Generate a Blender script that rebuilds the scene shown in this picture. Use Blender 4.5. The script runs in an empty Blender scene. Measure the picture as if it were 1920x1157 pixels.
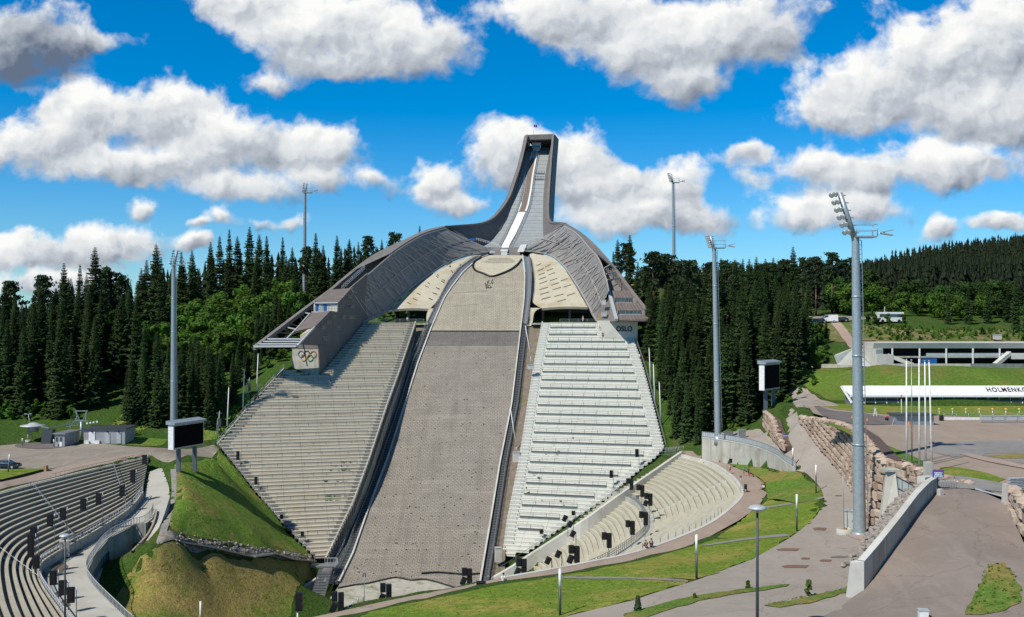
import bpy,bmesh,math,random
import numpy as np
from mathutils import Vector,Matrix
Ve=Vector
from mathutils.geometry import delaunay_2d_cdt
R=math.radians
random.seed(7)
rng=np.random.default_rng(7)
sc=bpy.context.scene
COL=sc.collection
F,CX,CY,EYE=1900.0,960.0,605.0,60.0
def P(px,py,D):return Ve(((px-CX)/F*D,D,EYE-(py-CY)/F*D))
def PZ(px,py,z):return P(px,py,F*(EYE-z)/(py-CY))
UP=Ve((0,0,1))
# ------------------------------------------------------------------ nodes
class G:
 """small node-graph helper"""
 def __init__(s,nt):s.nt=nt;s.n=nt.nodes;s.l=nt.links
 def add(s,t,**kw):
  n=s.n.new(t)
  for k,v in kw.items():setattr(n,k,v)
  return n
 def put(s,sock,v):
  if v is None:return
  if isinstance(v,bpy.types.NodeSocket):s.l.new(v,sock)
  else:sock.default_value=v
 def math(s,op,a,b=None,c=None,clamp=False):
  n=s.add('ShaderNodeMath',operation=op,use_clamp=clamp)
  s.put(n.inputs[0],a);s.put(n.inputs[1],b);s.put(n.inputs[2],c)
  return n.outputs[0]
 def vmath(s,op,a,b=None,out=0):
  n=s.add('ShaderNodeVectorMath',operation=op)
  s.put(n.inputs[0],a);s.put(n.inputs[1],b)
  return n.outputs[out]
 def noise(s,vec,scale,detail=5,rough=.55,dist=0,out=0):
  n=s.add('ShaderNodeTexNoise');s.put(n.inputs['Vector'],vec)
  n.inputs['Scale'].default_value=scale;n.inputs['Detail'].default_value=detail
  n.inputs['Roughness'].default_value=rough;n.inputs['Distortion'].default_value=dist
  return n.outputs[out]
 def ramp(s,v,lo,hi,smooth=True):
  n=s.add('ShaderNodeMapRange',interpolation_type='SMOOTHSTEP' if smooth else 'LINEAR')
  s.put(n.inputs[0],v);s.put(n.inputs[1],lo);s.put(n.inputs[2],hi)
  return n.outputs[0]
 def mix(s,f,a,b,blend='MIX'):
  n=s.add('ShaderNodeMix',data_type='RGBA',blend_type=blend)
  s.put(n.inputs[0],f)
  for i,v in((6,a),(7,b)):
   s.put(n.inputs[i],(*v,1)if isinstance(v,tuple)and len(v)==3 else v)
  return n.outputs[2]
 def scalevec(s,vec,sc_):
  return s.vmath('MULTIPLY',vec,sc_)
 def bump(s,h,strength,dist=.05):
  n=s.add('ShaderNodeBump');n.inputs['Strength'].default_value=strength
  n.inputs['Distance'].default_value=dist;s.put(n.inputs['Height'],h)
  return n.outputs[0]
 def pos(s):return s.add('ShaderNodeNewGeometry').outputs['Position']
 def uv(s):return s.add('ShaderNodeUVMap').outputs[0]
 def obj(s):return s.add('ShaderNodeTexCoord').outputs['Object']
def newmat(name):
 m=bpy.data.materials.new(name);m.use_nodes=True
 g=G(m.node_tree);b=m.node_tree.nodes['Principled BSDF']
 return m,g,b
def mat(name,c1,c2=None,scale=1.0,rough=.75,bump=0,bscale=None,metal=0,c3=None,s3=.15,streak=None,spec=.35,amt3=.8,hardness=.18):
 """two-tone noise material with large-scale stains; streak = runs of dirt down a vertical face"""
 m,g,b=newmat(name)
 p=g.pos()
 c2=c2 or tuple(x*.75 for x in c1)
 col=g.mix(g.ramp(g.noise(p,scale),.5-hardness,.5+hardness),c1,c2)
 if c3:col=g.mix(g.math('MULTIPLY',g.ramp(g.noise(p,s3,6,.62),.48,.66),amt3),col,c3)
 if streak:
  sv=g.scalevec(p,(1.3,1.3,.07))
  col=g.mix(g.math('MULTIPLY',g.ramp(g.noise(sv,1.0,5,.6),.46,.7),.75),col,streak)
 g.put(b.inputs['Base Color'],col)
 b.inputs['Roughness'].default_value=rough;b.inputs['Metallic'].default_value=metal
 b.inputs['Specular IOR Level'].default_value=spec
 if bump:g.put(b.inputs['Normal'],g.bump(g.noise(p,bscale or scale*4,6,.6),bump,.1))
 return m
def plain(name,c,rough=.5,metal=0,spec=.4):
 return mat(name,c,tuple(x*.82 for x in c),3.0,rough,0,metal=metal,spec=spec)
# ------------------------------------------------------------------ mesh builder
class MB:
 def __init__(s):s.v=[];s.f=[];s.m=[];s.uv={};s.sm=set()
 def vert(s,p):s.v.append(tuple(p));return len(s.v)-1
 def face(s,pts,m=0,uv=None,smooth=False):
  i0=len(s.v);s.v+=[tuple(p)for p in pts]
  s.f.append(tuple(range(i0,i0+len(pts))));s.m.append(m)
  if uv:s.uv[len(s.f)-1]=uv
  if smooth:s.sm.add(len(s.f)-1)
 def grid(s,rows,m=0,uvs=None,smooth=False,close=False):
  i0=len(s.v);n=len(rows[0])
  for r in rows:s.v+=[tuple(p)for p in r]
  for j in range(len(rows)-1):
   for i in range(n if close else n-1):
    k=(i+1)%n
    s.f.append((i0+j*n+i,i0+j*n+k,i0+(j+1)*n+k,i0+(j+1)*n+i));s.m.append(m)
    if uvs:s.uv[len(s.f)-1]=[uvs[j][i],uvs[j][k],uvs[j+1][k],uvs[j+1][i]]
    if smooth:s.sm.add(len(s.f)-1)
 def hexa(s,b,t,m=0):
  """solid from bottom quad b and top quad t (same winding, counter-clockwise from above)"""
  i0=len(s.v);s.v+=[tuple(p)for p in b]+[tuple(p)for p in t]
  for q in((3,2,1,0),(4,5,6,7),(0,1,5,4),(1,2,6,5),(2,3,7,6),(3,0,4,7)):
   s.f.append(tuple(i0+k for k in q));s.m.append(m)
 def box(s,c,size,yaw=0,m=0,pitch=0,roll=0):
  M=Matrix.Rotation(yaw,3,'Z')@Matrix.Rotation(pitch,3,'X')@Matrix.Rotation(roll,3,'Y')
  x,y,z=(k/2 for k in size);c=Vector(c)
  q=[(-x,-y),(x,-y),(x,y),(-x,y)]
  s.hexa([c+M@Ve((a,b_,-z))for a,b_ in q],[c+M@Ve((a,b_,z))for a,b_ in q],m)
 def tube(s,p0,p1,r0,r1=None,n=8,m=0,caps=True,smooth=True):
  p0,p1=Vector(p0),Vector(p1);r1=r0 if r1 is None else r1
  d=p1-p0
  if d.length<1e-6:return
  q=d.to_track_quat('Z','Y')
  rows=[]
  for p,r in((p0,r0),(p1,r1)):
   rows.append([p+q@Ve((r*math.cos(2*math.pi*k/n),r*math.sin(2*math.pi*k/n),0))for k in range(n)])
  i0=len(s.v)
  s.grid(rows,m,smooth=smooth,close=True)
  if caps:
   s.f.append(tuple(i0+k for k in reversed(range(n))));s.m.append(m)
   s.f.append(tuple(i0+n+k for k in range(n)));s.m.append(m)
 def bar(s,p0,p1,w,h,m=0,up=UP):
  """rectangular beam"""
  p0,p1=Vector(p0),Vector(p1);d=(p1-p0)
  if d.length<1e-6:return
  d.normalize();sx=d.cross(up)
  if sx.length<1e-4:sx=d.cross(Ve((0,1,0)))
  sx.normalize();uy=sx.cross(d).normalized()
  a,b=sx*w/2,uy*h/2
  q=lambda p:[p-a-b,p+a-b,p+a+b,p-a+b]
  s.hexa(q(p0),q(p1),m)
 def path(s,pts,r,n=6,m=0):
  for a,b in zip(pts[:-1],pts[1:]):s.tube(a,b,r,r,n,m,caps=False)
 def ellipsoid(s,c,r,nu=10,nv=6,m=0):
  c=Vector(c);rows=[]
  for j in range(nv+1):
   a=-math.pi/2+math.pi*j/nv
   rows.append([c+Ve((r[0]*math.cos(a)*math.cos(2*math.pi*i/nu),r[1]*math.cos(a)*math.sin(2*math.pi*i/nu),r[2]*math.sin(a)))for i in range(nu)])
  s.grid(rows,m,smooth=True,close=True)
 def lathe(s,c,prof,n=16,m=0,smooth=True):
  c=Vector(c)
  s.grid([[c+Ve((r*math.cos(2*math.pi*i/n),r*math.sin(2*math.pi*i/n),z))for i in range(n)]for r,z in prof],m,smooth=smooth,close=True)
 def ribbonwall(s,pts,height,thick,m=0,inward=None,base=None):
  """wall standing along plan points pts (3D bottoms) with top heights; thickness to the left side"""
  n=len(pts);nor=[]
  for i in range(n):
   a,b=Vector(pts[max(i-1,0)]),Vector(pts[min(i+1,n-1)])
   d=(b-a);d.z=0;d.normalize();nor.append(Ve((-d.y,d.x,0)))
  hs=height if isinstance(height,(list,tuple))else[height]*n
  rows=[]
  for i in range(n):
   p=Vector(pts[i]);o=nor[i]*thick
   rows.append([p,p+UP*hs[i],p+o+UP*hs[i],p+o])
  s.grid(rows,m,close=True)
  i0=len(s.v)
  for k in(0,n-1):
   s.face(rows[k]if k else rows[k][::-1],m)
 def build(s,name,mats,parent=None,loc=None,smooth=False,recalc=False):
  if not isinstance(mats,(list,tuple)):mats=[mats]
  me=bpy.data.meshes.new(name)
  off=Vector(parent.matrix_world.translation)if parent is not None and loc is None else Vector(loc or(0,0,0))
  if parent is not None and loc is None:off=Vector(WLOC[parent.name])
  me.from_pydata([tuple(Vector(p)-off)for p in s.v],[],s.f)
  for m in mats:me.materials.append(m)
  me.polygons.foreach_set('material_index',s.m)
  sm=np.zeros(len(s.f),bool)
  if smooth:sm[:]=True
  for i in s.sm:sm[i]=True
  me.polygons.foreach_set('use_smooth',sm)
  if s.uv:
   u=me.uv_layers.new(name='UVMap').data
   for fi,cs in s.uv.items():
    for k,li in enumerate(me.polygons[fi].loop_indices):u[li].uv=cs[k]
  me.update();me.validate()
  if recalc:
   bm=bmesh.new();bm.from_mesh(me);bmesh.ops.remove_doubles(bm,verts=bm.verts,dist=1e-4)
   bmesh.ops.recalc_face_normals(bm,faces=bm.faces);bm.to_mesh(me);bm.free()
  o=bpy.data.objects.new(name,me);COL.objects.link(o)
  if parent is not None:
   o.parent=parent;WLOC[o.name]=tuple(off)
  else:
   o.location=off;WLOC[o.name]=tuple(off)
  return o
WLOC={}
def tag(o,label,cat,group=None,kind=None):
 if label:o['label']=label
 if cat:o['category']=cat
 if group:o['group']=group
 if kind:o['kind']=kind
 return o
def thing(name,label,cat,loc,group=None):
 o=bpy.data.objects.new(name,None);COL.objects.link(o);o.location=loc
 o.empty_display_size=.3
 WLOC[o.name]=tuple(loc)
 return tag(o,label,cat,group)
def struct(name,mb,mats,**kw):
 o=mb.build(name,mats,**kw);o['kind']='structure';return o
def dup(root,loc,rz=0,scale=1,label=None,group=None):
 kids=list(root.children)
 r=root.copy();COL.objects.link(r);r.location=loc;r.rotation_euler=(0,0,rz)
 r.scale=(scale,)*3 if not isinstance(scale,tuple)else scale
 WLOC[r.name]=tuple(loc)
 if label:r['label']=label
 if group:r['group']=group
 for ch in kids:
  c=ch.copy();COL.objects.link(c);c.parent=r
  for g_ in list(ch.children):
   d=g_.copy();COL.objects.link(d);d.parent=c
 return r
def catmull(pts,step=1.5,closed=False):
 pts=[Vector(p)for p in pts];n=len(pts);out=[]
 rngk=range(n)if closed else range(n-1)
 for i in rngk:
  if closed:p0,p1,p2,p3=(pts[(i+k)%n]for k in(-1,0,1,2))
  else:p0,p1,p2,p3=pts[max(i-1,0)],pts[i],pts[i+1],pts[min(i+2,n-1)]
  k=max(1,int((p2-p1).length/step))
  for j in range(k):
   t=j/k;t2=t*t;t3=t2*t
   out.append(.5*((2*p1)+(p2-p0)*t+(2*p0-5*p1+4*p2-p3)*t2+(3*p1-p0-3*p2+p3)*t3))
 if not closed:out.append(pts[-1])
 return out
def linear(pts,step=1.5):
 pts=[Vector(p)for p in pts];out=[]
 for a,b in zip(pts[:-1],pts[1:]):
  k=max(1,int((b-a).length/step))
  out+=[a.lerp(b,j/k)for j in range(k)]
 return out+[pts[-1]]
def resample(pts,n):
 pts=[Vector(p)for p in pts]
 L=[0]
 for a,b in zip(pts[:-1],pts[1:]):L.append(L[-1]+(b-a).length)
 out=[];j=0
 for k in range(n):
  t=L[-1]*k/(n-1)
  while j<len(pts)-2 and L[j+1]<t:j+=1
  out.append(pts[j].lerp(pts[j+1],min(1,max(0,(t-L[j])/max(1e-9,L[j+1]-L[j])))))
 return out
def inpoly(X,Y,poly):
 X=np.asarray(X,float);Y=np.asarray(Y,float);c=np.zeros(X.shape,bool)
 n=len(poly)
 for i in range(n):
  x1,y1=poly[i][0],poly[i][1];x2,y2=poly[i-1][0],poly[i-1][1]
  if y1==y2:continue
  c^=((y1>Y)!=(y2>Y))&(X<(x2-x1)*(Y-y1)/(y2-y1)+x1)
 return c
def text_mesh(txt,size,depth,bold=.02,space=1.0):
 cu=bpy.data.curves.new('txt','FONT');cu.body=txt;cu.size=size;cu.extrude=depth;cu.offset=bold*size
 cu.space_character=space;cu.align_x='CENTER';cu.align_y='CENTER'
 o=bpy.data.objects.new('txt',cu);COL.objects.link(o)
 dg=bpy.context.evaluated_depsgraph_get()
 me=bpy.data.meshes.new_from_object(o.evaluated_get(dg))
 bpy.data.objects.remove(o)
 return me
def text_on(txt,name,parent,center,right,up,size,m,depth=.04,bold=.02,space=1.0,sx=1.0):
 me=text_mesh(txt,size,depth,bold,space)
 r=Vector(right).normalized();u=Vector(up).normalized();n=r.cross(u)
 M=Matrix((r*sx,u,n)).transposed().to_4x4()
 me.transform(M);off=Vector(center)-Vector(WLOC[parent.name])
 me.transform(Matrix.Translation(off))
 me.materials.clear();me.materials.append(m)
 o=bpy.data.objects.new(name,me);COL.objects.link(o);o.parent=parent;WLOC[o.name]=WLOC[parent.name]
 return o
# ------------------------------------------------------------------ materials
M={}
def grassmat(name,green,green2,dry,drycov=.5,bump=.9,soil=(.16,.12,.085),soilcov=.62):
 m,g,b=newmat(name);p=g.pos()
 big=g.noise(p,.09,5,.6);mid=g.noise(p,.55,6,.65);fine=g.noise(p,3.2,6,.7)
 col=g.mix(g.ramp(fine,.36,.64),green,green2)
 sel=g.math('ADD',g.math('MULTIPLY',big,.62),g.math('MULTIPLY',mid,.38))
 col=g.mix(g.math('MULTIPLY',g.ramp(sel,drycov-.05,drycov+.09),.85),col,dry)
 sel2=g.math('ADD',g.math('MULTIPLY',g.noise(p,.3,6,.7),.7),g.math('MULTIPLY',fine,.3))
 col=g.mix(g.math('MULTIPLY',g.ramp(sel2,soilcov-.03,soilcov+.06),.8),col,soil)
 var=g.math('ADD',g.math('MULTIPLY',g.noise(p,1.3,5,.75),1.1),g.math('MULTIPLY',g.noise(p,5.5,3,.7),.9))
 vs=g.add('ShaderNodeCombineColor');vv=g.ramp(var,.55,1.45,False);vv=g.math('MULTIPLY_ADD',vv,1.35,.38)
 for k in range(3):g.put(vs.inputs[k],vv)
 col=g.mix(1.0,col,vs.outputs[0],'MULTIPLY')
 g.put(b.inputs['Base Color'],col);b.inputs['Roughness'].default_value=.9
 b.inputs['Specular IOR Level'].default_value=.1
 h=g.math('ADD',g.math('MULTIPLY',mid,2.0),fine)
 g.put(b.inputs['Normal'],g.bump(h,bump,.5))
 return m
M['bank_grass']=grassmat('bank_grass',(.11,.195,.028),(.155,.25,.04),(.29,.24,.07),.525,.8)
M['dry_grass']=grassmat('dry_grass',(.15,.21,.034),(.2,.24,.048),(.33,.25,.085),.45,.8,soil=(.21,.15,.08),soilcov=.57)
M['lawn']=grassmat('lawn',(.1,.17,.018),(.16,.22,.03),(.27,.235,.055),.51,.5,soilcov=.66)
M['right_bank']=grassmat('right_bank',(.085,.15,.02),(.12,.185,.03),(.19,.16,.05),.54,.6,soilcov=.7)
M['scrub']=grassmat('scrub',(.075,.13,.022),(.13,.17,.04),(.27,.19,.11),.5,.8,soil=(.27,.18,.12),soilcov=.56)
M['forest_floor']=grassmat('forest_floor',(.04,.085,.014),(.075,.14,.025),(.12,.12,.04),.56,1.0)
M['verge']=grassmat('verge',(.08,.16,.022),(.13,.215,.035),(.25,.19,.06),.52,.6)
def pavemat(name,c1,c2,patch,cracks=True,bump=.25):
 m,g,b=newmat(name);p=g.pos()
 col=g.mix(g.ramp(g.noise(p,.16,6,.6),.38,.62),c1,c2)
 col=g.mix(g.math('MULTIPLY',g.ramp(g.noise(p,.5,6,.7,1.2),.52,.68),.6),col,patch)
 col=g.mix(g.math('MULTIPLY',g.ramp(g.noise(p,14,3),.4,.7),.22),col,tuple(x*.55 for x in c1))
 tv=g.scalevec(g.vmath('ADD',p,g.scalevec(g.noise(p,.05,2,.5,out=1),(9,9,0))),(.9,.13,1))
 col=g.mix(g.math('MULTIPLY',g.ramp(g.noise(tv,.9,5,.6),.48,.68),.45),col,patch)
 col=g.mix(g.math('MULTIPLY',g.ramp(g.noise(p,.33,4,.6,.6),.56,.66),.22),col,tuple(x*.75 for x in c2))
 if cracks:
  v=g.add('ShaderNodeTexVoronoi',feature='DISTANCE_TO_EDGE');v.inputs['Scale'].default_value=.12
  g.put(v.inputs['Vector'],g.vmath('ADD',p,g.scalevec(g.noise(p,.7,5,.6,out=1),(2.2,2.2,2.2))))
  col=g.mix(g.math('MULTIPLY',g.ramp(v.outputs['Distance'],.009,.003),.5),col,tuple(x*.5 for x in c1))
 g.put(b.inputs['Base Color'],col);b.inputs['Roughness'].default_value=.88;b.inputs['Specular IOR Level'].default_value=.2
 g.put(b.inputs['Normal'],g.bump(g.noise(p,6,6,.7),bump,.05))
 return m
M['road']=pavemat('road_asphalt',(.325,.285,.24),(.3,.26,.215),(.345,.31,.265))
M['ramp_road']=pavemat('ramp_asphalt',(.245,.2,.168),(.225,.185,.155),(.275,.235,.2))
M['dark_asphalt']=pavemat('dark_asphalt',(.14,.12,.11),(.165,.145,.135),(.19,.165,.15),False)
M['path']=pavemat('reddish_path',(.35,.27,.21),(.315,.245,.19),(.38,.31,.25),False)
M['gravel']=pavemat('gravel_lot',(.285,.25,.2),(.245,.212,.17),(.35,.315,.265),False,.6)
M['arena']=pavemat('arena_ground',(.33,.262,.2),(.3,.238,.183),(.36,.295,.235),False,.3)
M['grey_gravel']=pavemat('grey_gravel',(.26,.25,.23),(.22,.21,.19),(.31,.27,.24),False,.7)
M['ballast']=pavemat('pinkish_gravel',(.38,.29,.235),(.34,.25,.2),(.45,.36,.3),False,.9)
M['rockbed']=mat('rock_bed',(.31,.27,.22),(.17,.145,.115),1.6,.9,1.0,2.0,c3=(.34,.3,.26),s3=.9)
M['concrete']=mat('concrete',(.47,.46,.40),(.40,.39,.335),.35,.85,.15,8,c3=(.30,.28,.22),s3=.25,streak=(.27,.24,.17))
M['pale_concrete']=mat('pale_concrete',(.56,.555,.5),(.5,.49,.44),.3,.85,.1,8,c3=(.4,.37,.3),s3=.2,amt3=.55)
M['deck_concrete']=mat('deck_concrete',(.44,.43,.37),(.39,.38,.325),.25,.85,.1,6,c3=(.3,.28,.22),s3=.12,amt3=.6)
M['shell_concrete']=mat('shell_concrete',(.49,.46,.36),(.445,.415,.32),.3,.85,.1,6,c3=(.37,.29,.18),s3=.14,streak=(.40,.34,.22))
M['wet']=mat('wet_stain',(.16,.13,.09),(.1,.085,.06),.8,.55)
M['cladding']=mat('timber_cladding',(.2,.184,.17),(.165,.152,.14),.5,.7,.1,8,c3=(.21,.185,.17),s3=.3)
def slats(name,c1,c2,freq=2.0,gp=.3):
 m,g,b=newmat(name);u=g.uv()
 sx=g.add('ShaderNodeSeparateXYZ');g.put(sx.inputs[0],u)
 fr=g.math('FRACT',g.math('MULTIPLY',sx.outputs[0],freq))
 gap=g.math('GREATER_THAN',fr,.86)
 idx=g.math('FLOOR',g.math('MULTIPLY',sx.outputs[0],freq))
 wn=g.add('ShaderNodeTexWhiteNoise',noise_dimensions='1D');g.put(wn.inputs['W'],idx)
 col=g.mix(wn.outputs['Value'],c1,c2)
 col=g.mix(g.math('MULTIPLY',g.ramp(g.noise(u,.35,5,.6),.45,.65),.35),col,tuple(x*1.35 for x in c1))
 col=g.mix(gap,col,tuple(x*gp for x in c1))
 g.put(b.inputs['Base Color'],col);b.inputs['Roughness'].default_value=.6
 b.inputs['Specular IOR Level'].default_value=.3
 return m
M['slats']=slats('grey_brown_panels',(.17,.152,.142),(.145,.13,.122),.9)
M['roofslat']=slats('roof_battens',(.18,.152,.132),(.155,.132,.116),1.1)
M['inrun_floor']=slats('inrun_decking',(.30,.325,.325),(.285,.31,.31),.5,.72)
M['meshpanel']=mat('mesh_panel',(.275,.262,.25),(.225,.215,.205),.8,.55,.1,6,metal=.2,c3=(.33,.3,.275),s3=.3)
M['truss']=plain('truss_steel',(.34,.32,.3),.45,.4)
M['brace']=plain('brace_steel',(.5,.47,.44),.5,.2)
M['galv']=plain('galvanised_steel',(.36,.38,.385),.42,.55)
M['palesteel']=plain('pale_painted_steel',(.52,.54,.54),.45,.2)
M['mast']=plain('mast_steel',(.36,.42,.445),.42,.35)
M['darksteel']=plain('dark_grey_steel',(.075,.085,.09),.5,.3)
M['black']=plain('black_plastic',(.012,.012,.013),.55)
M['screen']=plain('dark_screen',(.006,.006,.007),.95,0,.05)
M['white']=plain('white_paint',(.8,.8,.78),.5)
M['snowwhite']=mat('white_track_mat',(.83,.83,.84),(.76,.77,.78),1.5,.6)
M['glass']=mat('window_glass',(.03,.055,.07),(.05,.09,.11),.5,.08,metal=0,spec=.9)
M['paleglass']=mat('railing_glass',(.42,.47,.48),(.36,.41,.42),.8,.2,spec=.7)
M['lamp']=plain('lamp_housing',(.5,.5,.49),.35,.4)
M['lens']=plain('lamp_lens',(.62,.66,.68),.12,.1,.9)
M['bluesign']=plain('blue_sign',(.025,.11,.45),.5)
M['blue']=plain('blue_paint',(.02,.12,.36),.5)
M['red']=plain('red_paint',(.5,.03,.03),.5)
M['orange']=plain('orange_paint',(.62,.2,.03),.5)
M['yellow']=plain('yellow_paint',(.7,.55,.08),.5)
M['rust']=plain('rusty_plate',(.2,.115,.08),.85)
M['wood']=mat('timber',(.4,.27,.14),(.33,.21,.1),2.0,.8)
M['cabinet']=plain('cabinet_paint',(.5,.52,.46),.5)
M['bark']=mat('bark',(.085,.065,.05),(.055,.042,.035),3.0,.95)
M['pinebark']=mat('pine_bark',(.18,.1,.06),(.09,.06,.045),.6,.95)
M['ledge']=mat('hedge_soil',(.05,.045,.03),(.03,.03,.02),1.0,.95)
M['paper']=plain('notice_text',(.75,.76,.78),.6)
M['lettering']=plain('black_lettering',(.015,.015,.016),.6)
for nm,c in(('ring_blue',(.02,.14,.36)),('ring_black',(.015,.015,.015)),('ring_red',(.5,.06,.06)),('ring_yellow',(.55,.24,.03)),('ring_green',(.03,.26,.12))):
 M[nm]=plain(nm,c,.6)
def stonemat(name,c1,c2,c3,scale=1.0):
 m,g,b=newmat(name);p=g.pos()
 at=g.add('ShaderNodeAttribute',attribute_name='tone',attribute_type='GEOMETRY')
 col=g.mix(g.ramp(at.outputs['Fac'],.1,.9,False),c1,c2)
 col=g.mix(g.math('MULTIPLY',g.ramp(g.noise(p,1.4,6,.7),.45,.68),.7),col,c3)
 col=g.mix(g.math('MULTIPLY',g.ramp(g.noise(p,7,4,.7),.5,.75),.35),col,tuple(x*.5 for x in c1))
 g.put(b.inputs['Base Color'],col);b.inputs['Roughness'].default_value=.9;b.inputs['Specular IOR Level'].default_value=.2
 g.put(b.inputs['Normal'],g.bump(g.noise(p,3.5,6,.7),.7,.15))
 return m
M['stone']=stonemat('pink_stone',(.32,.22,.16),(.51,.41,.32),(.43,.33,.25))
M['joint']=mat('stone_joint',(.13,.09,.07),(.08,.06,.05),2,.95)
def terracemat(name,c1,c2,stain,moss=None):
 """cast benches: blotches drawn out along the rows"""
 m,g,b=newmat(name);u=g.uv()
 sv=g.scalevec(u,(.09,1.0,1))
 col=g.mix(g.ramp(g.noise(sv,1.1,5,.6),.36,.64),c1,c2)
 sv2=g.scalevec(u,(.05,.55,1))
 col=g.mix(g.math('MULTIPLY',g.ramp(g.noise(sv2,1.4,6,.7),.5,.7),.7),col,stain)
 col=g.mix(g.math('MULTIPLY',g.ramp(g.noise(u,.35,6,.7),.52,.72),.5),col,stain)
 sx=g.add('ShaderNodeSeparateXYZ');g.put(sx.inputs[0],u)
 jn=g.math('LESS_THAN',g.math('FRACT',g.math('MULTIPLY',sx.outputs[0],.22)),.022)
 col=g.mix(g.math('MULTIPLY',jn,.55),col,tuple(x*.35 for x in c1))
 g.put(b.inputs['Base Color'],col);b.inputs['Roughness'].default_value=.85;b.inputs['Specular IOR Level'].default_value=.25
 g.put(b.inputs['Normal'],g.bump(g.noise(g.pos(),5,5,.6),.15,.05))
 return m
M['terrace_left']=terracemat('weathered_benches',(.53,.49,.395),(.475,.435,.35),(.38,.31,.2))
M['terrace_right']=terracemat('pale_benches',(.68,.675,.6),(.62,.62,.545),(.5,.485,.4))
M['terrace_bowl']=terracemat('bowl_benches',(.5,.475,.365),(.45,.425,.325),(.37,.33,.22))
M['terrace_dark']=terracemat('grey_benches',(.40,.375,.295),(.35,.325,.255),(.28,.245,.175))
def hillmat(name,c1,c2,knit,tuft,freq=(.95,.62)):
 """plastic landing mats under a net: staggered loops, moss and tufts"""
 m,g,b=newmat(name);u=g.uv()
 wob=g.vmath('ADD',u,g.scalevec(g.noise(u,.5,4,.6,out=1),(.9,.9,0)))
 br=g.add('ShaderNodeTexBrick');br.offset=.5
 g.put(br.inputs['Vector'],wob);br.inputs['Scale'].default_value=1.0
 br.inputs['Brick Width'].default_value=freq[0];br.inputs['Row Height'].default_value=freq[1]
 br.inputs['Mortar Size'].default_value=.11;br.inputs['Mortar Smooth'].default_value=.8;br.inputs['Bias'].default_value=0
 br.inputs['Color1'].default_value=(*c1,1);br.inputs['Color2'].default_value=(*c2,1);br.inputs['Mortar'].default_value=(*knit,1)
 col=g.mix(g.math('MULTIPLY',g.ramp(g.noise(u,.18,6,.65),.42,.64),.5),br.outputs['Color'],tuple(x*.72 for x in c2))
 col=g.mix(g.math('MULTIPLY',g.ramp(g.noise(u,2.4,6,.75),.45,.7),.45),col,tuple(min(1,x*1.5)for x in c1))
 sk=g.scalevec(u,(.55,.045,1))
 col=g.mix(g.math('MULTIPLY',g.ramp(g.noise(sk,1.0,6,.65),.46,.68),.4),col,tuple(x*.62 for x in c2))
 sk2=g.scalevec(u,(.04,.33,1))
 col=g.mix(g.math('MULTIPLY',g.ramp(g.noise(sk2,1.0,5,.65),.52,.68),.35),col,tuple(min(1,x*1.3)for x in c1))
 spots=g.math('ADD',g.math('MULTIPLY',g.noise(u,.95,4,.6),.75),g.math('MULTIPLY',g.noise(u,.12,3,.5),.25))
 col=g.mix(g.math('MULTIPLY',g.ramp(spots,.63,.7),.8),col,tuft)
 g.put(b.inputs['Base Color'],col);b.inputs['Roughness'].default_value=.9;b.inputs['Specular IOR Level'].default_value=.15
 g.put(b.inputs['Normal'],g.bump(g.math('ADD',br.outputs['Fac'],g.noise(u,3,5,.7)),.6,.25))
 return m
M['hill_mat']=hillmat('landing_mats',(.305,.275,.23),(.272,.245,.205),(.185,.166,.14),(.14,.14,.06))
M['knoll_mat']=hillmat('knoll_mats',(.40,.365,.285),(.36,.33,.258),(.24,.21,.15),(.27,.235,.15),(1.15,.7))
M['band_mat']=hillmat('grey_gravel_band',(.205,.192,.172),(.172,.16,.145),(.11,.103,.094),(.28,.26,.23))
M['grit']=mat('outrun_grit',(.42,.4,.34),(.34,.32,.27),1.2,.95,.6,3,c3=(.2,.22,.12),s3=.5)
M['brownstrip']=mat('brown_strip',(.22,.175,.14),(.16,.13,.105),.8,.9,.5,3,c3=(.14,.14,.06),s3=.4)
def leafmat(name,c1,c2,c3,trans=.25,scale=.35):
 m,g,b=newmat(name);p=g.pos()
 col=g.mix(g.ramp(g.noise(p,scale,4,.6),.36,.64),c1,c2)
 col=g.mix(g.math('MULTIPLY',g.ramp(g.noise(p,2.5,3,.6),.5,.75),.6),col,c3)
 oi=g.add('ShaderNodeObjectInfo')
 hs=g.add('ShaderNodeHueSaturation')
 g.put(hs.inputs['Color'],col);g.put(hs.inputs['Value'],g.math('ADD',g.math('MULTIPLY',oi.outputs['Random'],.55),.7))
 g.put(hs.inputs['Hue'],g.math('ADD',g.math('MULTIPLY',oi.outputs['Random'],.03),.487))
 g.put(b.inputs['Base Color'],hs.outputs[0]);b.inputs['Roughness'].default_value=.75;b.inputs['Specular IOR Level'].default_value=.12
 tr=g.add('ShaderNodeBsdfTranslucent');g.put(tr.inputs['Color'],hs.outputs[0])
 mx=g.add('ShaderNodeMixShader');mx.inputs[0].default_value=trans
 out=g.n['Material Output']
 g.l.new(b.outputs[0],mx.inputs[1]);g.l.new(tr.outputs[0],mx.inputs[2]);g.l.new(mx.outputs[0],out.inputs[0])
 return m
M['spruce']=leafmat('spruce_needles',(.026,.05,.016),(.046,.078,.022),(.085,.1,.026),.12)
M['pine']=leafmat('pine_needles',(.03,.05,.022),(.045,.07,.03),(.07,.09,.03),.12)
M['birch']=leafmat('broad_leaves',(.065,.14,.02),(.1,.185,.028),(.14,.22,.035),.3)
M['darkleaf']=leafmat('dark_leaves',(.032,.07,.016),(.05,.1,.02),(.075,.125,.025),.25)
M['farwood']=leafmat('far_needles',(.018,.031,.014),(.027,.044,.018),(.042,.055,.02),.05,.02)
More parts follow.
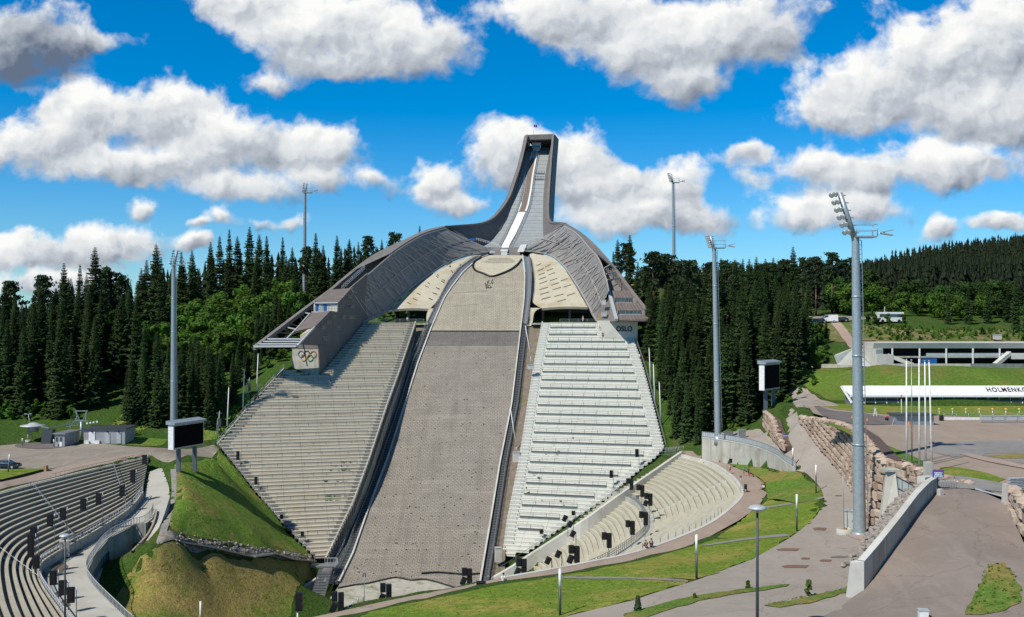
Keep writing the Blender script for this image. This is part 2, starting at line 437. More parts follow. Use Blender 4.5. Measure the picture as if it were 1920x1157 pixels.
# ------------------------------------------------------------------ camera, sun, sky
cam=bpy.data.cameras.new('camera');co=bpy.data.objects.new('camera',cam);COL.objects.link(co)
co.location=(0,0,EYE);co.rotation_euler=(R(90),0,0)
cam.sensor_width=36;cam.lens=36*F/1920;cam.shift_y=(CY-578.5)/1920
cam.clip_end=20000;cam.clip_start=1
sc.camera=co
sc.view_settings.view_transform='Standard';sc.view_settings.look='None'
sc.view_settings.exposure=0;sc.view_settings.gamma=1
SUN=Ve((-.72,-.69,0)).normalized()*math.cos(R(49))+UP*math.sin(R(49))
sl=bpy.data.lights.new('sun','SUN');sl.energy=4.8;sl.angle=R(.5);sl.color=(1,.955,.88)
so=bpy.data.objects.new('sun',sl);COL.objects.link(so);so.rotation_euler=SUN.to_track_quat('Z','Y').to_euler()
so.location=(-100,-60,300)
w=bpy.data.worlds.new('World');sc.world=w;w.use_nodes=True
wg=G(w.node_tree);w.node_tree.nodes.clear()
sky=wg.add('ShaderNodeTexSky',sky_type='NISHITA');sky.sun_disc=False
sky.sun_elevation=R(49);sky.sun_rotation=math.atan2(SUN.x,SUN.y)
sky.air_density=1.0;sky.dust_density=.3;sky.ozone_density=2.5;sky.altitude=300
PX=[(20,85,150,85,1.0),(150,75,130,20,.5),
 (160,215,150,75,1),(300,215,130,70,1),(420,265,140,65,1),(600,275,100,58,.95),(90,265,130,60,.8),(260,310,210,45,.9),(450,350,130,38,.8),(610,330,60,35,.7),
 (620,60,210,85,1),(770,90,130,68,1),(470,10,130,45,.9),(660,120,130,40,.7),
 (1080,30,190,75,1),(1260,80,210,80,1),(1400,50,120,75,1),(1290,150,90,45,.9),
 (1760,110,170,110,1),(1880,70,130,130,1),(1640,170,160,75,1),(1840,210,180,75,1),(1560,220,110,50,.85),
 (1600,320,230,50,.8),(1400,292,75,22,.6),(1560,395,160,42,.8),(1800,315,160,45,.9),
 (960,285,95,75,1.05),(1060,310,110,80,1.05),(1170,350,110,55,1),(1275,350,60,55,1),(1220,405,190,42,1),
 (815,350,62,50,1),(870,385,70,22,.6),
 (500,160,62,26,.55),(265,388,32,24,.7),(415,406,36,20,.8),(365,460,42,26,.8),(705,342,55,25,.5),(365,420,25,12,.6),
 (60,470,170,42,.85),(205,465,100,50,.95),(90,530,200,32,.6),(0,300,20,30,.7),
 (1870,415,70,20,.8),(1765,428,40,28,.8),(520,415,60,14,.35),(1540,10,30,22,.5)]
tc=wg.add('ShaderNodeTexCoord');sp=wg.add('ShaderNodeSeparateXYZ');wg.put(sp.inputs[0],tc.outputs['Generated'])
yy=wg.math('MAXIMUM',sp.outputs[1],.02)
cmb=wg.add('ShaderNodeCombineXYZ');wg.put(cmb.inputs[0],wg.math('DIVIDE',sp.outputs[0],yy));wg.put(cmb.inputs[1],wg.math('DIVIDE',sp.outputs[2],yy))
pv=cmb.outputs[0]
pw=wg.vmath('ADD',pv,wg.scalevec(wg.vmath('SUBTRACT',wg.noise(pv,22,3,.6,out=1),(.5,.5,.5)),(.046,.034,0)))
Wsum=Hsum=None
for(cx,cy,rx,ry,k)in PX:
 n=wg.add('ShaderNodeVectorMath',operation='MULTIPLY_ADD');wg.put(n.inputs[0],pw)
 n.inputs[1].default_value=(F/rx,F/ry,0);n.inputs[2].default_value=(-(cx-CX)/rx,-(CY-cy)/ry,0)
 q=n.outputs[0]
 e=wg.math('MAXIMUM',wg.math('MULTIPLY_ADD',wg.vmath('LENGTH',q,out=1),-k,k+.6),0)
 e2=wg.math('MULTIPLY',e,e);e4=wg.math('MULTIPLY',e2,e2)
 h=wg.vmath('DOT_PRODUCT',q,(-.3,.95,0),out=1)
 Wsum=e4 if Wsum is None else wg.math('ADD',Wsum,e4)
 Hsum=wg.math('MULTIPLY',e4,h)if Hsum is None else wg.math('MULTIPLY_ADD',e4,h,Hsum)
body=wg.math('SUBTRACT',wg.math('POWER',wg.math('MAXIMUM',Wsum,1e-5),.25),.6)
high=wg.math('DIVIDE',Hsum,wg.math('MAXIMUM',Wsum,1e-4))
n1=wg.noise(pv,20,9,.58,.25)
s1=wg.noise(pv,17,4,.5,.2);n1b=wg.noise(wg.vmath('ADD',pv,(-.008,.012,0)),17,4,.5,.2)
n2=wg.noise(pw,48,5,.55)
d0=wg.math('ADD',body,wg.math('MULTIPLY_ADD',n1,1.75,wg.math('MULTIPLY_ADD',n2,.35,-1.12)))
cover=wg.ramp(d0,-.13,.36)
relief=wg.math('SUBTRACT',s1,n1b)
t1=wg.noise(pw,46,4,.5);t2=wg.noise(wg.vmath('ADD',pw,(-.0035,.0055,0)),46,4,.5)
light=wg.math('ADD',wg.math('MULTIPLY_ADD',high,.85,.60),wg.math('MULTIPLY_ADD',relief,1.35,wg.math('MULTIPLY',wg.math('SUBTRACT',t1,t2),.75)))
nd=wg.vmath('LENGTH',wg.vmath('MULTIPLY',wg.vmath('SUBTRACT',pv,((40-CX)/F,(CY-85)/F,0)),(F/200,F/110,0)),out=1)
light=wg.math('SUBTRACT',light,wg.math('MULTIPLY',wg.ramp(nd,1.1,.4),.6))
light=wg.math('SUBTRACT',light,wg.math('MULTIPLY',wg.math('MAXIMUM',wg.math('SUBTRACT',body,.12),0),.14))
ccol=wg.mix(wg.ramp(light,-.35,.45,False),(.13,.17,.25),(.62,.66,.71))
ccol=wg.mix(wg.ramp(light,.38,.98,False),ccol,(.98,.98,.96))
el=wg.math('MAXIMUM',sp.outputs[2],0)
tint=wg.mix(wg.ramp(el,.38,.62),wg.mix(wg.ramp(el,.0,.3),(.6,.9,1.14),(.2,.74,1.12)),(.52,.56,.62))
hz=wg.add('ShaderNodeHueSaturation');hz.inputs['Saturation'].default_value=1.12
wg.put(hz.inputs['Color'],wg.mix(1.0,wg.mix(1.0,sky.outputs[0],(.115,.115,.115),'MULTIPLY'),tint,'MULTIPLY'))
ahead=wg.ramp(sp.outputs[1],.1,.3)
fin=wg.mix(wg.math('MULTIPLY',cover,ahead),hz.outputs[0],ccol)
bg=wg.add('ShaderNodeBackground');wg.put(bg.inputs[0],fin);bg.inputs[1].default_value=1.0
wo=wg.add('ShaderNodeOutputWorld');wg.l.new(bg.outputs[0],wo.inputs[0])
w.cycles.sampling_method='MANUAL';w.cycles.sample_map_resolution=256
sc.cycles.max_bounces=5;sc.cycles.diffuse_bounces=2;sc.cycles.glossy_bounces=2;sc.cycles.transmission_bounces=2;sc.cycles.transparent_max_bounces=4
sc.cycles.use_denoising=True
# ------------------------------------------------------------------ planes of the two grandstands and the landing slope
SLOPE=.60
def plane_hit(px,py,p0,d):
 kx=(px-CX)/F;kz=(py-CY)/F
 a=SLOPE*(d[0]*kx+d[1]);b=SLOPE*(-d[0]*p0[0]-d[1]*p0[1])
 D=(p0[2]-b-EYE)/(a-kz)
 return P(px,py,D)
LS0,LSD=(-28.4,300,60),(math.sin(R(15)),-math.cos(R(15)))
RS0,RSD=(9.5,300,60),(-math.sin(R(15)),-math.cos(R(15)))
def LS(px,py):return plane_hit(px,py,LS0,LSD)
def RS(px,py):return plane_hit(px,py,RS0,RSD)
def plane_z(x,y,p0,d):return p0[2]-SLOPE*(d[0]*(x-p0[0])+d[1]*(y-p0[1]))
HILL=[(350,83.4),(345,82.0),(340,80.3),(335,78.2),(328,74.9),(320,70.9),(310,64.5),(300,57.6),(290,50.6),(280,43.6),(270,36.9),(260,30.5),(250,25.0),(240,20.0),(230,15.9),(220,12.2),(212,9.9),(206,8.3),(198,6.8),(185,5.4),(170,5),(150,5)]
_hd=np.array([a for a,_ in HILL][::-1],float);_hz=np.array([b for _,b in HILL][::-1])
def hill_z(D):return float(np.interp(D,_hd,_hz))
_hy=np.array([(CY+(EYE-z)*F/d)for d,z in HILL]);
def edge_fn(pts):
 ys=[p[1]for p in pts];xs=[p[0]for p in pts]
 def fn(D):
  y=CY+(EYE-hill_z(D))*F/D
  return(float(np.interp(y,ys,xs))-CX)/F*D
 return fn
E_strip_l=edge_fn([(914,475),(887.5,485),(859,505),(839,530),(823,560),(798,610),(767,681),(743,760),(707,860),(673,950),(640,1030),(612,1085),(585,1140)])
E_hill_l=edge_fn([(928,475),(897,487),(868,513),(847,541),(834,560),(808,620),(785,681),(760,760),(728,860),(696,945),(663,1040),(634,1100),(600,1150)])
E_hill_r=edge_fn([(978,475),(980,490),(983,520),(982,560),(976,610),(958,760),(936,870),(918,980),(900,1085),(890,1150)])
E_strip_r=edge_fn([(993,475),(995,490),(998,520),(996,560),(990,610),(973,760),(952,870),(936,980),(919,1085),(908,1150)])
LS_poly=[LS(*p)for p in[(780,606),(752,691),(727,760),(694,860),(663,945),(612,1050),(592,1046),(540,992),(480,922),(410,834),(470,762),(535,692),(598,706),(641,655),(682,606)]]
RS_poly=[RS(*p)for p in[(1016,605),(1000,690),(989,760),(972,870),(950,980),(942,1044),(988,1037),(1060,985),(1140,934),(1185,893),(1230,857),(1246,840),(1226,762),(1207,690),(1189,636),(1140,634),(1133,605)]]
RZ=30.8
rim_r=[PZ(px,py,RZ)for px,py in[(1277,853),(1333,869),(1370,892),(1389,915),(1388,935),(1350,970),(1300,998),(1200,1035),(1100,1057),(1000,1076),(940,1086)]]
rim_r=resample(catmull(rim_r,1.0),110)
rim_l_top=[PZ(279,857,32.6),PZ(140,889,32.5),PZ(0,925,32.4),Ve((-82,146,32.3)),Ve((-77,129,32.1)),Ve((-69,112,31.8)),Ve((-58,98,31.4))]
rim_l_bot=[PZ(266,925,28.6),PZ(240,956,27.2),PZ(180,996,26.1),PZ(105,1038,25.3),PZ(73,1062,24.9),PZ(73,1092,24.5),PZ(105,1142,24.1),Ve((-47,112,23.8)),Ve((-40,102,23.6))]
NL=90
rim_l_top=resample(catmull(rim_l_top,1.0),NL);rim_l_bot=resample(catmull(rim_l_bot,1.0),NL)
# ------------------------------------------------------------------ terrain through surveyed points
C=[]
def cp(*pts):
 for a in pts:C.append(tuple(PZ(*a)))
def cw(*pts):C.extend(pts)
cp((20,845,33),(20,875,33),(250,845,33),(150,836,33.2),(60,832,33.2),(280,842,32.9),(300,858,32.6),(120,860,32.8),(340,868,32),(400,858,31.8),(0,905,32.7),(60,885,32.8))
cw((-120,200,33),(-150,215,33.2),(-120,160,32.6),(-150,120,32.5),(-200,200,34),(-110,120,32.4),(-100,90,32))
cw((-96,245,36.8),(-116,243,35.8),(-86,262,39.5),(-130,262,42),(-100,275,46),(-78,285,47.5),(-140,300,49),(-100,305,55),(-110,345,62),(-80,335,64),(-150,345,54),(-200,350,50),(-250,300,42),(-180,260,38.5),(-66,325,63),(-68,302,57),(-64,285,52.5),(-62,273,49),(-67,256,41.5),(-70,247,35.5),(-76,244,35.2))
cw((-50,350,69),(-40,370,73),(-20,372,76),(10,372,77),(-60,400,78),(0,420,80),(30,400,77),(20,460,84),(-100,420,72),(-180,430,58),(-45,320,61),(-40,310,59.4),(-30,308,59.4),(-35,335,66))
for q in[(410,836),(480,924),(540,994),(590,1048)]:
 v=LS(*q);C.append((v.x-.6,v.y-.5,v.z-.35))
for q in[(432,806),(470,762),(535,690)]:
 v=LS(*q);C.append((v.x-1.2,v.y,v.z-.1))
cp((330,905,30.6),(380,900,28.6),(430,930,24.8),(400,970,24.6),(480,1000,19.6),(330,960,27),(322,930,29),(308,970,27.2),(292,1000,25.6),(560,1035,13.3),(370,930,27.4),(440,985,21.8))
cp((270,1030,23.9),(300,1035,23.2),(340,1025,22.8),(400,1036,20),(480,1052,16.4),(540,1052,13.2))
cp((330,1085,19),(450,1090,14.5),(560,1090,9.6),(300,1140,17.3),(420,1157,12),(540,1150,8),(250,1110,17.8),(210,1120,17.5),(240,1060,19.4),(590,1075,9.4),(370,1060,18.7))
cw((-56,125,15),(-50,140,14),(-45,125,11),(-60,150,17.5),(-40,150,8),(-30,170,5),(-20,190,5),(-30,140,5),(-15,150,4.5),(0,160,5),(0,180,5.5),(-10,130,6),(-25,120,7),(-37,110,14),(-10,205,6.5),(-24,205,6.5))
for q in((1277,851,31.0),(1225,888,27.6),(1170,925,24.3),(1135,950,21.8),(1100,975,19.5),(1060,1001,16.6),(1025,1023,14.2),(990,1046,12.0),(960,1066,10)):
 v=PZ(*q);C.append((v.x-.4,v.y+1.1,v.z-.05))
for q in((1230,858),(1185,894),(1140,935),(1060,986),(988,1038)):
 v=RS(*q);C.append((v.x+.2,v.y-.5,v.z-.3))
cp((1330,864,31),(1390,890,31),(1420,925,31),(1400,955,31),(1300,1012,31),(1200,1043,31),(1100,1065,31),(1000,1083,31),(940,1090,31),(860,1105,31),(780,1122,31),(700,1140,31),(640,1151,30.9),(590,1165,30.6))
cw((-27,95,30),(-38,92,28),(-50,85,27),(-30,70,31),(-60,60,30))
cp((880,1092,30.4),(780,1110,30.3),(700,1125,30.3),(640,1138,30))
cp((1226,1112,35),(1305,1088,34.5),(1410,1049,34),(1480,1009,33.8),(1533,965,33.6),(1546,935,33.6),(1537,913,33.7),(1507,886,33.9),(1050,1155,33.6),(1100,1110,32.6),(800,1157,31.8),(1400,980,32.2),(1470,910,32.7),(1420,890,31.4),(1440,900,32),(1480,895,33.2),(1300,1050,32.6))
cp((1612,1000,34),(1580,960,34.1),(1562,905,34.8),(1530,858,36.2),(1500,818,38.8),(1482,790,40.6),(1490,762,42.2),(1512,742,43.1),(1400,1100,35.4),(1550,1060,35.2),(1640,1012,34.6),(1600,1112,37),(1440,1140,36.6),(1700,1150,38.2),(1260,1157,36.2),(1850,1150,38.6),(1600,1050,35.5),(1630,985,34.2),(1480,1120,36),(1620,1080,36.3))
cp((1318,822,36),(1345,818,36),(1400,826,36),(1450,830,36.3),(1470,850,36),(1420,812,36.6),(1475,838,36.9),(1380,808,36.3))
cp((1440,764,42.3),(1464,775,42),(1452,752,43),(1478,742,43),(1480,700,47),(1466,692,48),(1530,740,43.2),(1540,770,42.8))
cw((52,190,41.6),(60,130,42.3),(60,165,42.3),(68,195,42.3),(90,130,42.3),(90,190,42.3),(140,150,42.3),(140,205,42.3),(62,108,42.2),(90,100,42.2),(120,110,42.2),(52,140,42),(50.5,126,41.8),(50,116,41.8),(52,165,42),(70,205,42.4),(110,207,42.4),(180,180,42.4),(65,90,40.6),(60,82,39.3),(51,98,40.4),(70,78,39.2))
cp((1600,745,43.4),(1700,720,46.6),(1700,695,49.3),(1560,700,47.4),(1500,692,48.4),(1850,720,46.6),(1850,695,49.3),(1620,690,49.2))
cw((90,250,49.5),(130,250,49.5),(110,265,50),(150,265,50),(75,250,48.5),(66,262,48.2),(110,285,54.6),(140,285,54.4),(180,285,53),(86,288,54),(128,320,60.6),(105,328,61.6),(98,335,62),(160,320,58.5),(120,360,64),(160,400,69),(110,400,68),(220,420,71),(236,650,82),(351,760,108),(300,600,84),(260,500,74),(450,800,120),(450,600,95),(150,700,76),(600,900,120))
cw((38,243,30.6),(44,232,31.6),(52,226,33),(37,262,41),(36,284,52.5),(50,250,38),(62,240,37.5),(46,280,50.5),(60,275,46),(75,262,45.5),(55,300,57),(70,320,60),(95,305,55),(40,330,64),(30,312,59.6),(18,310,59.5),(25,345,69),(60,360,67),(45,300,57.5),(80,380,68),(82,285,52))
cw((0,0,34),(-60,20,32),(60,20,38),(0,-200,32),(-200,0,32),(200,0,44),(-400,300,36),(-400,0,30),(400,100,50),(400,300,62),(-300,600,46),(0,700,78),(-150,600,62),(-800,800,30),(800,800,120),(0,1500,60),(1500,1500,60),(-1500,1500,25),(0,6000,50),(4000,6000,50),(-4000,6000,25),(-3000,0,25),(3000,0,50),(0,-2500,30),(700,1100,110))
KPC=1
C=np.array(C,float)
def rbf_fit(C):
 n=len(C);d=np.hypot(C[:,None,0]-C[None,:,0],C[:,None,1]-C[None,:,1])
 A=np.zeros((n+1,n+1));A[:n,:n]=-d+np.eye(n)*.12;A[:n,n]=1;A[n,:n]=1
 return np.linalg.solve(A,np.append(C[:,2],0))
_w=rbf_fit(C)
def axis(lo,flo,fhi,hi,st,grow=1.16):
 a=list(np.arange(flo,fhi+1e-6,st));d=st
 while a[-1]<hi:d*=grow;a.append(a[-1]+d)
 d=st
 while a[0]>lo:d*=grow;a.insert(0,a[0]-d)
 return np.array(a)
GX=axis(-4200,-100,112,4200,1.3);GY=axis(-2600,74,292,7000,1.3)
XX,YY=np.meshgrid(GX,GY)
ZZ=np.zeros(XX.shape)
for j in range(0,XX.shape[0],20):
 d=np.hypot(XX[j:j+20,:,None]-C[:,0],YY[j:j+20,:,None]-C[:,1])
 ZZ[j:j+20]=-(d@_w[:-1])+_w[-1]
class Sheet:
 def __init__(s,b,extra=()):
  s.b=[Vector(p)for p in b];c=s.b+[Vector(p)for p in extra]
  s.c=np.array([tuple(p)for p in c]);s.w=rbf_fit(s.c)
 def z(s,x,y):return float(-(np.hypot(x-s.c[:,0],y-s.c[:,1])@s.w[:-1])+s.w[-1])
def level(poly,zf,dz):
 k=inpoly(XX,YY,poly)
 for j,i in np.argwhere(k):ZZ[j,i]=zf(GX[i],GY[j])-dz
WALLBASE=[PZ(*q)for q in[(1497,790,41.2),(1512,808,39.8),(1530,834,38),(1552,860,36.4),(1580,893,35.1),(1602,930,34.3),(1620,975,34.1),(1634,1001,34.3)]]
road_l=[PZ(*q)for q in[(1069,1154,33.9),(1189,1125,34.8),(1226,1112,35),(1305,1088,34.5),(1410,1049,34),(1480,1009,33.8),(1533,965,33.6),(1546,935,33.6),(1537,913,33.7),(1507,886,33.9),(1492,882,34.0)]]
cbk=[PZ(1492,886,33.6),PZ(1470,884,33),PZ(1440,880,32),PZ(1400,874,31.3),PZ(1350,866.5,31),PZ(1316,861,31)]
ter=[Ve((q.x+.3,q.y+.5,z))for q,z in zip(cbk,(34.0,35.1,35.3,35.5,35.6,35.6))]
road_r=WALLBASE[::-1]
road_up=[PZ(1494,772,42.3),PZ(1488,762,42.6),PZ(1476,770,41.8),PZ(1472,790,40.4),PZ(1476,815,38.4),PZ(1472,840,36.5),PZ(1452,828,36.7),PZ(1440,812,37.2),PZ(1400,806,36.6),PZ(1340,812,36)]
road_low=[PZ(1668,1000,34.6),PZ(1664,1034,35.2),PZ(1652,1080,36.0),PZ(1634,1110,36.7),PZ(1640,1130,37.4),PZ(1700,1200,38.4),PZ(1500,1230,38.2),PZ(1300,1215,37.6),PZ(1100,1200,36.0),PZ(1000,1180,34.4)]
LOWER=Sheet(road_low[::-1][:1]+road_l+ter+road_up[::-1]+road_r[::-1]+road_low[:-1],[PZ(1400,1100,35.4),PZ(1550,1060,35.2),PZ(1570,960,34.0),PZ(1562,905,34.6),PZ(1530,868,35.6),PZ(1505,830,37.9),PZ(1488,800,40.0),PZ(1440,1140,36.6),PZ(1600,1050,35.5),PZ(1440,838,36.1),PZ(1380,816,36.0)])
bank_px=[(1507,886,33.9),(1537,913,33.7),(1545,932,33.6),(1490,944,32.6),(1438,938,31),(1438,925,31),(1433,905,31),(1415,892,31),(1385,879,31),(1362,868,31)]
bank_poly=[PZ(*q)for q in bank_px]+[q+Ve((.05,.3,.25))for q in cbk[3::-1]]
BANK=Sheet(bank_poly,[PZ(1450,900,32.3),PZ(1490,915,33.1),PZ(1420,884,31.6)])
RIMP=[(1277,845),(1300,846),(1330,860),(1358,866),(1385,879),(1415,892),(1433,905),(1438,925),(1422,950),(1385,976),(1300,1023),(1200,1050),(1100,1072),(1000,1087),(940,1095),(860,1112),(780,1128),(700,1144),(620,1160),(560,1172)]
rim_path_poly=[PZ(px,py,30.95)for px,py in RIMP]+[PZ(560,1164,30.9),PZ(640,1146,30.95),PZ(720,1128,30.95),PZ(800,1112,30.95),PZ(870,1099,30.95)]+rim_r[::-1][::2]
kp=[PZ(1277,851,31.1)]+[PZ(*q)for q in((1170,925,24.3),(1100,975,19.5),(1060,1001,16.6),(990,1046,12.0),(960,1066,10),(915,1092,7.2))]
for poly,p0,d in((LS_poly,LS0,LSD),(RS_poly,RS0,RSD)):
 c=sum((Ve((q.x,q.y,0))for q in poly),Vector())/len(poly)
 k=inpoly(XX,YY,[(q.x,q.y)for q in poly])
 ZZ[k]=np.minimum(ZZ[k],plane_z(XX[k],YY[k],p0,d)-1.6)
for j,y in enumerate(GY):
 if 196<=y<=350:
  k=(GX>E_strip_l(y)-3.5)&(GX<E_strip_r(y)+4)
  ZZ[j,k]=np.minimum(ZZ[j,k],hill_z(y)-2.0 if y<320 else hill_z(y)-3.5)
level([(q.x,q.y)for q in bank_poly],BANK.z,.25)
bw=[(q.x,q.y)for q in rim_r]
rb=np.array(bw)
BOWL_R=bw+[(-18,112),(-20,150),(-8,200)]+[(q.x,q.y+.5)for q in kp[::-1]]
k=inpoly(XX,YY,BOWL_R);idx=np.argwhere(k)
for j,i in idx:
 dist=np.min(np.hypot(rb[:,0]-GX[i],rb[:,1]-GY[j]))
 zz=RZ-.47*dist if dist<15 else RZ-7.05-.62*(dist-15)
 ZZ[j,i]=min(ZZ[j,i],zz-1.3)
BOWL_L=[(q.x,q.y)for q in rim_l_top]+[(q.x,q.y)for q in rim_l_bot[::-1]]
k=inpoly(XX,YY,BOWL_L);idx=np.argwhere(k)
ta=np.array([(q.x,q.y)for q in rim_l_top]);tb=np.array([(q.x,q.y)for q in rim_l_bot]);tz=np.array([q.z for q in rim_l_bot])
for j,i in idx:
 d1=np.min(np.hypot(ta[:,0]-GX[i],ta[:,1]-GY[j]));db=np.hypot(tb[:,0]-GX[i],tb[:,1]-GY[j]);kk=int(np.argmin(db));d2=db[kk]
 zz=(32.5*d2+tz[kk]*d1)/(d1+d2)
 ZZ[j,i]=min(ZZ[j,i],zz-1.6)
level([(q.x,q.y)for q in rim_path_poly],lambda x,y:30.95,.2)
wn=[]
for i,q in enumerate(WALLBASE):
 a_,b_=WALLBASE[max(0,i-1)],WALLBASE[min(len(WALLBASE)-1,i+1)];t=(b_-a_);t.z=0;t.normalize();wn.append(q+Ve((-t.y,t.x,0))*1.7)
level([(q.x,q.y)for q in road_low[::-1][:1]+road_l[:-1]+[q+Ve((.8,1.6,0))for q in ter]+road_up[::-1]+wn+road_low[:-1]],LOWER.z,.2)
ARENA_EDGE=[(57.3,196),(57.4,190),(57.6,182),(57.4,175),(56.3,164),(53.6,150),(49.2,133),(47.2,125),(48.3,117),(49.6,111),(50,105)]
level(ARENA_EDGE+[(52,97),(66,92),(150,92),(220,130),(220,206),(60,206)],lambda x,y:42.9,.3)
level([(q.x-.2,q.y-1.9)for q in cbk]+[(q.x+.6,q.y+1.75)for q in cbk[::-1]],lambda x,y:float(np.interp(x,[q.x for q in cbk[::-1]],[q.z for q in cbk[::-1]])),.25)
def zdeck(x,y):return float(np.interp(y,[100,113,125,133,143,152,165,175,186,200,210],[22.6,22.8,23.1,23.4,23.7,24.1,25.0,26.0,27.6,30.6,31.9]))
DECK=[(q.x,q.y)for q in[PZ(283,866,32.1),PZ(276,895,30.5)]]+[(q.x,q.y)for q in rim_l_bot]+[(q.x,q.y)for q in[PZ(250,1175,23),PZ(232,1157,23.1),PZ(180,1105,23.5),PZ(163,1075,23.8),PZ(178,1045,24.2),PZ(205,1012,24.7),PZ(252,990,25.4),PZ(262,1036,22.9),PZ(288,1008,24.2),PZ(304,975,26.2),PZ(319,928,29.1),PZ(317,893,31),PZ(300,864,32.2)]]
dk=inpoly(XX,YY,DECK);da=np.array(DECK)
near=(XX>-95)&(XX<-40)&(YY>95)&(YY<215)
for j,i in np.argwhere(near):
 a0,b0=da,np.roll(da,-1,0);ab=b0-a0;t=np.clip(((GX[i]-a0[:,0])*ab[:,0]+(GY[j]-a0[:,1])*ab[:,1])/(ab**2).sum(1),0,1)
 dist=np.min(np.hypot(a0[:,0]+t*ab[:,0]-GX[i],a0[:,1]+t*ab[:,1]-GY[j]))
 if dk[j,i]:ZZ[j,i]=min(ZZ[j,i],float(np.interp(GY[j],[110,125,140,155,165,180,200],[16,18,18.5,20,22,25,29.5])))
 elif dist<2.2:ZZ[j,i]=min(ZZ[j,i],float(np.interp(GY[j],[125,152,160,172,180,190,205],[20,22.4,23.2,25.7,27.5,29.0,32.3]))-.25+.1*dist)
def hgt(x,y):
 x=np.asarray(x,float);y=np.asarray(y,float)
 i=np.clip(np.searchsorted(GX,x)-1,0,len(GX)-2);j=np.clip(np.searchsorted(GY,y)-1,0,len(GY)-2)
 u=(x-GX[i])/(GX[i+1]-GX[i]);v=(y-GY[j])/(GY[j+1]-GY[j])
 return(ZZ[j,i]*(1-u)+ZZ[j,i+1]*u)*(1-v)+(ZZ[j+1,i]*(1-u)+ZZ[j+1,i+1]*u)*v
def H(x,y):return float(hgt(x,y))
_D=np.concatenate([np.arange(62,340,.25),np.arange(340,1500,2)])
def hit(px,py,dmin=62):
 D=_D[_D>=dmin];X=(px-CX)/F*D;Z=EYE-(py-CY)/F*D;g=hgt(X,D)-Z
 k=np.argmax(g>=0)
 if g[k]<0:k=len(D)-1
 if k>0 and g[k-1]<0 and g[k]>g[k-1]:
  t=-g[k-1]/(g[k]-g[k-1]);d=D[k-1]+(D[k]-D[k-1])*t
 else:d=D[k]
 v=P(px,py,d);v.z=H(v.x,v.y);return v
mb=MB()
nx,ny=len(GX),len(GY)
mb.v=[(float(GX[i]),float(GY[j]),float(ZZ[j,i]))for j in range(ny)for i in range(nx)]
mb.f=[(j*nx+i,j*nx+i+1,(j+1)*nx+i+1,(j+1)*nx+i)for j in range(ny-1)for i in range(nx-1)]
mb.m=[0]*len(mb.f)
struct('ground',mb,M['forest_floor'],smooth=True)
def drape(name,pts,m,off=.06,smooth=True,step=1.3,zf=None,closed3d=True,kind='structure'):
 """a sheet laid on the ground inside the plan outline pts"""
 pl=catmull(pts,step,True)if smooth else linear(list(pts)+[pts[0]],step)[:-1]
 poly=[(p.x,p.y)for p in pl]
 xs=[p[0]for p in poly];ys=[p[1]for p in poly]
 gx=GX[(GX>min(xs))&(GX<max(xs))];gy=GY[(GY>min(ys))&(GY<max(ys))]
 A,B=np.meshgrid(gx,gy);A=A.ravel();B=B.ravel()
 ins=inpoly(A,B,poly)
 A=A[ins];B=B[ins]
 V=[Vector(p)for p in poly]+[Ve((float(a),float(b)))for a,b in zip(A,B)]
 n=len(poly);E=[(i,(i+1)%n)for i in range(n)]
 vo,eo,fo,*_=delaunay_2d_cdt(V,E,[],0,1e-4)
 cx=np.array([sum(vo[i].x for i in f)/len(f)for f in fo]);cy=np.array([sum(vo[i].y for i in f)/len(f)for f in fo])
 keep=inpoly(cx,cy,poly)
 z=zf or H
 mb=MB();mb.v=[(v.x,v.y,z(v.x,v.y)+off)for v in vo]
 mb.f=[tuple(f)for f,q in zip(fo,keep)if q];mb.m=[0]*len(mb.f)
 o=mb.build(name,m,smooth=True);o['kind']=kind
 return o
def hits(*pp):return[hit(*p)for p in pp]
# ------------------------------------------------------------------ the landing slope
hill=thing('landing_hill','long ski jump landing slope of netted mats between two grandstands','landing slope',(-19,206,8))
def lerp2(a,b,t):return a+(b-a)*t
def sheet_strip(name,parent,m,D0,D1,fl,fr,off,n=14,st=2.0,zfun=hill_z):
 Ds=list(np.arange(D0,D1,st))+[D1];rows,uvs=[],[];s=0;last=None
 for d in Ds:
  z=zfun(d)+off
  if last:s+=math.hypot(d-last[0],z-last[1])
  last=(d,z);xl,xr=fl(d),fr(d)
  rows.append([(lerp2(xl,xr,k/n),d,z)for k in range(n+1)]);uvs.append([(lerp2(xl,xr,k/n),s)for k in range(n+1)])
 mb=MB();mb.grid(rows,0,uvs,True);return mb.build(name,m,parent)
sheet_strip('mat_surface',hill,M['hill_mat'],178,293.8,E_hill_l,E_hill_r,0)
sheet_strip('gravel_band',hill,M['band_mat'],293.8,299.6,E_hill_l,E_hill_r,0)
sheet_strip('knoll_surface',hill,M['knoll_mat'],300,349.5,E_hill_l,E_hill_r,.05)
sheet_strip('edge_joint',hill,M['black'],299.6,300,E_hill_l,E_hill_r,.02)
def hill_pt(px,py,off=.12):
 d=352.
 for k in range(800):
  if EYE-(py-CY)/F*d<=hill_z(d)+off:d-=.2
  else:break
 best=min(np.arange(150,351,.1),key=lambda q:abs(EYE-(py-CY)/F*q-hill_z(q)-off))
 return P(px,py,best)
ton=[hill_pt(*p)for p in[(902,484),(890,491),(887,500),(892,508),(905,513),(921,519),(940,514),(958,506),(970,497),(978,487),(977,480),(940,478.5),(915,479)]]
o=drape('concrete_apron',ton,M['shell_concrete'],.13,True,1.2,zf=lambda x,y:hill_z(y));o.parent=hill;del o['kind']
for v in o.data.vertices:v.co-=Vector(WLOC['landing_hill'])
mb=MB();cl=catmull(ton[:10],.8);mb.path([q+Ve((0,0,.12))for q in cl],.38,6);mb.build('drain_hose',M['black'],hill)
mb=MB()
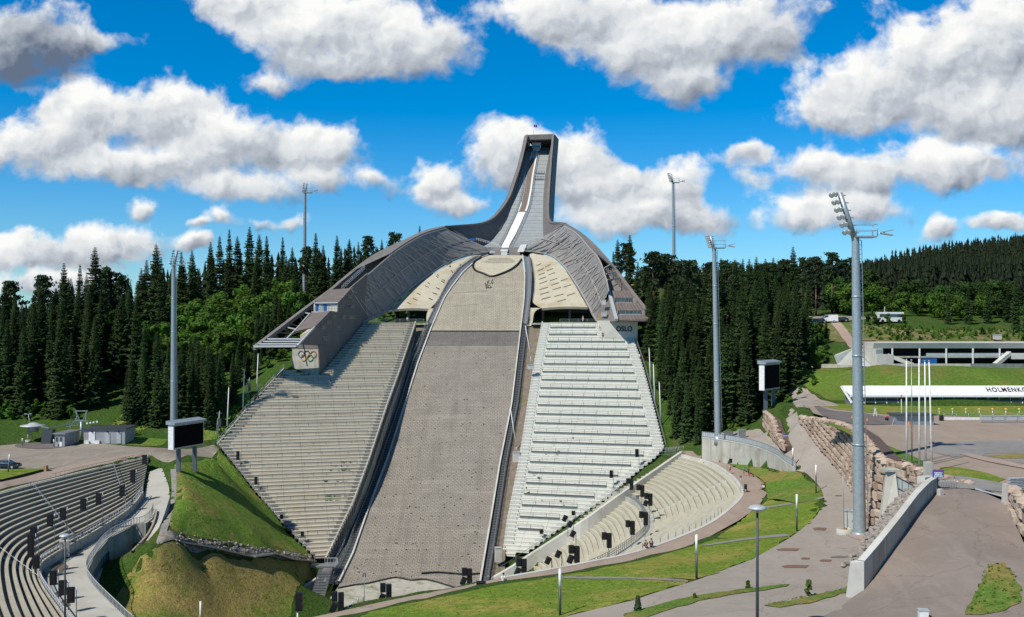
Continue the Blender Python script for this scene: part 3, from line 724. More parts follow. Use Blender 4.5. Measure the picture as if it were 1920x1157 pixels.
for(a,b)in(((847,550),(912,545)),((905,520),(960,520)),((848,574),(905,570))):
 mb.bar(hill_pt(*a),hill_pt(*b),.13,.12)
mb.build('marker_batten',M['shell_concrete'],hill)
mb=MB();random.seed(4)
base=hill_pt(916,533,.2)
for k in range(26):
 a=base+Ve((random.uniform(-1,1.1),random.uniform(-2.5,2.5),0));a.z=hill_z(a.y)+.2
 b=a+Ve((random.uniform(-.8,.8),random.uniform(-1.2,1.2),0));b.z=hill_z(b.y)+.25
 mb.tube(a,b,.09,.06,5)
mb.build('painted_emblem',M['darksteel'],hill)
for nm,fn,w_,sg in(('edge_kerb',E_hill_l,.35,-1),('edge_kerb',E_hill_r,.35,1)):
 mb=MB();rows=[]
 for d in np.arange(203,349.6,1.5):
  x=fn(d);z=hill_z(d)
  rows.append([(x,d,z-.3),(x,d,z+.5),(x+sg*w_,d,z+.5),(x+sg*w_,d,z-.3)])
 mb.grid(rows,0);mb.build(nm,M['pale_concrete'],hill)
def stairway(fl,fr,wl,wr,railside,label):
 d0,d1=203,348
 sheet_strip('stair_bed',hill,M['darksteel'],d0,d1,lambda d:fl(d)+wl,lambda d:fr(d)-wr,-.15,2)
 mb=MB()
 for d in np.arange(d0+.5,303,.62):
  z=hill_z(d)+.12;x0,x1=fl(d)+wl+.35*(fr(d)-fl(d))if railside<0 else fl(d)+wl+.25,fr(d)-wr-.25 if railside<0 else fr(d)-wr-.1*(fr(d)-fl(d))
  mb.box(((x0+x1)/2,d,z),(x1-x0,.3,.07))
 mb.build('stair_tread',M['galv'],hill)
 mb=MB();rows=[]
 for d in np.arange(303,347,1.5):
  z=hill_z(d)+.05;x0,x1=fl(d)+wl,fr(d)-wr
  rows.append([(x0,d,z+.5),(lerp2(x0,x1,.3),d,z),(lerp2(x0,x1,.7),d,z),(x1,d,z+.3)])
 mb.grid(rows,0,smooth=False);mb.build('conveyor_chute',M['galv'],hill)
 for off in(0,1):
  fx=(lambda d:fl(d)+wl+.1)if off==0 else(lambda d:fr(d)-wr-.1)
  if railside<0:fx2=lambda d,off=off:fl(d)+wl+.1+off*.33*(fr(d)-fl(d))
  else:fx2=lambda d,off=off:fr(d)-wr-.1-off*.1*(fr(d)-fl(d))
  mb=MB();pts=[]
  for d in np.arange(204,346,1.9):
   p=Ve((fx2(d),d,hill_z(d)+.1));pts.append(p)
   mb.tube(p,p+UP*1.1,.045,.045,4)
  for h in(1.1,.6):mb.path([p+UP*h for p in pts],.05,4)
  mb.build('stair_railing',M['galv'],hill)
stairway(E_strip_l,E_hill_l,.2,.4,-1,'l')
stairway(E_hill_r,E_strip_r,.6,.1,1,'r')
def rstand_edge(d):
 pts=sorted([(q.y,q.x)for q in RS_poly[:6]]);return float(np.interp(d,[p[0]for p in pts],[p[1]for p in pts]))
def lstand_edge(d):
 pts=sorted([(q.y,q.x)for q in LS_poly[:6]]);return float(np.interp(d,[p[0]for p in pts],[p[1]for p in pts]))
sheet_strip('side_strip',hill,M['brownstrip'],203,304,lambda d:E_strip_r(d)-.1,lambda d:rstand_edge(d)+.6,-.5,3)
sheet_strip('side_strip',hill,M['brownstrip'],206,304,lambda d:lstand_edge(d)-.6,lambda d:E_strip_l(d)+.3,-.9,3)
gp=[hill_pt(*p)for p in[(634,1104),(665,1098),(690,1095),(720,1088),(745,1084),(770,1089),(800,1088),(850,1102),(885,1112),(900,1125),(860,1160),(720,1190),(590,1200),(592,1160)]]
o=drape('runout_grit',gp,M['grit'],.12,True,1.2,zf=lambda x,y:hill_z(y));o.parent=hill;del o['kind']
for v in o.data.vertices:v.co-=Vector(WLOC['landing_hill'])
for hp in(gp[:10],[hill_pt(*p)for p in[(790,1076),(820,1074),(850,1076),(875,1078),(900,1076)]]):
 mb=MB();mb.path([q+UP*.15 for q in catmull(hp,.7)],.16,5);mb.build('net_edge',M['black'],hill)
mb=MB();random.seed(11)
for k in range(330):
 d=random.uniform(200,292);t=random.random()**.9
 x=lerp2(E_hill_l(d),E_hill_r(d),t);z=hill_z(d);s=random.uniform(.1,.32)
 for j in range(3):
  a=random.uniform(0,6.28);dx,dy=math.cos(a)*s,math.sin(a)*s
  mb.face([(x-dx*.5,d-dy*.5,z),(x+dx*.5,d+dy*.5,z),(x+dx*.8,d+dy*.8,z+s*.8),(x-dx*.7,d-dy*.7,z+s*.7)])
M['tuftgreen']=leafmat('weed_leaves',(.075,.14,.022),(.11,.19,.03),(.15,.21,.035),.25,.8)
o=mb.build('weeds',M['tuftgreen']);tag(o,'small green weeds dotted over the landing slope mats','weeds',kind='stuff')
# ------------------------------------------------------------------ the ski jump: tower, inrun, arms, shell
jump=thing('ski_jump','tall curved grey ski jump tower with two arched arms over the slope','ski jump',(-2,352,80))
IN=[ 
(352.5,85.0,905,978),(356,85.6,897,1012),(360,86.7,897,1018),(366,88.6,909,1019),(372,91.0,924,1019),(380,94.6,939,1018),(388,99.0,949,1018),(396,104.0,957,1018),(404,109.4,963,1018.5),(412,115.0,969,1020),(420,120.8,975,1022),(428,126.6,980,1025.5),(436,132.4,985,1029),(444,137.6,989.5,1032)]
Ds=[a[0]for a in IN]
fz=lambda d:float(np.interp(d,Ds,[a[1]for a in IN]))
fxl=lambda d:(float(np.interp(d,Ds,[a[2]for a in IN]))-CX)/F*d
fxr=lambda d:(float(np.interp(d,Ds,[a[3]for a in IN]))-CX)/F*d
rows,uvs=[],[];s=0
dd=np.arange(352.5,444.1,1.5)
for d in dd:
 n=8;rows.append([(lerp2(fxl(d),fxr(d),k/n),d,fz(d))for k in range(n+1)]);uvs.append([(d*.7,lerp2(fxl(d),fxr(d),k/n))for k in range(n+1)])
mb=MB();mb.grid(rows,0,uvs,True);mb.build('inrun_floor',M['inrun_floor'],jump)
trk=edge=None
tc_px=[(468,946),(460,949),(450,954.5),(440,960),(427,966),(412,973),(397,979.5),(384,984),(360,989),(330,993.5),(305,998.5),(285,1002.5),(272,1005)]
def tx(d):
 y=CY+(EYE-fz(d))*F/d
 return(float(np.interp(y,[p[0]for p in tc_px[::-1]],[p[1]for p in tc_px[::-1]]))-CX)/F*d
def tw(d):return float(np.interp(d,[352,366,380,400,444],[1.35,1.3,1.45,1.35,1.1]))
def track(name,a,b,l,r,m,off):
 mb=MB();mb.grid([[(tx(d)+l*tw(d),d,fz(d)+off),(tx(d)+r*tw(d),d,fz(d)+off)]for d in np.arange(a,b+.01,1.0)],0,smooth=True)
 return mb.build(name,m,jump)
M['trackbrown']=mat('brown_track_boards',(.2,.155,.125),(.16,.125,.1),1.2,.8)
track('takeoff_track',351,394.5,-1,1,M['snowwhite'],.35)
track('inrun_track',394.5,433,-.95,.75,M['trackbrown'],.3)
track('track_edging',394.5,443,.72,1.25,M['white'],.38)
track('track_edging',394.5,401,-1.2,-.9,M['white'],.38)
track('track_edging',431,443,-1.15,-.7,M['white'],.4)
track('start_track',432.5,442.5,-.7,.72,M['paleglass'],.36)
mb=MB();mb.box((tx(352)-.1,351.2,fz(351)+.0),(2.5,.8,.8));mb.box((tx(352)-.1,350.4,fz(351)-1.2),(2.1,.5,1.2))
mb.build('takeoff_table',M['white'],jump)
for sd in(-1,1):
 mb=MB();pts=[]
 for d in np.arange(354,442,2.2):
  p=Ve((tx(d)+sd*(tw(d)*1.45+.25),d,fz(d)+.1));pts.append(p);mb.tube(p,p+UP*1.0,.05,.05,4)
 mb.path([p+UP*1.0 for p in pts],.06,4);mb.path([p+UP*.5 for p in pts],.05,4);mb.build('track_railing',M['galv'],jump)
rimL=[(987.5,253.9,432),(975.5,306,420),(964.6,340,410),(956,365,402),(948,380,396),(938,394,388),(925,408,380),(909,417,371),(890,421,362),(865,423,354),(839,425,346.5)]
rimR=[(1036.5,252.3,432),(1032.5,300,420),(1029.5,340,408),(1027.5,370,399),(1026.5,392,390),(1027,408,380),(1029.5,415,371),(1036,417.5,362),(1048,418,354),(1059,420,346)]
def curve3(l):return[P(*q)for q in l]
RL=resample(catmull(curve3(rimL),1.0),60);RR=resample(catmull(curve3(rimR),1.0),60)
FL=[];FR=[]
flo=[(fxl(d),d,fz(d))for d in np.arange(352.5,444.1,1.0)][::-1];fro=[(fxr(d),d,fz(d))for d in np.arange(352.5,444.1,1.0)][::-1]
FL=resample([Vector(p)for p in flo],60);FR=resample([Vector(p)for p in fro],60)
def wall_between(name,top,bot,thick,side,m,n=5,rimw=.9):
 """inner skin from floor edge to rim; rim cap; outer skin down to the underside"""
 N=len(top);mb=MB();rows,uvs=[],[]
 for i in range(N):
  rows.append([Vector(bot[i]).lerp(Vector(top[i]),k/n)for k in range(n+1)]);uvs.append([(i*1.6,k*1.2)for k in range(n+1)])
 mb.grid(rows,0,uvs,True)
 return mb.build(name,m,jump)
wall_between('inner_wall',RL,FL,.9,-1,M['slats']);wall_between('inner_wall',RR,FR,.9,1,M['slats'])
def outer(name,top,bot,side,drop):
 mb=MB();rows=[];uvs=[]
 N=len(top)
 for i in range(N):
  t,b=Vector(top[i]),Vector(bot[i]);k=i/(N-1)
  o=Ve((side*1.0,.15,0));w_=min(1,max(.0,(1-k)*2.2))
  back=Ve((2.2,11.5,0))*w_+Ve((0,2.5,0))*(1-w_)
  dn=UP*(-2.5*(1-w_))
  p0=t;p1=t+o*.9+UP*.05;p2=p1+back*.5+dn;p3=p1+back+dn*1.6
  p4=Ve((b.x,b.y,b.z))+back*.75+UP*(-2.5)
  rows.append([p0,p1,p2,p3,p4]);uvs.append([(i*1.6,j*2.5)for j in range(5)])
 mb.grid(rows,0,uvs,False);return mb.build(name,M['slats'],jump)
outer('outer_wall',RL,FL,-1,0);outer('outer_wall',RR,FR,1,0)
for rim in(RL,RR):
 mb=MB();mb.grid([[p+Ve((-.35,-.3,-.3)),p+Ve((-.35,-.5,.3)),p+Ve((.55,-.5,.3)),p+Ve((.55,-.3,-.3))]for p in rim],0,close=True)
 mb.build('rim_beam',M['cladding'],jump)
mb=MB();mb.grid([[(fxl(d)-.5,d+8,fz(d)-2.5),(fxr(d)+.5,d+8,fz(d)-2.5)]for d in np.arange(360,444,3)],0);mb.build('underside',M['cladding'],jump)
tl,tr_=P(987.5,253.9,432),P(1036.5,252.3,432)
ax=Ve((2.2,11.5,0))
mb=MB()
mb.hexa([tl+UP*-1.9,tr_+UP*-1.9,tr_+ax+UP*-1.9,tl+ax+UP*-1.9],[tl+UP*.25,tr_+UP*.25,tr_+ax+UP*.25,tl+ax+UP*.25]);mb.build('roof_slab',M['cladding'],jump)
mb=MB();q=[tl+ax*.95+Ve((1,0,-12)),tr_+ax*.95+Ve((-1,0,-12))]
mb.hexa([q[0],q[1],q[1]+Ve((0,.6,0)),q[0]+Ve((0,.6,0))],[q[0]+UP*11.5,q[1]+UP*11.5,q[1]+Ve((0,.6,11.5)),q[0]+Ve((0,.6,11.5))]);mb.build('start_hall_wall',M['black'],jump)
mb=MB();c=P(1006,274,437);mb.box(c,(3.6,1.6,2.2));mb.box(c+UP*1.25,(4.0,2,.3));mb.build('start_cabin',M['palesteel'],jump)
mb=MB();mb.box(c+Ve((0,-.82,-.35)),(3.0,.1,.9));mb.build('cabin_window',M['glass'],jump)
mb=MB();c2=P(1006,281.5,438);mb.box(c2,(2.9,1.2,1.0));mb.build('start_gate',M['galv'],jump)
mb=MB();mb.tube(tl+Ve((3,4,0)),tl+Ve((3,4,5.4)),.07,.05,5);mb.build('flag_pole',M['white'],jump)
for d in(421,417):
 mb=MB();z=fz(d)+.5;x0,x1=tx(d)+2.2,fxr(d)-.3
 mb.bar((x0,d,z+1),(x1,d,z+1),.1,.1);mb.bar((x0,d,z),(x1,d,z),.35,.2)
 for k in range(4):mb.tube((lerp2(x0,x1,k/3),d,z),(lerp2(x0,x1,k/3),d,z+1),.06,.06,4)
 mb.build('inrun_landing',M['darksteel'],jump)
# ---- arms: inner skins between the knoll edge and the upper rim
UL=[(833,427,343),(790,440.5,331),(740,470.5,317),(690,512,301),(657,540,287.5)]
LL=[(931,472,352),(905,476,348),(872,482,344),(830,500.5,337),(780,536,324),(735,575,311),(722,588,308),(682,606,296)]
UR=[(1059,422.5,343),(1083,437,334),(1104,461,322),(1124.5,485.5,310),(1138,523.7,298),(1142,544,291)]
LR=[(965,471,352),(1000,474,350),(1030,480,346),(1052.5,497,338),(1075,528,325),(1102,574,310),(1108.7,589,305.5),(1118,604,300)]
def skin(name,up,lo,m,n=44,k=8,bulge=0):
 U=resample(catmull(curve3(up),1),n);L=resample(catmull(curve3(lo),1),n)
 rows,uvs=[],[]
 for i in range(n):
  a,b=L[i],U[i];r=[]
  for j in range(k+1):
   t=j/k;p=a.lerp(b,t);r.append(p+Ve((0,bulge*math.sin(math.pi*t),0)))
  rows.append(r);uvs.append([(i*1.35,j*1.2)for j in range(k+1)])
 mb=MB();mb.grid(rows,0,uvs,True);o=mb.build(name,m,jump)
 return U,L,o
U1,L1,armL=skin('arm_skin',UL,LL,M['meshpanel'],44,8,1.5);U2,L2,armR=skin('arm_skin',UR,LR,M['meshpanel'],44,8,1.5)
random.seed(5)
for U,L,sg in((U1,L1,-1),(U2,L2,1)):
 mb=MB();n=len(U)
 for i in range(1,n-1,2):
  for di in(random.choice((1,2,3)),random.choice((-1,-2,4))):
   j=min(n-1,max(0,i+di))
   t0,t1=random.uniform(0,.15),random.uniform(.72,1)
   if random.random()<.45:t0,t1=random.uniform(.35,.5),random.uniform(.85,1)
   a=L[i].lerp(U[i],t0)+Ve((0,1.5*math.sin(math.pi*t0)-.25,0));b=L[j].lerp(U[j],t1)+Ve((0,1.5*math.sin(math.pi*t1)-.25,0))
   m_=a.lerp(b,.5);m_.y=min(a.y,b.y,m_.y)-.1
   mb.bar(a,b,.16,.16)
 for t in(.04,.52,.97):
  mb2=[L[i].lerp(U[i],t)+Ve((0,1.5*math.sin(math.pi*t)-.3,0))for i in range(n)]
  for a,b in zip(mb2[:-1],mb2[1:]):mb.bar(a,b,.2,.22)
 mb.build('arm_bracing',M['brace'],jump)
OLp=[(839,424,346.5),(800,432,338),(760,450,327),(700,480,313),(640,526,300),(624,540,296),(580,572,284),(540,602,275),(510,625,268),(478,649,261.4)]
ORp=[(1059,419.5,346),(1086,435.5,336),(1106.5,452.5,327),(1126.7,473.5,318),(1156,508,307),(1183,544,297),(1205,572,288),(1224,597.5,280)]
OL=resample(catmull(curve3(OLp),1),50);OR=resample(catmull(curve3(ORp),1),50)
def strip(name,A,B,m,w=.25):
 mb=MB();n=len(A)
 mb.grid([[A[i],A[i]+UP*.3,B[i]+UP*.3,B[i]]for i in range(n)],0,close=True);return mb.build(name,m,jump)
nA=24
strip('rim_roof',resample(OL[:26],nA),resample([U1[0]]+list(U1[2:24]),nA),M['cladding'])
strip('rim_roof',resample(OR[:30],nA),resample(U2[:26],nA),M['cladding'])
def beam(name,pts,w_,h_,m):
 mb=MB()
 mb.grid([[p+Ve((-w_/2,0,-h_)),p+Ve((-w_/2,-.1,.1)),p+Ve((w_/2,-.1,.1)),p+Ve((w_/2,0,-h_))]for p in pts],0,close=True)
 a,b=pts[0],pts[-1]
 for p in(a,b):mb.face([p+Ve((-w_/2,0,-h_)),p+Ve((w_/2,0,-h_)),p+Ve((w_/2,-.1,.1)),p+Ve((-w_/2,-.1,.1))])
 return mb.build(name,m,jump)
beam('outer_beam',OL,1.0,1.0,M['cladding']);beam('outer_beam',OR,1.0,1.0,M['cladding'])
for Ob in(OL,OR):
 mb=MB();mb.grid([[p+UP*-.5,Ve((p.x,p.y,max(p.z-9*min(1,(k+2)/14)*min(1,max(0.15,(38-k)/10)),H(p.x,p.y)-.5)))]for k,p in enumerate(Ob[:38])],0);mb.build('outer_skirt',M['cladding'],jump)
fl_,fr_=P(905,473,352),P(978,473,352)
mb=MB();tb_=[P(*q)for q in[(868,484,343.5),(895,478,349),(920,474.5,351),(945,476,350.6),(975,474.5,351),(1000,476,349.6)]]
mb.grid([[p+UP*-1.0,p+UP*2.2+Ve((0,1.2,0))]for p in tb_[1:5]],0);mb.build('table_front',M['cladding'],jump)
mb=MB();q0=P(979,460,350.5);mb.hexa([q0+Ve((-1.7,-.3,-2.3)),q0+Ve((.5,-.3,-2.3)),q0+Ve((.8,.2,-2.2)),q0+Ve((-1.4,.2,-2.2))],[q0+Ve((-.6,0,.2)),q0+Ve((1.7,0,.4)),q0+Ve((1.8,.5,.4)),q0+Ve((-.5,.5,.2))]);mb.build('banner_board',M['white'],jump)
mb=MB();q0=P(905,466,351);mb.box(q0+Ve((0,-.4,-.4)),(2.4,.3,1.5));mb.build('side_door',M['black'],jump)
mb=MB();q0=P(923,473,350);mb.box(q0+Ve((0,-.9,.0)),(1.8,.5,.9));mb.build('notice_board',M['palesteel'],jump)
mb=MB();q0=P(886,449,354);mb.box(q0,(2.0,.5,.8));mb.build('tarpaulin',M['blue'],jump)
mb=MB();pts=[P(*q)for q in[(893,449,358),(915,455,355),(932,461,353),(941,466,352)]]
for q in linear(pts,.9):mb.tube(q+UP*-.6,q+UP*.5,.05,.05,4)
mb.path([q+UP*.5 for q in pts],.07,5);mb.path([q+UP*0 for q in pts],.05,5);mb.build('edge_railing',M['palesteel'],jump)
mb=MB();pts=[P(*q)for q in[(958,466,352),(966,459,353),(985,455,354),(1018,449,356)]]
for q in linear(pts,.9):mb.tube(q+UP*-.6,q+UP*.4,.05,.05,4)
mb.path([q+UP*.4 for q in pts],.07,5);mb.build('edge_railing',M['palesteel'],jump)
# ---- knoll shells left and right of the slope, hollow underneath
def shell(name,inner,outer_,cut,m,slots):
 n=40;A=resample(catmull(curve3(inner),1),n);B=resample(catmull(curve3(outer_),1),n);k=10
 rows=[[A[i].lerp(B[i],j/k)+UP*(.35*math.sin(math.pi*j/k))for j in range(k+1)]for i in range(n)]
 mb=MB();mb.grid(rows,0,[[(i,j)for j in range(k+1)]for i in range(n)],True)
 lip=rows[-1]
 mb.grid([lip,[p+UP*-.7+Ve((0,.3,0))for p in lip],[p+UP*-1.0+Ve((0,9,1))for p in lip]],0)
 o=mb.build(name,m,jump)
 mb=MB()
 for(x0,x1,i0)in slots:
  i=int(i0*(n-1));a=rows[i][int(x0*k)];b=rows[min(n-1,i+1)][int(x1*k)]
  a=A[i].lerp(B[i],x0)+UP*(.45+.0);b=A[min(n-1,max(0,i-1))].lerp(B[min(n-1,max(0,i-1))],x1)+UP*.45
  mb=MB();mb.bar(a,b,.14,.14);mb.build('drain_slot',M['black'],jump)
 return A,B
innL=[(914,476,350),(887.5,485.5,344),(859,506,335),(839,531,325),(823,560,315),(806,579,310)]
outL=[(918,475.2,350.5),(880,480.5,345.5),(832,500.5,337),(782,535.5,324),(742,570.5,312.5),(727,581.5,309)]
innR=[(993,477,349),(995,490,343),(998,520,330.5),(996,550,319.5),(1000,568,313.5),(1016,578,310)]
outR=[(1004,476.5,349.5),(1030,481,345.5),(1052,497.5,337.5),(1074,528,325),(1090,556,315.5),(1102,576,310)]
slL=[(.12+.44*(r%2)+.04*c_,.26+.44*(r%2)+.04*c_,.34+.07*r)for r in range(10)for c_ in(0,)]+[(.5-.4*(r%2),.66-.4*(r%2),.4+.085*r)for r in range(7)]
slR=[(.18,.38,.3+.085*r)for r in range(8)]+[(.46,.66,.34+.085*r)for r in range(8)]+[(.72,.9,.62+.12*r)for r in range(3)]
shell('knoll_shell',innL,outL,0,M['shell_concrete'],slL)
shell('knoll_shell',innR,outR,0,M['shell_concrete'],slR)
for pts,sgn in(([(806,579,309.5),(803,582,309),(800,590,308),(799.5,600,306),(800,607,304.5)],-1),([(1016,578,309.5),(1006,582,309),(1001,590,307),(999,602,305),(996,612,302)],1)):
 pp=resample(catmull(curve3(pts),.5),14)
 hx=[Ve((E_strip_l(p.y)+.3 if sgn<0 else E_strip_r(p.y)-.3,p.y,p.z))for p in pp]
 mb=MB();mb.grid([[a+UP*.1,b+UP*.1,b+Ve((0,5,.3)),a+Ve((0,5,.3))]for a,b in zip(pp,hx)],0,close=True);mb.build('shell_buttress',M['shell_concrete'],jump)
mb=MB();a,b=P(682,606,303),P(800,606,303)
mb.box(((a.x+b.x)/2,306.5,59.6),(b.x-a.x+1,9,.5));mb.build('platform_slab',M['concrete'],jump)
mb=MB();a,b=P(996,605,303),P(1132,605,303)
mb.box(((a.x+b.x)/2,310,59.65),(b.x-a.x,18,.5));mb.build('platform_slab',M['concrete'],jump)
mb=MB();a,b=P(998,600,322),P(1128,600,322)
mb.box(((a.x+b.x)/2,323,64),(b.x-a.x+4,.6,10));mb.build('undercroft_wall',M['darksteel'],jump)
for px in(766,):
 mb=MB();q=P(px,606,312);mb.box((q.x,q.y,62),(.7,.7,5.2));mb.build('column',M['darksteel'],jump)
for px in(1018,1068):
 mb=MB();q=P(px,606,315);mb.box((q.x,q.y,62),(.7,.7,5.2));mb.build('column',M['darksteel'],jump)
for a,b in(((690,601,304),(795,601,304)),((1050,598,303.5),(1118,597,303.5))):
 mb=MB();q0,q1=P(*a),P(*b);q0.z=59.9;q1.z=59.9
 for h in(1.15,.6):mb.bar(q0+UP*h,q1+UP*h,.08,.09)
 for q in linear([q0,q1],2.2):mb.tube(q,q+UP*1.15,.05,.05,4)
 mb.build('platform_railing',M['galv'],jump)
# ------------------------------------------------------------------ the judges' buildings at the ends of the arms (parts of the ski jump)
def quadpanel(mb,a,b,c,d,t=.25,m=0,uvw=None):
 """solid panel from four points (counter-clockwise seen from outside), thickness inwards"""
 a,b,c,d=(Vector(q)for q in(a,b,c,d))
 n=(b-a).cross(d-a).normalized()*t
 mb.face([a,b,c,d],m,uvw or[(0,0),((b-a).length,0),((b-a).length,(d-a).length),(0,(d-a).length)])
 A,B,C_,D_=a-n,b-n,c-n,d-n
 mb.face([D_,C_,B,A],m)
 for p,q,r_,s in((a,A,B,b),(b,B,C_,c),(c,C_,D_,d),(d,D_,A,a)):mb.face([p,q,r_,s],m)
def wallplane_L(px,py):
 kx=(px-CX)/F;D=132.66/(.3019-kx);return P(px,py,D)
def window(parent,a,u,v,w_,h,nrm,panes=3,framem='cladding',glassm='glass',lab=None):
 """recessed window: pale surround with panes; a = lower left corner"""
 mb=MB();u=Vector(u).normalized();v=Vector(v).normalized();nrm=Vector(nrm).normalized();a=Vector(a)
 t=.14
 for(x0,y0,x1,y1)in((0,0,w_,t),(0,h-t,w_,h),(0,t,t,h-t),(w_-t,t,w_,h-t)):
  p=[a+u*x0+v*y0,a+u*x1+v*y0,a+u*x1+v*y1,a+u*x0+v*y1]
  mb.hexa([q-nrm*.02 for q in p],[q+nrm*.12 for q in p])
 for k in range(1,panes):
  x=w_*k/panes;p=[a+u*(x-.05)+v*t,a+u*(x+.05)+v*t,a+u*(x+.05)+v*(h-t),a+u*(x-.05)+v*(h-t)]
  mb.hexa([q-nrm*.02 for q in p],[q+nrm*.1 for q in p])
 f=mb.build('window',M[framem],parent,recalc=True)
 mb=MB();mb.face([a+nrm*.04,a+u*w_+nrm*.04,a+u*w_+v*h+nrm*.04,a+v*h+nrm*.04]);mb.build('pane',M[glassm],f)
 return f
W=wallplane_L
nrmL=Ve((.957,-.289,0));uL=Ve((.289,.957,0));frL=Ve((-.957,.289,0))
mb=MB()
wall=[W(598,648),W(598,702)+nrmL*.12,W(690,606)+nrmL*.12,W(684,560),W(690,512),W(657,540),W(632,568),W(634,584),W(618,583),W(589,612),W(560,646)]
tri=[(1,0,2),(0,10,9),(0,9,8),(0,8,7),(0,7,2),(7,3,2),(7,6,3),(6,5,3),(5,4,3)]
for t in tri:mb.face([wall[i]for i in t]);mb.face([wall[i]+nrmL*-.4 for i in t[::-1]])
for i in range(len(wall)):
 a,b=wall[i],wall[(i+1)%len(wall)];mb.face([a,a-nrmL*.4,b-nrmL*.4,b])
M['slateside']=mat('grey_timber_wall',(.17,.16,.148),(.145,.137,.128),.6,.75,.1,6,c3=(.2,.185,.165),s3=.3)
mb.build('side_wall',M['slateside'],jump)
for(x0,y0,n,w_)in((652,559,3,2.7),(637,577.5,3,2.0),(650,577.5,4,4.6),(622,597.5,3,2.6),(641,598,3,2.3),(654,598,4,4.6),(612,608,3,2.6),(602,617.5,3,2.6),(630,618,3,2.6),(604,637.5,3,3.2)):
 a=W(x0,y0)+nrmL*.05;window(jump,a,uL,UP,w_,1.05,nrmL,n,'meshpanel')
def roofquad(a,b,c,d,nm='roof'):
 mb=MB();quadpanel(mb,a,b,c,d,.3);return mb.build(nm,M['roofslat'],jump)
r1=[W(589,612.5)+nrmL*.3,W(618,582.5)+nrmL*.3];r1+=[P(581,587.5,r1[1].y+1.6),P(552.5,621,r1[0].y+1.8)]
roofquad(*r1)
r2=[W(632,567.7)+nrmL*.3,W(657,540)+nrmL*.3];r2+=[P(616,543.5,r2[1].y+1.8),P(589.5,568.5,r2[0].y+1.8)]
roofquad(*r2)
mb=MB();mb.bar(r2[0]+Ve((0,-.2,.05)),r2[3]+Ve((0,-.2,.05)),.3,.35);mb.build('eaves_beam',M['palesteel'],jump)
b0=P(588,584.5,r2[3].y+.4);b1=P(633,583,r2[0].y+.2)
mb=MB();quadpanel(mb,b0,b1,Ve((b1.x,b1.y,r2[0].z-.3)),Ve((b0.x,b0.y,r2[3].z-.3)),.3);mb.build('balcony_wall',M['pale_concrete'],jump)
for t,w_,mm in((.08,.9,'blue'),(.24,1.2,'paleglass'),(.42,1.1,'blue')):
 mb=MB();a=b0.lerp(b1,t)+Ve((0,-.22,.1));mb.box(a+Ve((w_/2,0,1.0)),(w_,.12,1.9));mb.build('balcony_door',M[mm],jump)
mb=MB();q0=b0+Ve((-.3,-1.6,.1));q1=b1+Ve((.2,-1.6,.1))
for h in(.55,1.1):mb.bar(q0+UP*h,q1+UP*h,.07,.07)
for q in linear([q0,q1],.85):mb.tube(q,q+UP*1.1,.045,.045,4)
mb.build('balcony_railing',M['darksteel'],jump)
mb=MB();mb.hexa([b0+Ve((-.3,-1.8,-.3)),b1+Ve((.2,-1.8,-.3)),b1+UP*-.3,b0+UP*-.3],[b0+Ve((-.3,-1.8,.05)),b1+Ve((.2,-1.8,.05)),b1+UP*.05,b0+UP*.05]);mb.build('balcony_floor',M['concrete'],jump)
pA=W(598,704);pA=Ve((pA.x,pA.y,53.4));pB=pA+frL*7.9
pC=Ve((-44.5,292,53.4));
mb=MB();zb=43.5
mb.hexa([Ve((q.x,q.y,zb))for q in(pB,pA,pC,pC+frL*7.9)],[Ve((q.x,q.y,53.3))for q in(pB,pA,pC,pC+frL*7.9)])
mb.build('pier',M['concrete'],jump)
mb=MB();mb.hexa([pB+Ve((0,-.15,-.3)),pA+Ve((.15,-.15,-.3)),pC+Ve((.15,0,-.3)),pC+frL*7.9+UP*-.3],[pB+Ve((0,-.15,.6)),pA+Ve((.15,-.15,.6)),pC+Ve((.15,0,.6)),pC+frL*7.9+UP*.6]);mb.build('terrace_floor',M['slateside'],jump)
mb=MB();c0=pA+Ve((-.4,5.5,.6));mb.hexa([c0+frL*6.4,c0,c0+Ve((1.2,4,0)),c0+frL*6.4+Ve((1.2,4,0))],[c0+frL*6.4+UP*2.6,c0+UP*5.2,c0+Ve((1.2,4,5.4)),c0+frL*6.4+Ve((1.2,4,4.2))]);mb.build('upper_room',M['shell_concrete'],jump)
mb=MB();a=pA+frL*1.5+Ve((.6,3,1.6));mb.bar(a,a+frL*4.5,.5,.15);
mb.build('counter',M['concrete'],jump)
mb=MB();a=pA+Ve((0,-.1,.6));
for h in(.5,1.0):mb.bar(a+UP*h,a+frL*7.5+UP*h,.08,.12)
for q in linear([a,a+frL*7.5],.9):mb.tube(q,q+UP*1.0,.05,.05,4)
mb.build('terrace_railing',M['galv'],jump)
tip=P(478,649.5,261.4);cr=W(557,649)
back_l=P(500,635.5,266);back_r=P(568,635.5,263.5)
mb=MB()
for t in(0,.33,.66,1.0):
 a=tip.lerp(back_l,t);b=cr.lerp(back_r,t);mb.bar(a,b,1.25,.35 if t else .5)
mb.build('canopy_louvre',M['palesteel'],jump)
mb=MB();mb.face([tip+UP*-.45,cr+UP*-.45,back_r+UP*-.35,back_l+UP*-.35]);mb.build('canopy_soffit',M['darksteel'],jump)
mb=MB();mb.bar(cr,W(590,613),.45,.45);mb.build('canopy_post',M['palesteel'],jump)
mb=MB();mb.bar(P(537,636,266),P(553,620,269),.35,.35);mb.bar(P(553,620,269),P(581,588,276),.3,.3);mb.build('roof_stay',M['palesteel'],jump)
for a,b in(((530,612,276),(556,617.5,270)),((568,585.5,283),(583,588.5,277))):
 mb=MB();mb.bar(P(*a),P(*b),.3,.3);mb.build('cross_strut',M['palesteel'],jump)
mb=MB()
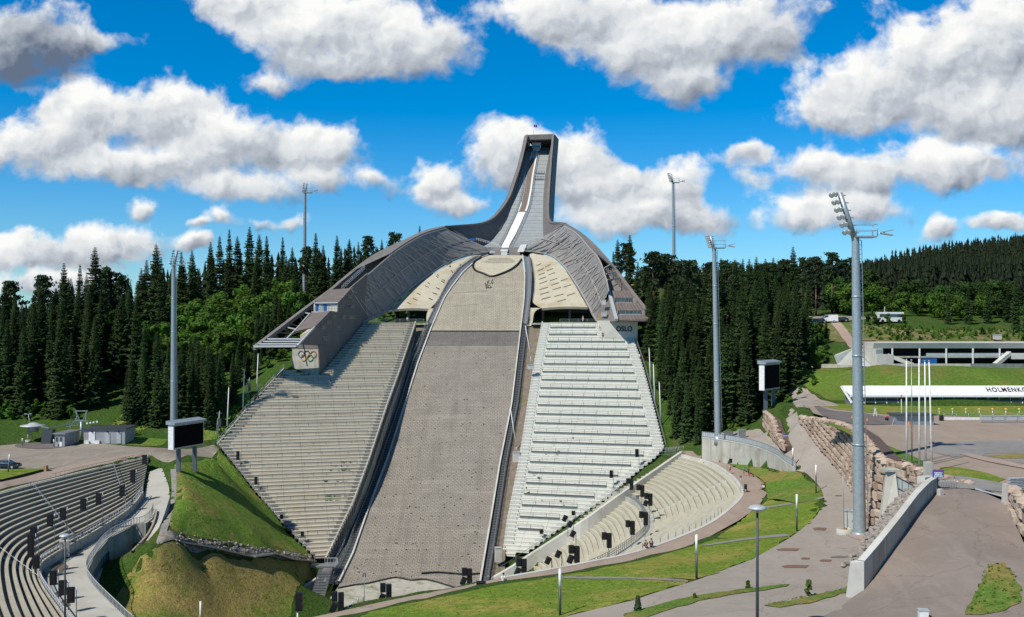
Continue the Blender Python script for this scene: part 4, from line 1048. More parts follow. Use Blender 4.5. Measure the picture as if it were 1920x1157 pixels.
idx=list(range(24,48,3));low=[OL[i]+Ve((1.8,1.5,-max(.6,min(5.5,(49-i)*.42))))for i in idx]
for k in range(len(idx)-1):
 mb.bar(OL[idx[k]],low[k],.25,.25);mb.bar(low[k],OL[idx[k+1]],.2,.2);mb.bar(low[k],low[k+1],.2,.2)
mb.build('outer_truss',M['truss'],jump)
mb=MB();a,b=P(641,543,293),P(684,504,304)
for h in(0,.55,1.1):mb.bar(a+UP*h,b+UP*h,.08,.08)
for q in linear([a,b],1.0):mb.tube(q,q+UP*1.1,.05,.05,4)
mb.bar(P(631,543.5,292),P(648,543.5,291),.5,.4);mb.build('gallery_railing',M['palesteel'],jump)
RB=[]
for i,(px,py,nm)in enumerate(((565,664,'ring_blue'),(576,664,'ring_black'),(588,664.5,'ring_red'),(570,670.5,'ring_yellow'),(582,671,'ring_green'))):
 kx=(px-CX)/F;t=(pA.x-kx*pA.y)/(.957+kx*.289);D=pA.y+.289*t
 c=P(px,py,D);mb=MB();N=28;e1=frL;e2=UP;fn=Ve((-.289,-.957,0))
 rows=[]
 for k in range(N):
  a=2*math.pi*k/N;dr=e1*math.cos(a)+e2*math.sin(a)
  rows.append([c+dr*.74+fn*.1,c+dr*.74+fn*(.16+.01*i),c+dr*.92+fn*(.16+.01*i),c+dr*.92+fn*.1])
 rows.append(rows[0]);mb.grid(rows,0,close=True);mb.build('ring',M[nm],jump)
# ---- right building: slatted roof bands with two window strips above a pier
def RBp(px,py):
 t=(py-545)/(600-545);D=297+(279.5-297)*t;return P(px,py,D)
def band(y0,y1,xl0,xr0,xl1,xr1,nm,m):
 mb=MB();quadpanel(mb,RBp(xl1,y1),RBp(xr1,y1),RBp(xr0,y0),RBp(xl0,y0),.4);return mb.build(nm,m,jump)
def lx(y):return 1142.5+(y-544)*(1157.5-1142.5)/57
def rx(y):return 1184+(y-545)*(1222-1184)/53
M['roofR']=M['roofslat']
band(545,558.5,lx(545),rx(545),lx(558.5),rx(558.5),'roof',M['roofR'])
band(567.5,582,lx(567.5),rx(567.5),lx(582),rx(582),'roof',M['roofR'])
band(590,601,lx(590),rx(590),lx(601),rx(601)-.5,'roof',M['roofR'])
for(y0,y1,npn)in((558.5,567.5,5),(582,590,6)):
 for(x0,x1)in((lx(y0),lx(y0)+6),(rx(y0)-7,rx(y0))):
  mb=MB();quadpanel(mb,RBp(x0,y1),RBp(x1,y1),RBp(x1,y0),RBp(x0,y0),.4);mb.build('roof_cheek',M['cladding'],jump)
 x0,x1=lx(y0)+6,rx(y0)-7
 a=RBp(x0,y1)+Ve((0,.6,.15));b=RBp(x1,y1)+Ve((0,.6,.15));c=RBp(x1,y0)+Ve((0,.1,0));d=RBp(x0,y0)+Ve((0,.1,0))
 a.y=d.y;b.y=c.y
 mb=MB()
 for k in range(npn+1):
  t=k/npn;mb.bar(a.lerp(b,t)+Ve((0,-.1,0)),d.lerp(c,t)+Ve((0,-.1,0)),.12,.12)
 mb.bar(a+Ve((0,-.1,0)),b+Ve((0,-.1,0)),.14,.2);f=mb.build('window',M['cladding'],jump)
 mb=MB();mb.face([a,b,c,d]);mb.build('pane',M['glass'],f)
 mb=MB();mb.hexa([RBp(x0,y1)+UP*-.3,RBp(x1,y1)+UP*-.3,b+UP*-.3,a+UP*-.3],[RBp(x0,y1),RBp(x1,y1),b,a]);mb.build('sill',M['palesteel'],f)
ridge=[RBp(1142.5,544),RBp(1157.7,601)]
mb=MB();mb.bar(ridge[0]+Ve((-.3,-.3,.2)),ridge[1]+Ve((-.3,-.3,.2)),.9,.7);mb.build('hip_beam',M['palesteel'],jump)
iw=[P(1118,604,300),RBp(1157.5,602),RBp(1142.5,544.5),P(1136,545,297),P(1127,566,299)]
mb=MB();mb.face([iw[0],P(1131,604.5,292),iw[1],iw[2],iw[3],iw[4]])
mb.face([iw[0]+Ve((.4,.5,0)),iw[4]+Ve((.4,.5,0)),iw[3]+Ve((.4,.5,0)),iw[2]+Ve((.4,.5,0)),iw[1]+Ve((.4,.5,0)),P(1131,604.5,292)+Ve((.4,.5,0))])
mb.build('side_wall',M['slats']if False else M['cladding'],jump)
d_in=(iw[1]-iw[0]);d_in.z=0;d_in.normalize();n_in=Ve((d_in.y,-d_in.x,0))
if n_in.x>0:n_in=-n_in
def iwp(px,py):
 kx=(px-CX)/F;o=iw[0];t=(kx*o.y-o.x)/(d_in.x-kx*d_in.y);return P(px,py,o.y+d_in.y*t)
for(x0,y0,n)in((1130,571.5,3),(1129,593.5,4)):
 a=iwp(x0,y0)+n_in*.15
 window(jump,a,d_in,UP,2.0*n/1.5,1.35,n_in,n,'palesteel','shell_concrete' if False else 'paleglass')
mb=MB();a=iwp(1124,604)+n_in*.1;mb.bar(a,a+UP*2.6,1.1,.2);mb.build('side_door',M['wood'],jump)
sof=[RBp(1157.5,601)+UP*-.2,RBp(1222,599)+UP*-.2,P(1203,598,296)+UP*-.6,P(1131,604,294)+UP*-.3]
mb=MB();mb.face(sof[::-1]);mb.face([q+UP*.3 for q in sof]);mb.build('soffit',M['cladding'],jump)
q0=RS(1141,640);q0=Ve((q0.x-.9,q0.y+.2,0));q1=Ve((q0.x+8.9,q0.y-2.0,0));bk=Ve((1.5,12,0));bkl=Ve((-1.5,10,0))
mb=MB();zt=60.6
mb.hexa([Ve((q.x,q.y,50))for q in(q0,q1,q1+bk,q0+bkl)],[Ve((q.x,q.y,zt))for q in(q0,q1,q1+bk,q0+bkl)]);mb.build('pier',M['pale_concrete'],jump)
dr=(q1-q0).normalized();fnr=Ve((dr.y,-dr.x,0))
kx=(1170.5-CX)/F;t=(kx*q0.y-q0.x)/(dr.x-kx*dr.y);cO=P(1170.5,617,q0.y+dr.y*t)+fnr*.06
text_on('OSLO','lettering',jump,cO,dr,UP,1.95,M['lettering'],.04,.035,1.05,.88)
mb=MB()
for a,b in(((1133,503,306),(1144,497,309)),((1137,513.5,303),(1154,510,306)),((1139,524.5,298),(1162,522,303))):
 mb.bar(P(*a),P(*b),.35,.35)
mb.build('cross_strut',M['palesteel'],jump)
mb=MB();pp=[P(*q)for q in[(1128,480,316),(1140,496,311),(1152,511,307),(1164,525,303.5),(1177,541,299)]]
for k,q in enumerate(pp):
 mb.bar(q+Ve((0,1,0)),Ve((q.x-.8,q.y+2.5,q.z-3.2-k*.7)),.25,.25)
 if k:mb.bar(pp[k-1]+Ve((0,1,0)),Ve((q.x-.8,q.y+2.5,q.z-3.2-k*.7)),.2,.2)
mb.build('outer_truss',M['truss'],jump)
mb=MB();mb.face([P(1126,482,322),P(1141,545,303),P(1182,545,303),P(1128,478,322)]);mb.build('bay_panel',M['slats']if False else M['cladding'],jump)
# ------------------------------------------------------------------ grandstands
def clip_row(poly2,q):
 """intersections of the line across = q with a polygon given in (along, down) coordinates"""
 xs=[]
 n=len(poly2)
 for i in range(n):
  (a1,d1),(a2,d2)=poly2[i],poly2[i-1]
  if(d1>q)!=(d2>q):xs.append(a1+(a2-a1)*(q-d1)/(d2-d1))
 return sorted(xs)
def grandstand(name,label,p0,d,poly,m,railm,beamm,nrail,aisle,railh):
 d3=Ve((d[0],d[1],0));a3=Ve((-d[1],d[0],0)) 
 if a3.x<0:a3=-a3
 o=Vector(p0)
 root=thing(name,label,'grandstand',tuple(sum(poly,Vector())/len(poly)))
 p2=[((q-o).dot(a3),(q-o).dot(d3))for q in poly]
 TR=1.11;RI=TR*SLOPE
 q0=min(p[1]for p in p2);q1=max(p[1]for p in p2)
 N=int((q1-max(q0,-.5))/TR)+1
 mb=MB();ai=MB();ai2=MB();rails=[]
 for k in range(N):
  q=k*TR+.02;qm=q+TR*.5
  xs=clip_row(p2,qm)
  if len(xs)<2:continue
  zt=o.z-RI*k
  for x0,x1 in zip(xs[0::2],xs[1::2]):
   w_=x1-x0
   if w_<.6:continue
   pt=lambda x,qq,z:Ve((o.x,o.y,0))+a3*x+d3*qq+UP*z
   seg=max(1,int(w_/6))
   xx=[x0+w_*i/seg for i in range(seg+1)]
   zb=zt-RI
   prof=[(q,zt),(q+TR-.08,zt),(q+TR,zt-.02),(q+TR,zt-.16),(q+TR-.07,zt-.2),(q+TR-.07,zb)]
   rows=[[pt(x,qq,z)for x in xx]for qq,z in prof]
   acc=0;us=[]
   for j,(qq,z)in enumerate(prof):
    us.append([(x,k*2.3+j*.35)for x in xx])
   mb.grid(rows,0,us)
   for x in(x0,x1):
    mb.face([pt(x,q,zt),pt(x,q+TR,zt),pt(x,q+TR,zb-2.2),pt(x,q,zt-2.9)])
   for am,ax0,ax1 in((ai,x0+.15,x0+aisle[0]),(ai2,x1-aisle[1],x1-.15)):
    if aisle[0]and w_>7:
     am.hexa([pt(ax0,q+TR-.02,zb-.02),pt(ax1,q+TR-.02,zb-.02),pt(ax1,q+TR+.42,zb-.02),pt(ax0,q+TR+.42,zb-.02)],
       [pt(ax0,q+TR-.02,zb+RI*.5),pt(ax1,q+TR-.02,zb+RI*.5),pt(ax1,q+TR+.42,zb+RI*.5),pt(ax0,q+TR+.42,zb+RI*.5)])
   if k%3==2 and w_>8:rails.append((k,q+TR,zt,x0+aisle[0]+.6,x1-aisle[1]-.6,pt))
 o_=mb.build('terraces',m,root)
 ai.build('aisle_steps',M[beamm[1]],root);ai2.build('aisle_steps',M[beamm[1]],root)
 for(k,q,z,x0,x1,pt)in rails:
  if x1-x0<3:continue
  b=MB()
  a0,a1=pt(x0,q-.05,z),pt(x1,q-.05,z)
  if beamm[0]:b.bar(a0+UP*.06+d3*.1,a1+UP*.06+d3*.1,.3,railh[0])  # added dark beam stands in for the shaded riser line below the rail
  b.bar(a0+UP*railh[1],a1+UP*railh[1],.07,.07)
  n=max(2,int((x1-x0)/2.9))
  for i in range(n+1):
   p=a0.lerp(a1,i/n);b.tube(p,p+UP*railh[1],.045,.045,4,caps=False)
  b.build('crush_barrier',railm,root)
 return root,p2,d3,a3
M['rail_dark']=plain('barrier_steel',(.12,.13,.135),.5,.3)
M['stepdark']=mat('step_grating',(.22,.215,.195),(.16,.155,.14),2,.8)
M['steppale']=mat('pale_steps',(.5,.5,.46),(.42,.42,.38),2,.85)
gsL,p2L,dL3,aL3=grandstand('grandstand','weathered grey concrete grandstand below the pier with coloured rings',LS0,LSD,LS_poly,M['terrace_left'],M['rail_dark'],('','stepdark'),0,(2.1,2.0),(.2,.75))
gsR,p2R,dR3,aR3=grandstand('grandstand','bright pale grandstand with dark barriers below the OSLO lettering',RS0,RSD,RS_poly,M['terrace_right'],M['rail_dark'],('x','steppale'),0,(2.3,2.3),(.26,1.0))
def edge_wall(pts,h,dn,t,m,name,root,off=Ve((0,0,0))):
 mb=MB();pp=linear(pts,2.0)
 nrm=Ve((pts[1].y-pts[0].y,-(pts[1].x-pts[0].x),0)).normalized()*t
 mb.grid([[p+off+UP*-dn,p+off+UP*h,p+off+nrm+UP*h,p+off+nrm+UP*-dn]for p in pp],0,close=True)
 return mb.build(name,m,root)
lp=LS_poly[:6];edge_wall(lp,.55,5.5,.35,M['concrete'],'edge_wall',gsL)
rp=RS_poly[:6];edge_wall(rp,.45,3.0,-.35,M['concrete'],'edge_wall',gsR)
def edge_rail(pts,root,m,name='edge_railing',h=1.05,st=2.0,r=.05,hs=(1.05,.55)):
 mb=MB();pp=linear(pts,st)
 for p in pp:mb.tube(p,p+UP*h,r,r,4,caps=False)
 for k in hs:mb.path([p+UP*k for p in pp],r,4)
 return mb.build(name,m,root)
edge_rail([q+Ve((-.4,0,.1))for q in(LS_poly[11],LS_poly[10],LS_poly[9])],gsL,M['palesteel'])
mbk=MB();
for a,b in zip((LS_poly[11],LS_poly[10]),(LS_poly[10],LS_poly[9])):mbk.bar(a+Ve((-.3,0,.15)),b+Ve((-.3,0,.15)),.3,.3)
mbk.build('edge_kerb',M['pale_concrete'],gsL)
edge_rail([q+Ve((-.4,0,.1))for q in(LS_poly[9],LS_poly[8],LS_poly[7],LS_poly[6])],gsL,M['galv'])
edge_rail([q+Ve((.3,0,.1))for q in(RS_poly[14],RS_poly[13],RS_poly[12],RS_poly[11])],gsR,M['galv'])
mb=MB();a,b=RS(1236,853),PZ(1272,851,30.9);
for k in range(7):
 p=a.lerp(b,k/6)+Ve((0,0,.2));mb.tube(p,p+UP*1.3,.05,.05,4);q=p+Ve((1.5,2.5,0));mb.tube(q,q+UP*1.3,.05,.05,4)
for h in(.1,.7,1.3):
 mb.bar(a+UP*h,b+UP*h,.08,.08);mb.bar(a+Ve((1.5,2.5,h)),b+Ve((1.5,2.5,h)),.08,.08)
mb.build('steel_landing',M['galv'],gsR)
mb=MB();random.seed(3)
for(px,py)in[(640+random.uniform(-30,16),random.choice((868,875,884,905,933,941)))for _ in range(60)]+[(random.uniform(980,1080),random.uniform(820,950))for _ in range(30)]:
 v=LS(px,py)if px<800 else RS(px,py);s=random.uniform(.25,.5)
 for j in range(4):
  a=random.uniform(0,6.28);dx,dy=math.cos(a)*s,math.sin(a)*s
  mb.face([(v.x-dx*.5,v.y-dy*.5,v.z),(v.x+dx*.5,v.y+dy*.5,v.z),(v.x+dx,v.y+dy,v.z+s),(v.x-dx*.7,v.y-dy*.7,v.z+s*.9)])
tag(mb.build('weeds',M['tuftgreen']),'tufts of green weeds growing on the grandstand benches','weeds',kind='stuff')
# ------------------------------------------------------------------ right bowl terraces
_rb=np.array([(q.x,q.y)for q in rim_r])
def offset_curve(pts,w_):
 n=len(pts);out=[]
 for i in range(n):
  a,b=pts[max(0,i-3)],pts[min(n-1,i+3)];t=Ve((b.x-a.x,b.y-a.y,0)).normalized();nr=Ve((t.y,-t.x,0))
  out.append(Ve((pts[i].x,pts[i].y,0))+nr*w_)
 res=[out[0]]
 for i in range(1,n):
  t=pts[i]-pts[i-1];dv=out[i]-res[-1];dv.z=0
  res.append(out[i]if dv.x*t.x+dv.y*t.y>0 else res[-1].copy())
 out=res
 for it in range(int(w_*1.5)):
  out=[out[0]]+[(out[i-1]+out[i]*2+out[i+1])/4 for i in range(1,n-1)]+[out[-1]]
 return out
bowlR=thing('terraced_bowl','curved pale concrete terraces sweeping round the outrun below the bright grandstand','terraces',tuple(rim_r[40]))
rows_w=[]
zc=RZ
prof=[]
for k in range(14):prof.append((1.0+k*1.0,1.0,.5))
mb=MB();w0=.35;z=RZ+.15
cur=offset_curve(rim_r,.05)
mb.grid([[p+UP*(RZ-.5)for p in offset_curve(rim_r,-.25)],[p+UP*(RZ+.22)for p in offset_curve(rim_r,-.25)],[p+UP*(RZ+.22)for p in offset_curve(rim_r,.3)],[p+UP*(RZ-.6)for p in offset_curve(rim_r,.3)]],0)
mb.build('rim_kerb',M['pale_concrete'],bowlR)
def terr(n,w_start,z_start,tread,rise,name):
 mb=MB();w_=w_start;z=z_start
 for k in range(n):
  A=offset_curve(rim_r,w_);B=offset_curve(rim_r,w_+tread)
  us=lambda r:[(i*1.3,k*2.1+r)for i in range(len(A))]
  mb.grid([[p+UP*z for p in A],[p+UP*z for p in B],[p+UP*(z-.14)for p in B],[a.lerp(b,.06)+UP*(z-.17)for a,b in zip(B,A)],[a.lerp(b,.06)+UP*(z-rise)for a,b in zip(B,A)]],0,[us(0),us(.8),us(1),us(1.2),us(1.6)])
  w_+=tread;z-=rise
 return mb.build(name,M['terrace_bowl'],bowlR),w_,z
o_,w1,z1=terr(14,.3,RZ-.3,1.05,.49,'upper_benches')
A,B=offset_curve(rim_r,w1),offset_curve(rim_r,w1+1.6)
mb=MB();mb.grid([[p+UP*z1 for p in A],[p+UP*z1 for p in B],[p+UP*(z1-1.0)for p in B]],0);mb.build('gangway',M['deck_concrete'],bowlR)
mb=MB();RBn=[p+UP*z1 for p in offset_curve(rim_r,w1+1.45)]
for p in RBn[::1]:mb.tube(p,p+UP*1.1,.05,.05,4,caps=False)
for h in(1.1,.75,.4):mb.path([p+UP*h for p in RBn],.045,4)
mb.build('gangway_railing',M['galv'],bowlR)
terr(21,w1+1.6,z1-1.0,.95,.62,'lower_benches')
for ii in(30,54):
 for k in range(14):
  w_=.3+k*1.05;z=RZ-.3-k*.49
  a,b=offset_curve(rim_r,w_+1.05)[ii],offset_curve(rim_r,w_+1.45)[ii]
  t=(offset_curve(rim_r,w_)[ii+1]-offset_curve(rim_r,w_)[ii-1]).normalized()*.55
  mb=MB();mb.hexa([a-t+UP*(z-.5),b-t+UP*(z-.5),b+t+UP*(z-.5),a+t+UP*(z-.5)],[a-t+UP*(z-.24),b-t+UP*(z-.24),b+t+UP*(z-.24),a+t+UP*(z-.24)])
  mb.build('bench_step',M['pale_concrete'],bowlR)
pp=[p+UP*RZ for p in offset_curve(rim_r,.6)][62:90:2]
for p in pp:mb=MB();mb.tube(p,p+UP*1.1,.05,.05,4);mb.build('rim_post',M['galv'],bowlR)
mb=MB();kk=catmull(kp,1.5)
mb.grid([[p+Ve((.1,1.1,-1.5)),p+Ve((0,1.1,.45)),p+Ve((.3,0,.5)),p+Ve((.3,0,-2.5))]for p in kk],0,close=True);mb.build('side_kerb',M['pale_concrete'],bowlR)
mb=MB()
for p in kk[::2]:mb.tube(p+Ve((-.8,1.4,-.3)),p+Ve((-.8,1.4,1.0)),.04,.04,4)
mb.path([p+Ve((-.8,1.4,1.0))for p in kk],.04,4);mb.build('side_railing',M['rail_dark'],bowlR)
# ------------------------------------------------------------------ left bowl terraces
bowlL=thing('terraced_bowl','curved dark sided terraces beside the winding concrete walkway and parking area','terraces',tuple(rim_l_top[30]))
NR=15;mb=MB()
def lrow(t,i):return rim_l_top[i].lerp(rim_l_bot[i],t)
for k in range(NR):
 t0,t1=k/NR,(k+1)/NR
 A=[lrow(t0,i)for i in range(NL)];B=[lrow(t1,i)for i in range(NL)]
 seat=[a.lerp(b,.58)for a,b in zip(A,B)]
 us=lambda r:[(i*1.4,k*2.1+r)for i in range(NL)]
 za=lambda p,i,tt:Ve((p.x,p.y,lrow(tt,i).z))
 mb.grid([[za(A[i],i,t0)+UP*.02 for i in range(NL)],[za(A[i].lerp(B[i],.5),i,t0)+UP*.02 for i in range(NL)],[za(A[i].lerp(B[i],.5),i,t0)-UP*.12 for i in range(NL)],
   [za(A[i].lerp(B[i],.04),i,t0)-UP*.14 for i in range(NL)],[za(A[i].lerp(B[i],.04),i,t1)-UP*.42 for i in range(NL)],[za(B[i],i,t1)-UP*.42 for i in range(NL)],[za(B[i],i,t1)+UP*.02 for i in range(NL)]],
   0,[us(0),us(.5),us(.6),us(.7),us(1.1),us(1.7),us(2.0)])
mb.build('benches',M['terrace_dark'],bowlL)
for ii in(9,27,46):
 mb=MB()
 for k in range(NR):
  a=lrow((k+.4)/NR,ii);b=lrow((k+.95)/NR,ii);t=(lrow(k/NR,ii+1)-lrow(k/NR,ii-1)).normalized()*.8
  a.z=b.z=lrow((k+1)/NR,ii).z-.15
  mb.hexa([a-t+UP*-.3,b-t+UP*-.3,b+t+UP*-.3,a+t+UP*-.3],[a-t,b-t,b+t,a+t])
 mb.build('bench_steps',M['pale_concrete'],bowlL)
 mb=MB();pts=[lrow(k/14,ii)+Ve((.3,-.9,0))for k in range(15)]
 for p in pts:mb.tube(p,p+UP*1.0,.04,.04,4)
 mb.path([p+UP*1.0 for p in pts],.05,4);mb.build('step_railing',M['galv'],bowlL)
mb=MB();mb.grid([[p+UP*-2.5,p+UP*.35,p+Ve((.35,-.1,.35)),p+Ve((.35,-.1,-2.5))]for p in rim_l_bot],0,close=True);mb.build('parapet',M['concrete'],bowlL)
mb=MB()
for i,p in enumerate(rim_l_bot):
 q=p+Ve((.18,0,.35));mb.tube(q,q+UP*.95,.07,.07,4)
pp=[p+Ve((.18,0,1.3))for p in rim_l_bot];mb.path(pp,.09,5);mb.path([p-UP*.5 for p in pp],.05,4);mb.build('parapet_railing',M['palesteel'],bowlL)
mb=MB();p=rim_l_bot[31];mb.box(p+Ve((.3,0,.2)),(1.4,1.2,2.4),R(20));mb.build('pillar',M['concrete'],bowlL)
mb=MB();pts=rim_l_top[4:24]
for p in pts[::1]:mb.tube(p,p+UP*1.0,.04,.04,4)
mb.path([p+UP*1.0 for p in pts],.04,4);mb.build('rim_railing',M['galv'],bowlL)
mb=MB();mb.grid([[p+Ve((-.5,.4,-1.0)),p+Ve((-.5,.4,.12)),p+Ve((.1,0,.12)),p+Ve((.1,0,-.8))]for p in rim_l_top],0,close=True);mb.build('rim_kerb',M['concrete'],bowlL)
# ------------------------------------------------------------------ the winding walkway on its building
deck=thing('walkway_deck','winding pale concrete walkway deck with railing above a row of windows','walkway',tuple(PZ(205,1012,25.4)))
inner=[Ve((p.x+.35,p.y,0))for p in rim_l_bot]
de=[PZ(253,1177,22.9),PZ(232,1157,23.1),PZ(180,1105,23.5),PZ(163,1073,23.8),PZ(178,1043,24.2),PZ(205,1012,24.7),PZ(252,988,25.4)]
de2=[PZ(292,958,27.2),PZ(300,930,28.6)]
outl=inner[::-1]
ring=[Ve((p.x,p.y,0))for p in outl[::2]]+[PZ(272,905,30),PZ(281,872,31.9)]+[PZ(303,866,32.1),PZ(317,893,30.9),PZ(319,925,29.2)]+[PZ(306,952,28),PZ(296,952,27.6),PZ(288,968,26.8)]+de[::-1]
for q in ring:q.z=0
o=drape('deck_surface',ring,M['deck_concrete'],0.0,False,1.2,zf=zdeck);o.parent=deck;del o['kind']
for v in o.data.vertices:v.co-=Vector(WLOC['walkway_deck'])
for k,(px,py,rx_,ry_)in enumerate(((163,1006,7,2.5),(160,1019,11,4),(140,1037,13,6),(110,1062,16,9),(80,1073,10,5),(108,1105,8,4),(122,1120,10,6),(105,1138,8,5),(176,1004,7,2))):
 pl=[PZ(px+rx_*math.cos(a)*(1+.25*math.sin(3*a+k)),py+ry_*math.sin(a)*(1+.2*math.cos(2*a+k)),24.2)for a in np.arange(0,6.28,.5)]
 o=drape('damp_patch',pl,M['wet'],.03,True,.8,zf=zdeck);o.parent=deck;del o['kind']
 for v in o.data.vertices:v.co-=Vector(WLOC['walkway_deck'])
dz=lambda p:Ve((p.x,p.y,zdeck(p.x,p.y)))
ed=[dz(p)for p in catmull(de,.9)]
nm_=len(ed);mb=MB()
mb.grid([[p+UP*.12,p+UP*-2.1]for p in ed],0)
mb.grid([[p+UP*-3.9+Ve((-.35,.1,0)),p+Ve((-.1,0,-9))]for p in ed],0)
solid=[i for i in range(nm_)if not(nm_*.42<i<nm_*.86)]
mb.grid([[p+UP*-2.1,p+UP*-2.1+Ve((-.4,.1,0))]for p in ed],0);mb.grid([[p+UP*-3.9+Ve((-.0,0,0)),p+UP*-3.9+Ve((-.4,.1,0))]for p in ed],0)
mb.grid([[p+UP*-2.1,p+UP*-4.0]for p in ed[int(nm_*.86):]],0);mb.grid([[p+UP*-2.1,p+UP*-4.0]for p in ed[:int(nm_*.42)]],0)
mb.grid([[p+UP*-3.9,p+UP*-9]for p in ed],0)
mb.build('building_wall',M['concrete'],deck)
mb=MB();seg=ed[int(nm_*.42):int(nm_*.86)+1]
for p in seg[::1]:mb.tube(p+UP*-4+Ve((-.3,.1,0)),p+UP*-2+Ve((-.3,.1,0)),.07,.07,4)
f=mb.build('window_band',M['palesteel'],deck)
mb=MB();mb.grid([[p+UP*-2.05+Ve((-.38,.1,0)),p+UP*-3.95+Ve((-.38,.1,0))]for p in seg],0);mb.build('pane',M['glass'],f)
def baluster(pts,parent,st=.45,h=1.1,m='palesteel'):
 mb=MB();pp=resample(pts,max(3,int(sum((b-a).length for a,b in zip(pts[:-1],pts[1:]))/st)))
 for i,p in enumerate(pp):mb.tube(p,p+UP*h,.04 if i%4 else .06,.04 if i%4 else .06,4,caps=False)
 mb.path([p+UP*h for p in pp],.06,5);mb.path([p+UP*.12 for p in pp],.04,4);return mb.build('railing',M[m],parent)
baluster([p+Ve((-.15,.05,.1))for p in ed],deck)
r2_=[dz(PZ(215,997,25)),dz(PZ(245,986,25.6)),dz(PZ(270,973,26.4)),dz(PZ(283,958,27.1)),dz(PZ(287,944,27.8))]
baluster(catmull(r2_,.6),deck)
mb=MB();pw_=catmull([ed[-1],dz(PZ(270,978,26.2)),dz(PZ(284,962,27)),dz(PZ(288,946,27.8))],.8)
mb.grid([[p+UP*.25+Ve((.0,0,0)),p+UP*.25+Ve((.3,0,0)),p+Ve((.3,0,-4)),p+Ve((0,0,-4))]for p in pw_],0,close=True);mb.build('ramp_wall',M['concrete'],deck)
rl=[PZ(293,948,27.9),PZ(289,975,26.2),PZ(276,1005,24.2),PZ(246,1038,22.9)];rr=[PZ(319,930,29.0),PZ(304,975,26.2),PZ(288,1008,24.2),PZ(266,1036,22.9)]
n=16;A=resample(catmull(rl,.6),n);B=resample(catmull(rr,.6),n)
mb=MB();mb.grid([[a,b]for a,b in zip(A,B)],0);mb.grid([[b,b+Ve((.2,0,-2.5))]for b in B],0);mb.build('ramp_surface',M['deck_concrete'],deck)
mb=MB();mb.grid([[p+UP*.02,p+Ve((.3,0,.02)),p+Ve((.3,0,.5)),p+Ve((0,0,.5))]for p in A[2:]],0,close=True);mb.build('ramp_kerb',M['path'],deck)
fb=thing('footbridge','narrow metal footbridge across the grass bank below the dark grandstand','footbridge',tuple(PZ(400,1030,21)))
fp=[PZ(252,1038,22.8),PZ(300,1023,22.8),PZ(337,1018,22.8),PZ(400,1029,20.4),PZ(472,1046,17.2),PZ(512,1040,15.6),PZ(545,1050,13.2),PZ(588,1054,10.9)]
fp=[p+UP*.25 for p in fp]
mb=MB()
for a,b in zip(fp[:-1],fp[1:]):mb.bar(a,b,1.5,.25)
mb.build('bridge_deck',M['galv'],fb)
baluster([p+Ve((.1,.75,.1))for p in fp],fb,1.3,1.0,'rail_dark')
for i in(2,3):
 mb=MB();p=fp[i]+Ve((.3,0,0))if i==2 else fp[3].lerp(fp[4],.08);mb.bar(p+UP*-.1,Ve((p.x,p.y,H(p.x,p.y)-.6)),.5,.5);mb.build('bridge_pier',M['concrete'],fb)
st=thing('outrun_stairs','steep steel stairs from the bridge landing down to the outrun','stairs',tuple(PZ(590,1055,10.5)))
s0,s1=PZ(613,1062,10.0),PZ(590,1160,2.5)
s0=P(612,1062,206);s1=P(583,1165,190)
sv=(s1-s0);mb=MB();n=34
for k in range(n):
 p=s0+sv*(k/n);mb.box(p,(2.6,.32,.08))
mb.build('stair_tread',M['galv'],st)
mb=MB()
for sx in(-1.35,1.35):mb.bar(s0+Ve((sx,0,-.15)),s1+Ve((sx,0,-.15)),.12,.4)
mb.build('stringer',M['darksteel'],st)
mb=MB();mb.hexa([s0+Ve((-3.4,0,-.25)),s0+Ve((1.9,0,-.25)),s0+Ve((1.9,2.6,-.25)),s0+Ve((-3.4,2.6,-.25))],[s0+Ve((-3.4,0,0)),s0+Ve((1.9,0,0)),s0+Ve((1.9,2.6,0)),s0+Ve((-3.4,2.6,0))]);mb.build('landing',M['galv'],st)
baluster([s0+Ve((1.9,0,0)),s0+Ve((1.9,2.6,0)),s0+Ve((-.8,2.6,0))],st,.5)
sw=thing('side_wall','stepped concrete wall beside the steel stairs at the bank foot','wall',tuple(P(575,1090,204)))
wl_=[P(594,1083,204),P(570,1098,200),P(552,1108,198),P(541,1157,190),P(537,1180,187)]
wl2=linear(wl_,1.0)
mb=MB();mb.grid([[p+UP*-6,p,p+Ve((.4,0,0)),p+Ve((.4,0,-6))]for p in wl2],0,close=True)
mb.build('wall_body',M['concrete'],sw)
mb=MB();mb.grid([[p+Ve((-.05,0,-.05)),p+Ve((-.05,0,.12)),p+Ve((.48,0,.12)),p+Ve((.48,0,-.05))]for p in wl2],0,close=True);mb.build('coping',M['pale_concrete'],sw)
def rag(pts,a=.22):
 return[p+Ve((random.uniform(-a,a),random.uniform(-a,a),0))for p in linear(list(pts)+[pts[0]],.9)[:-1]]
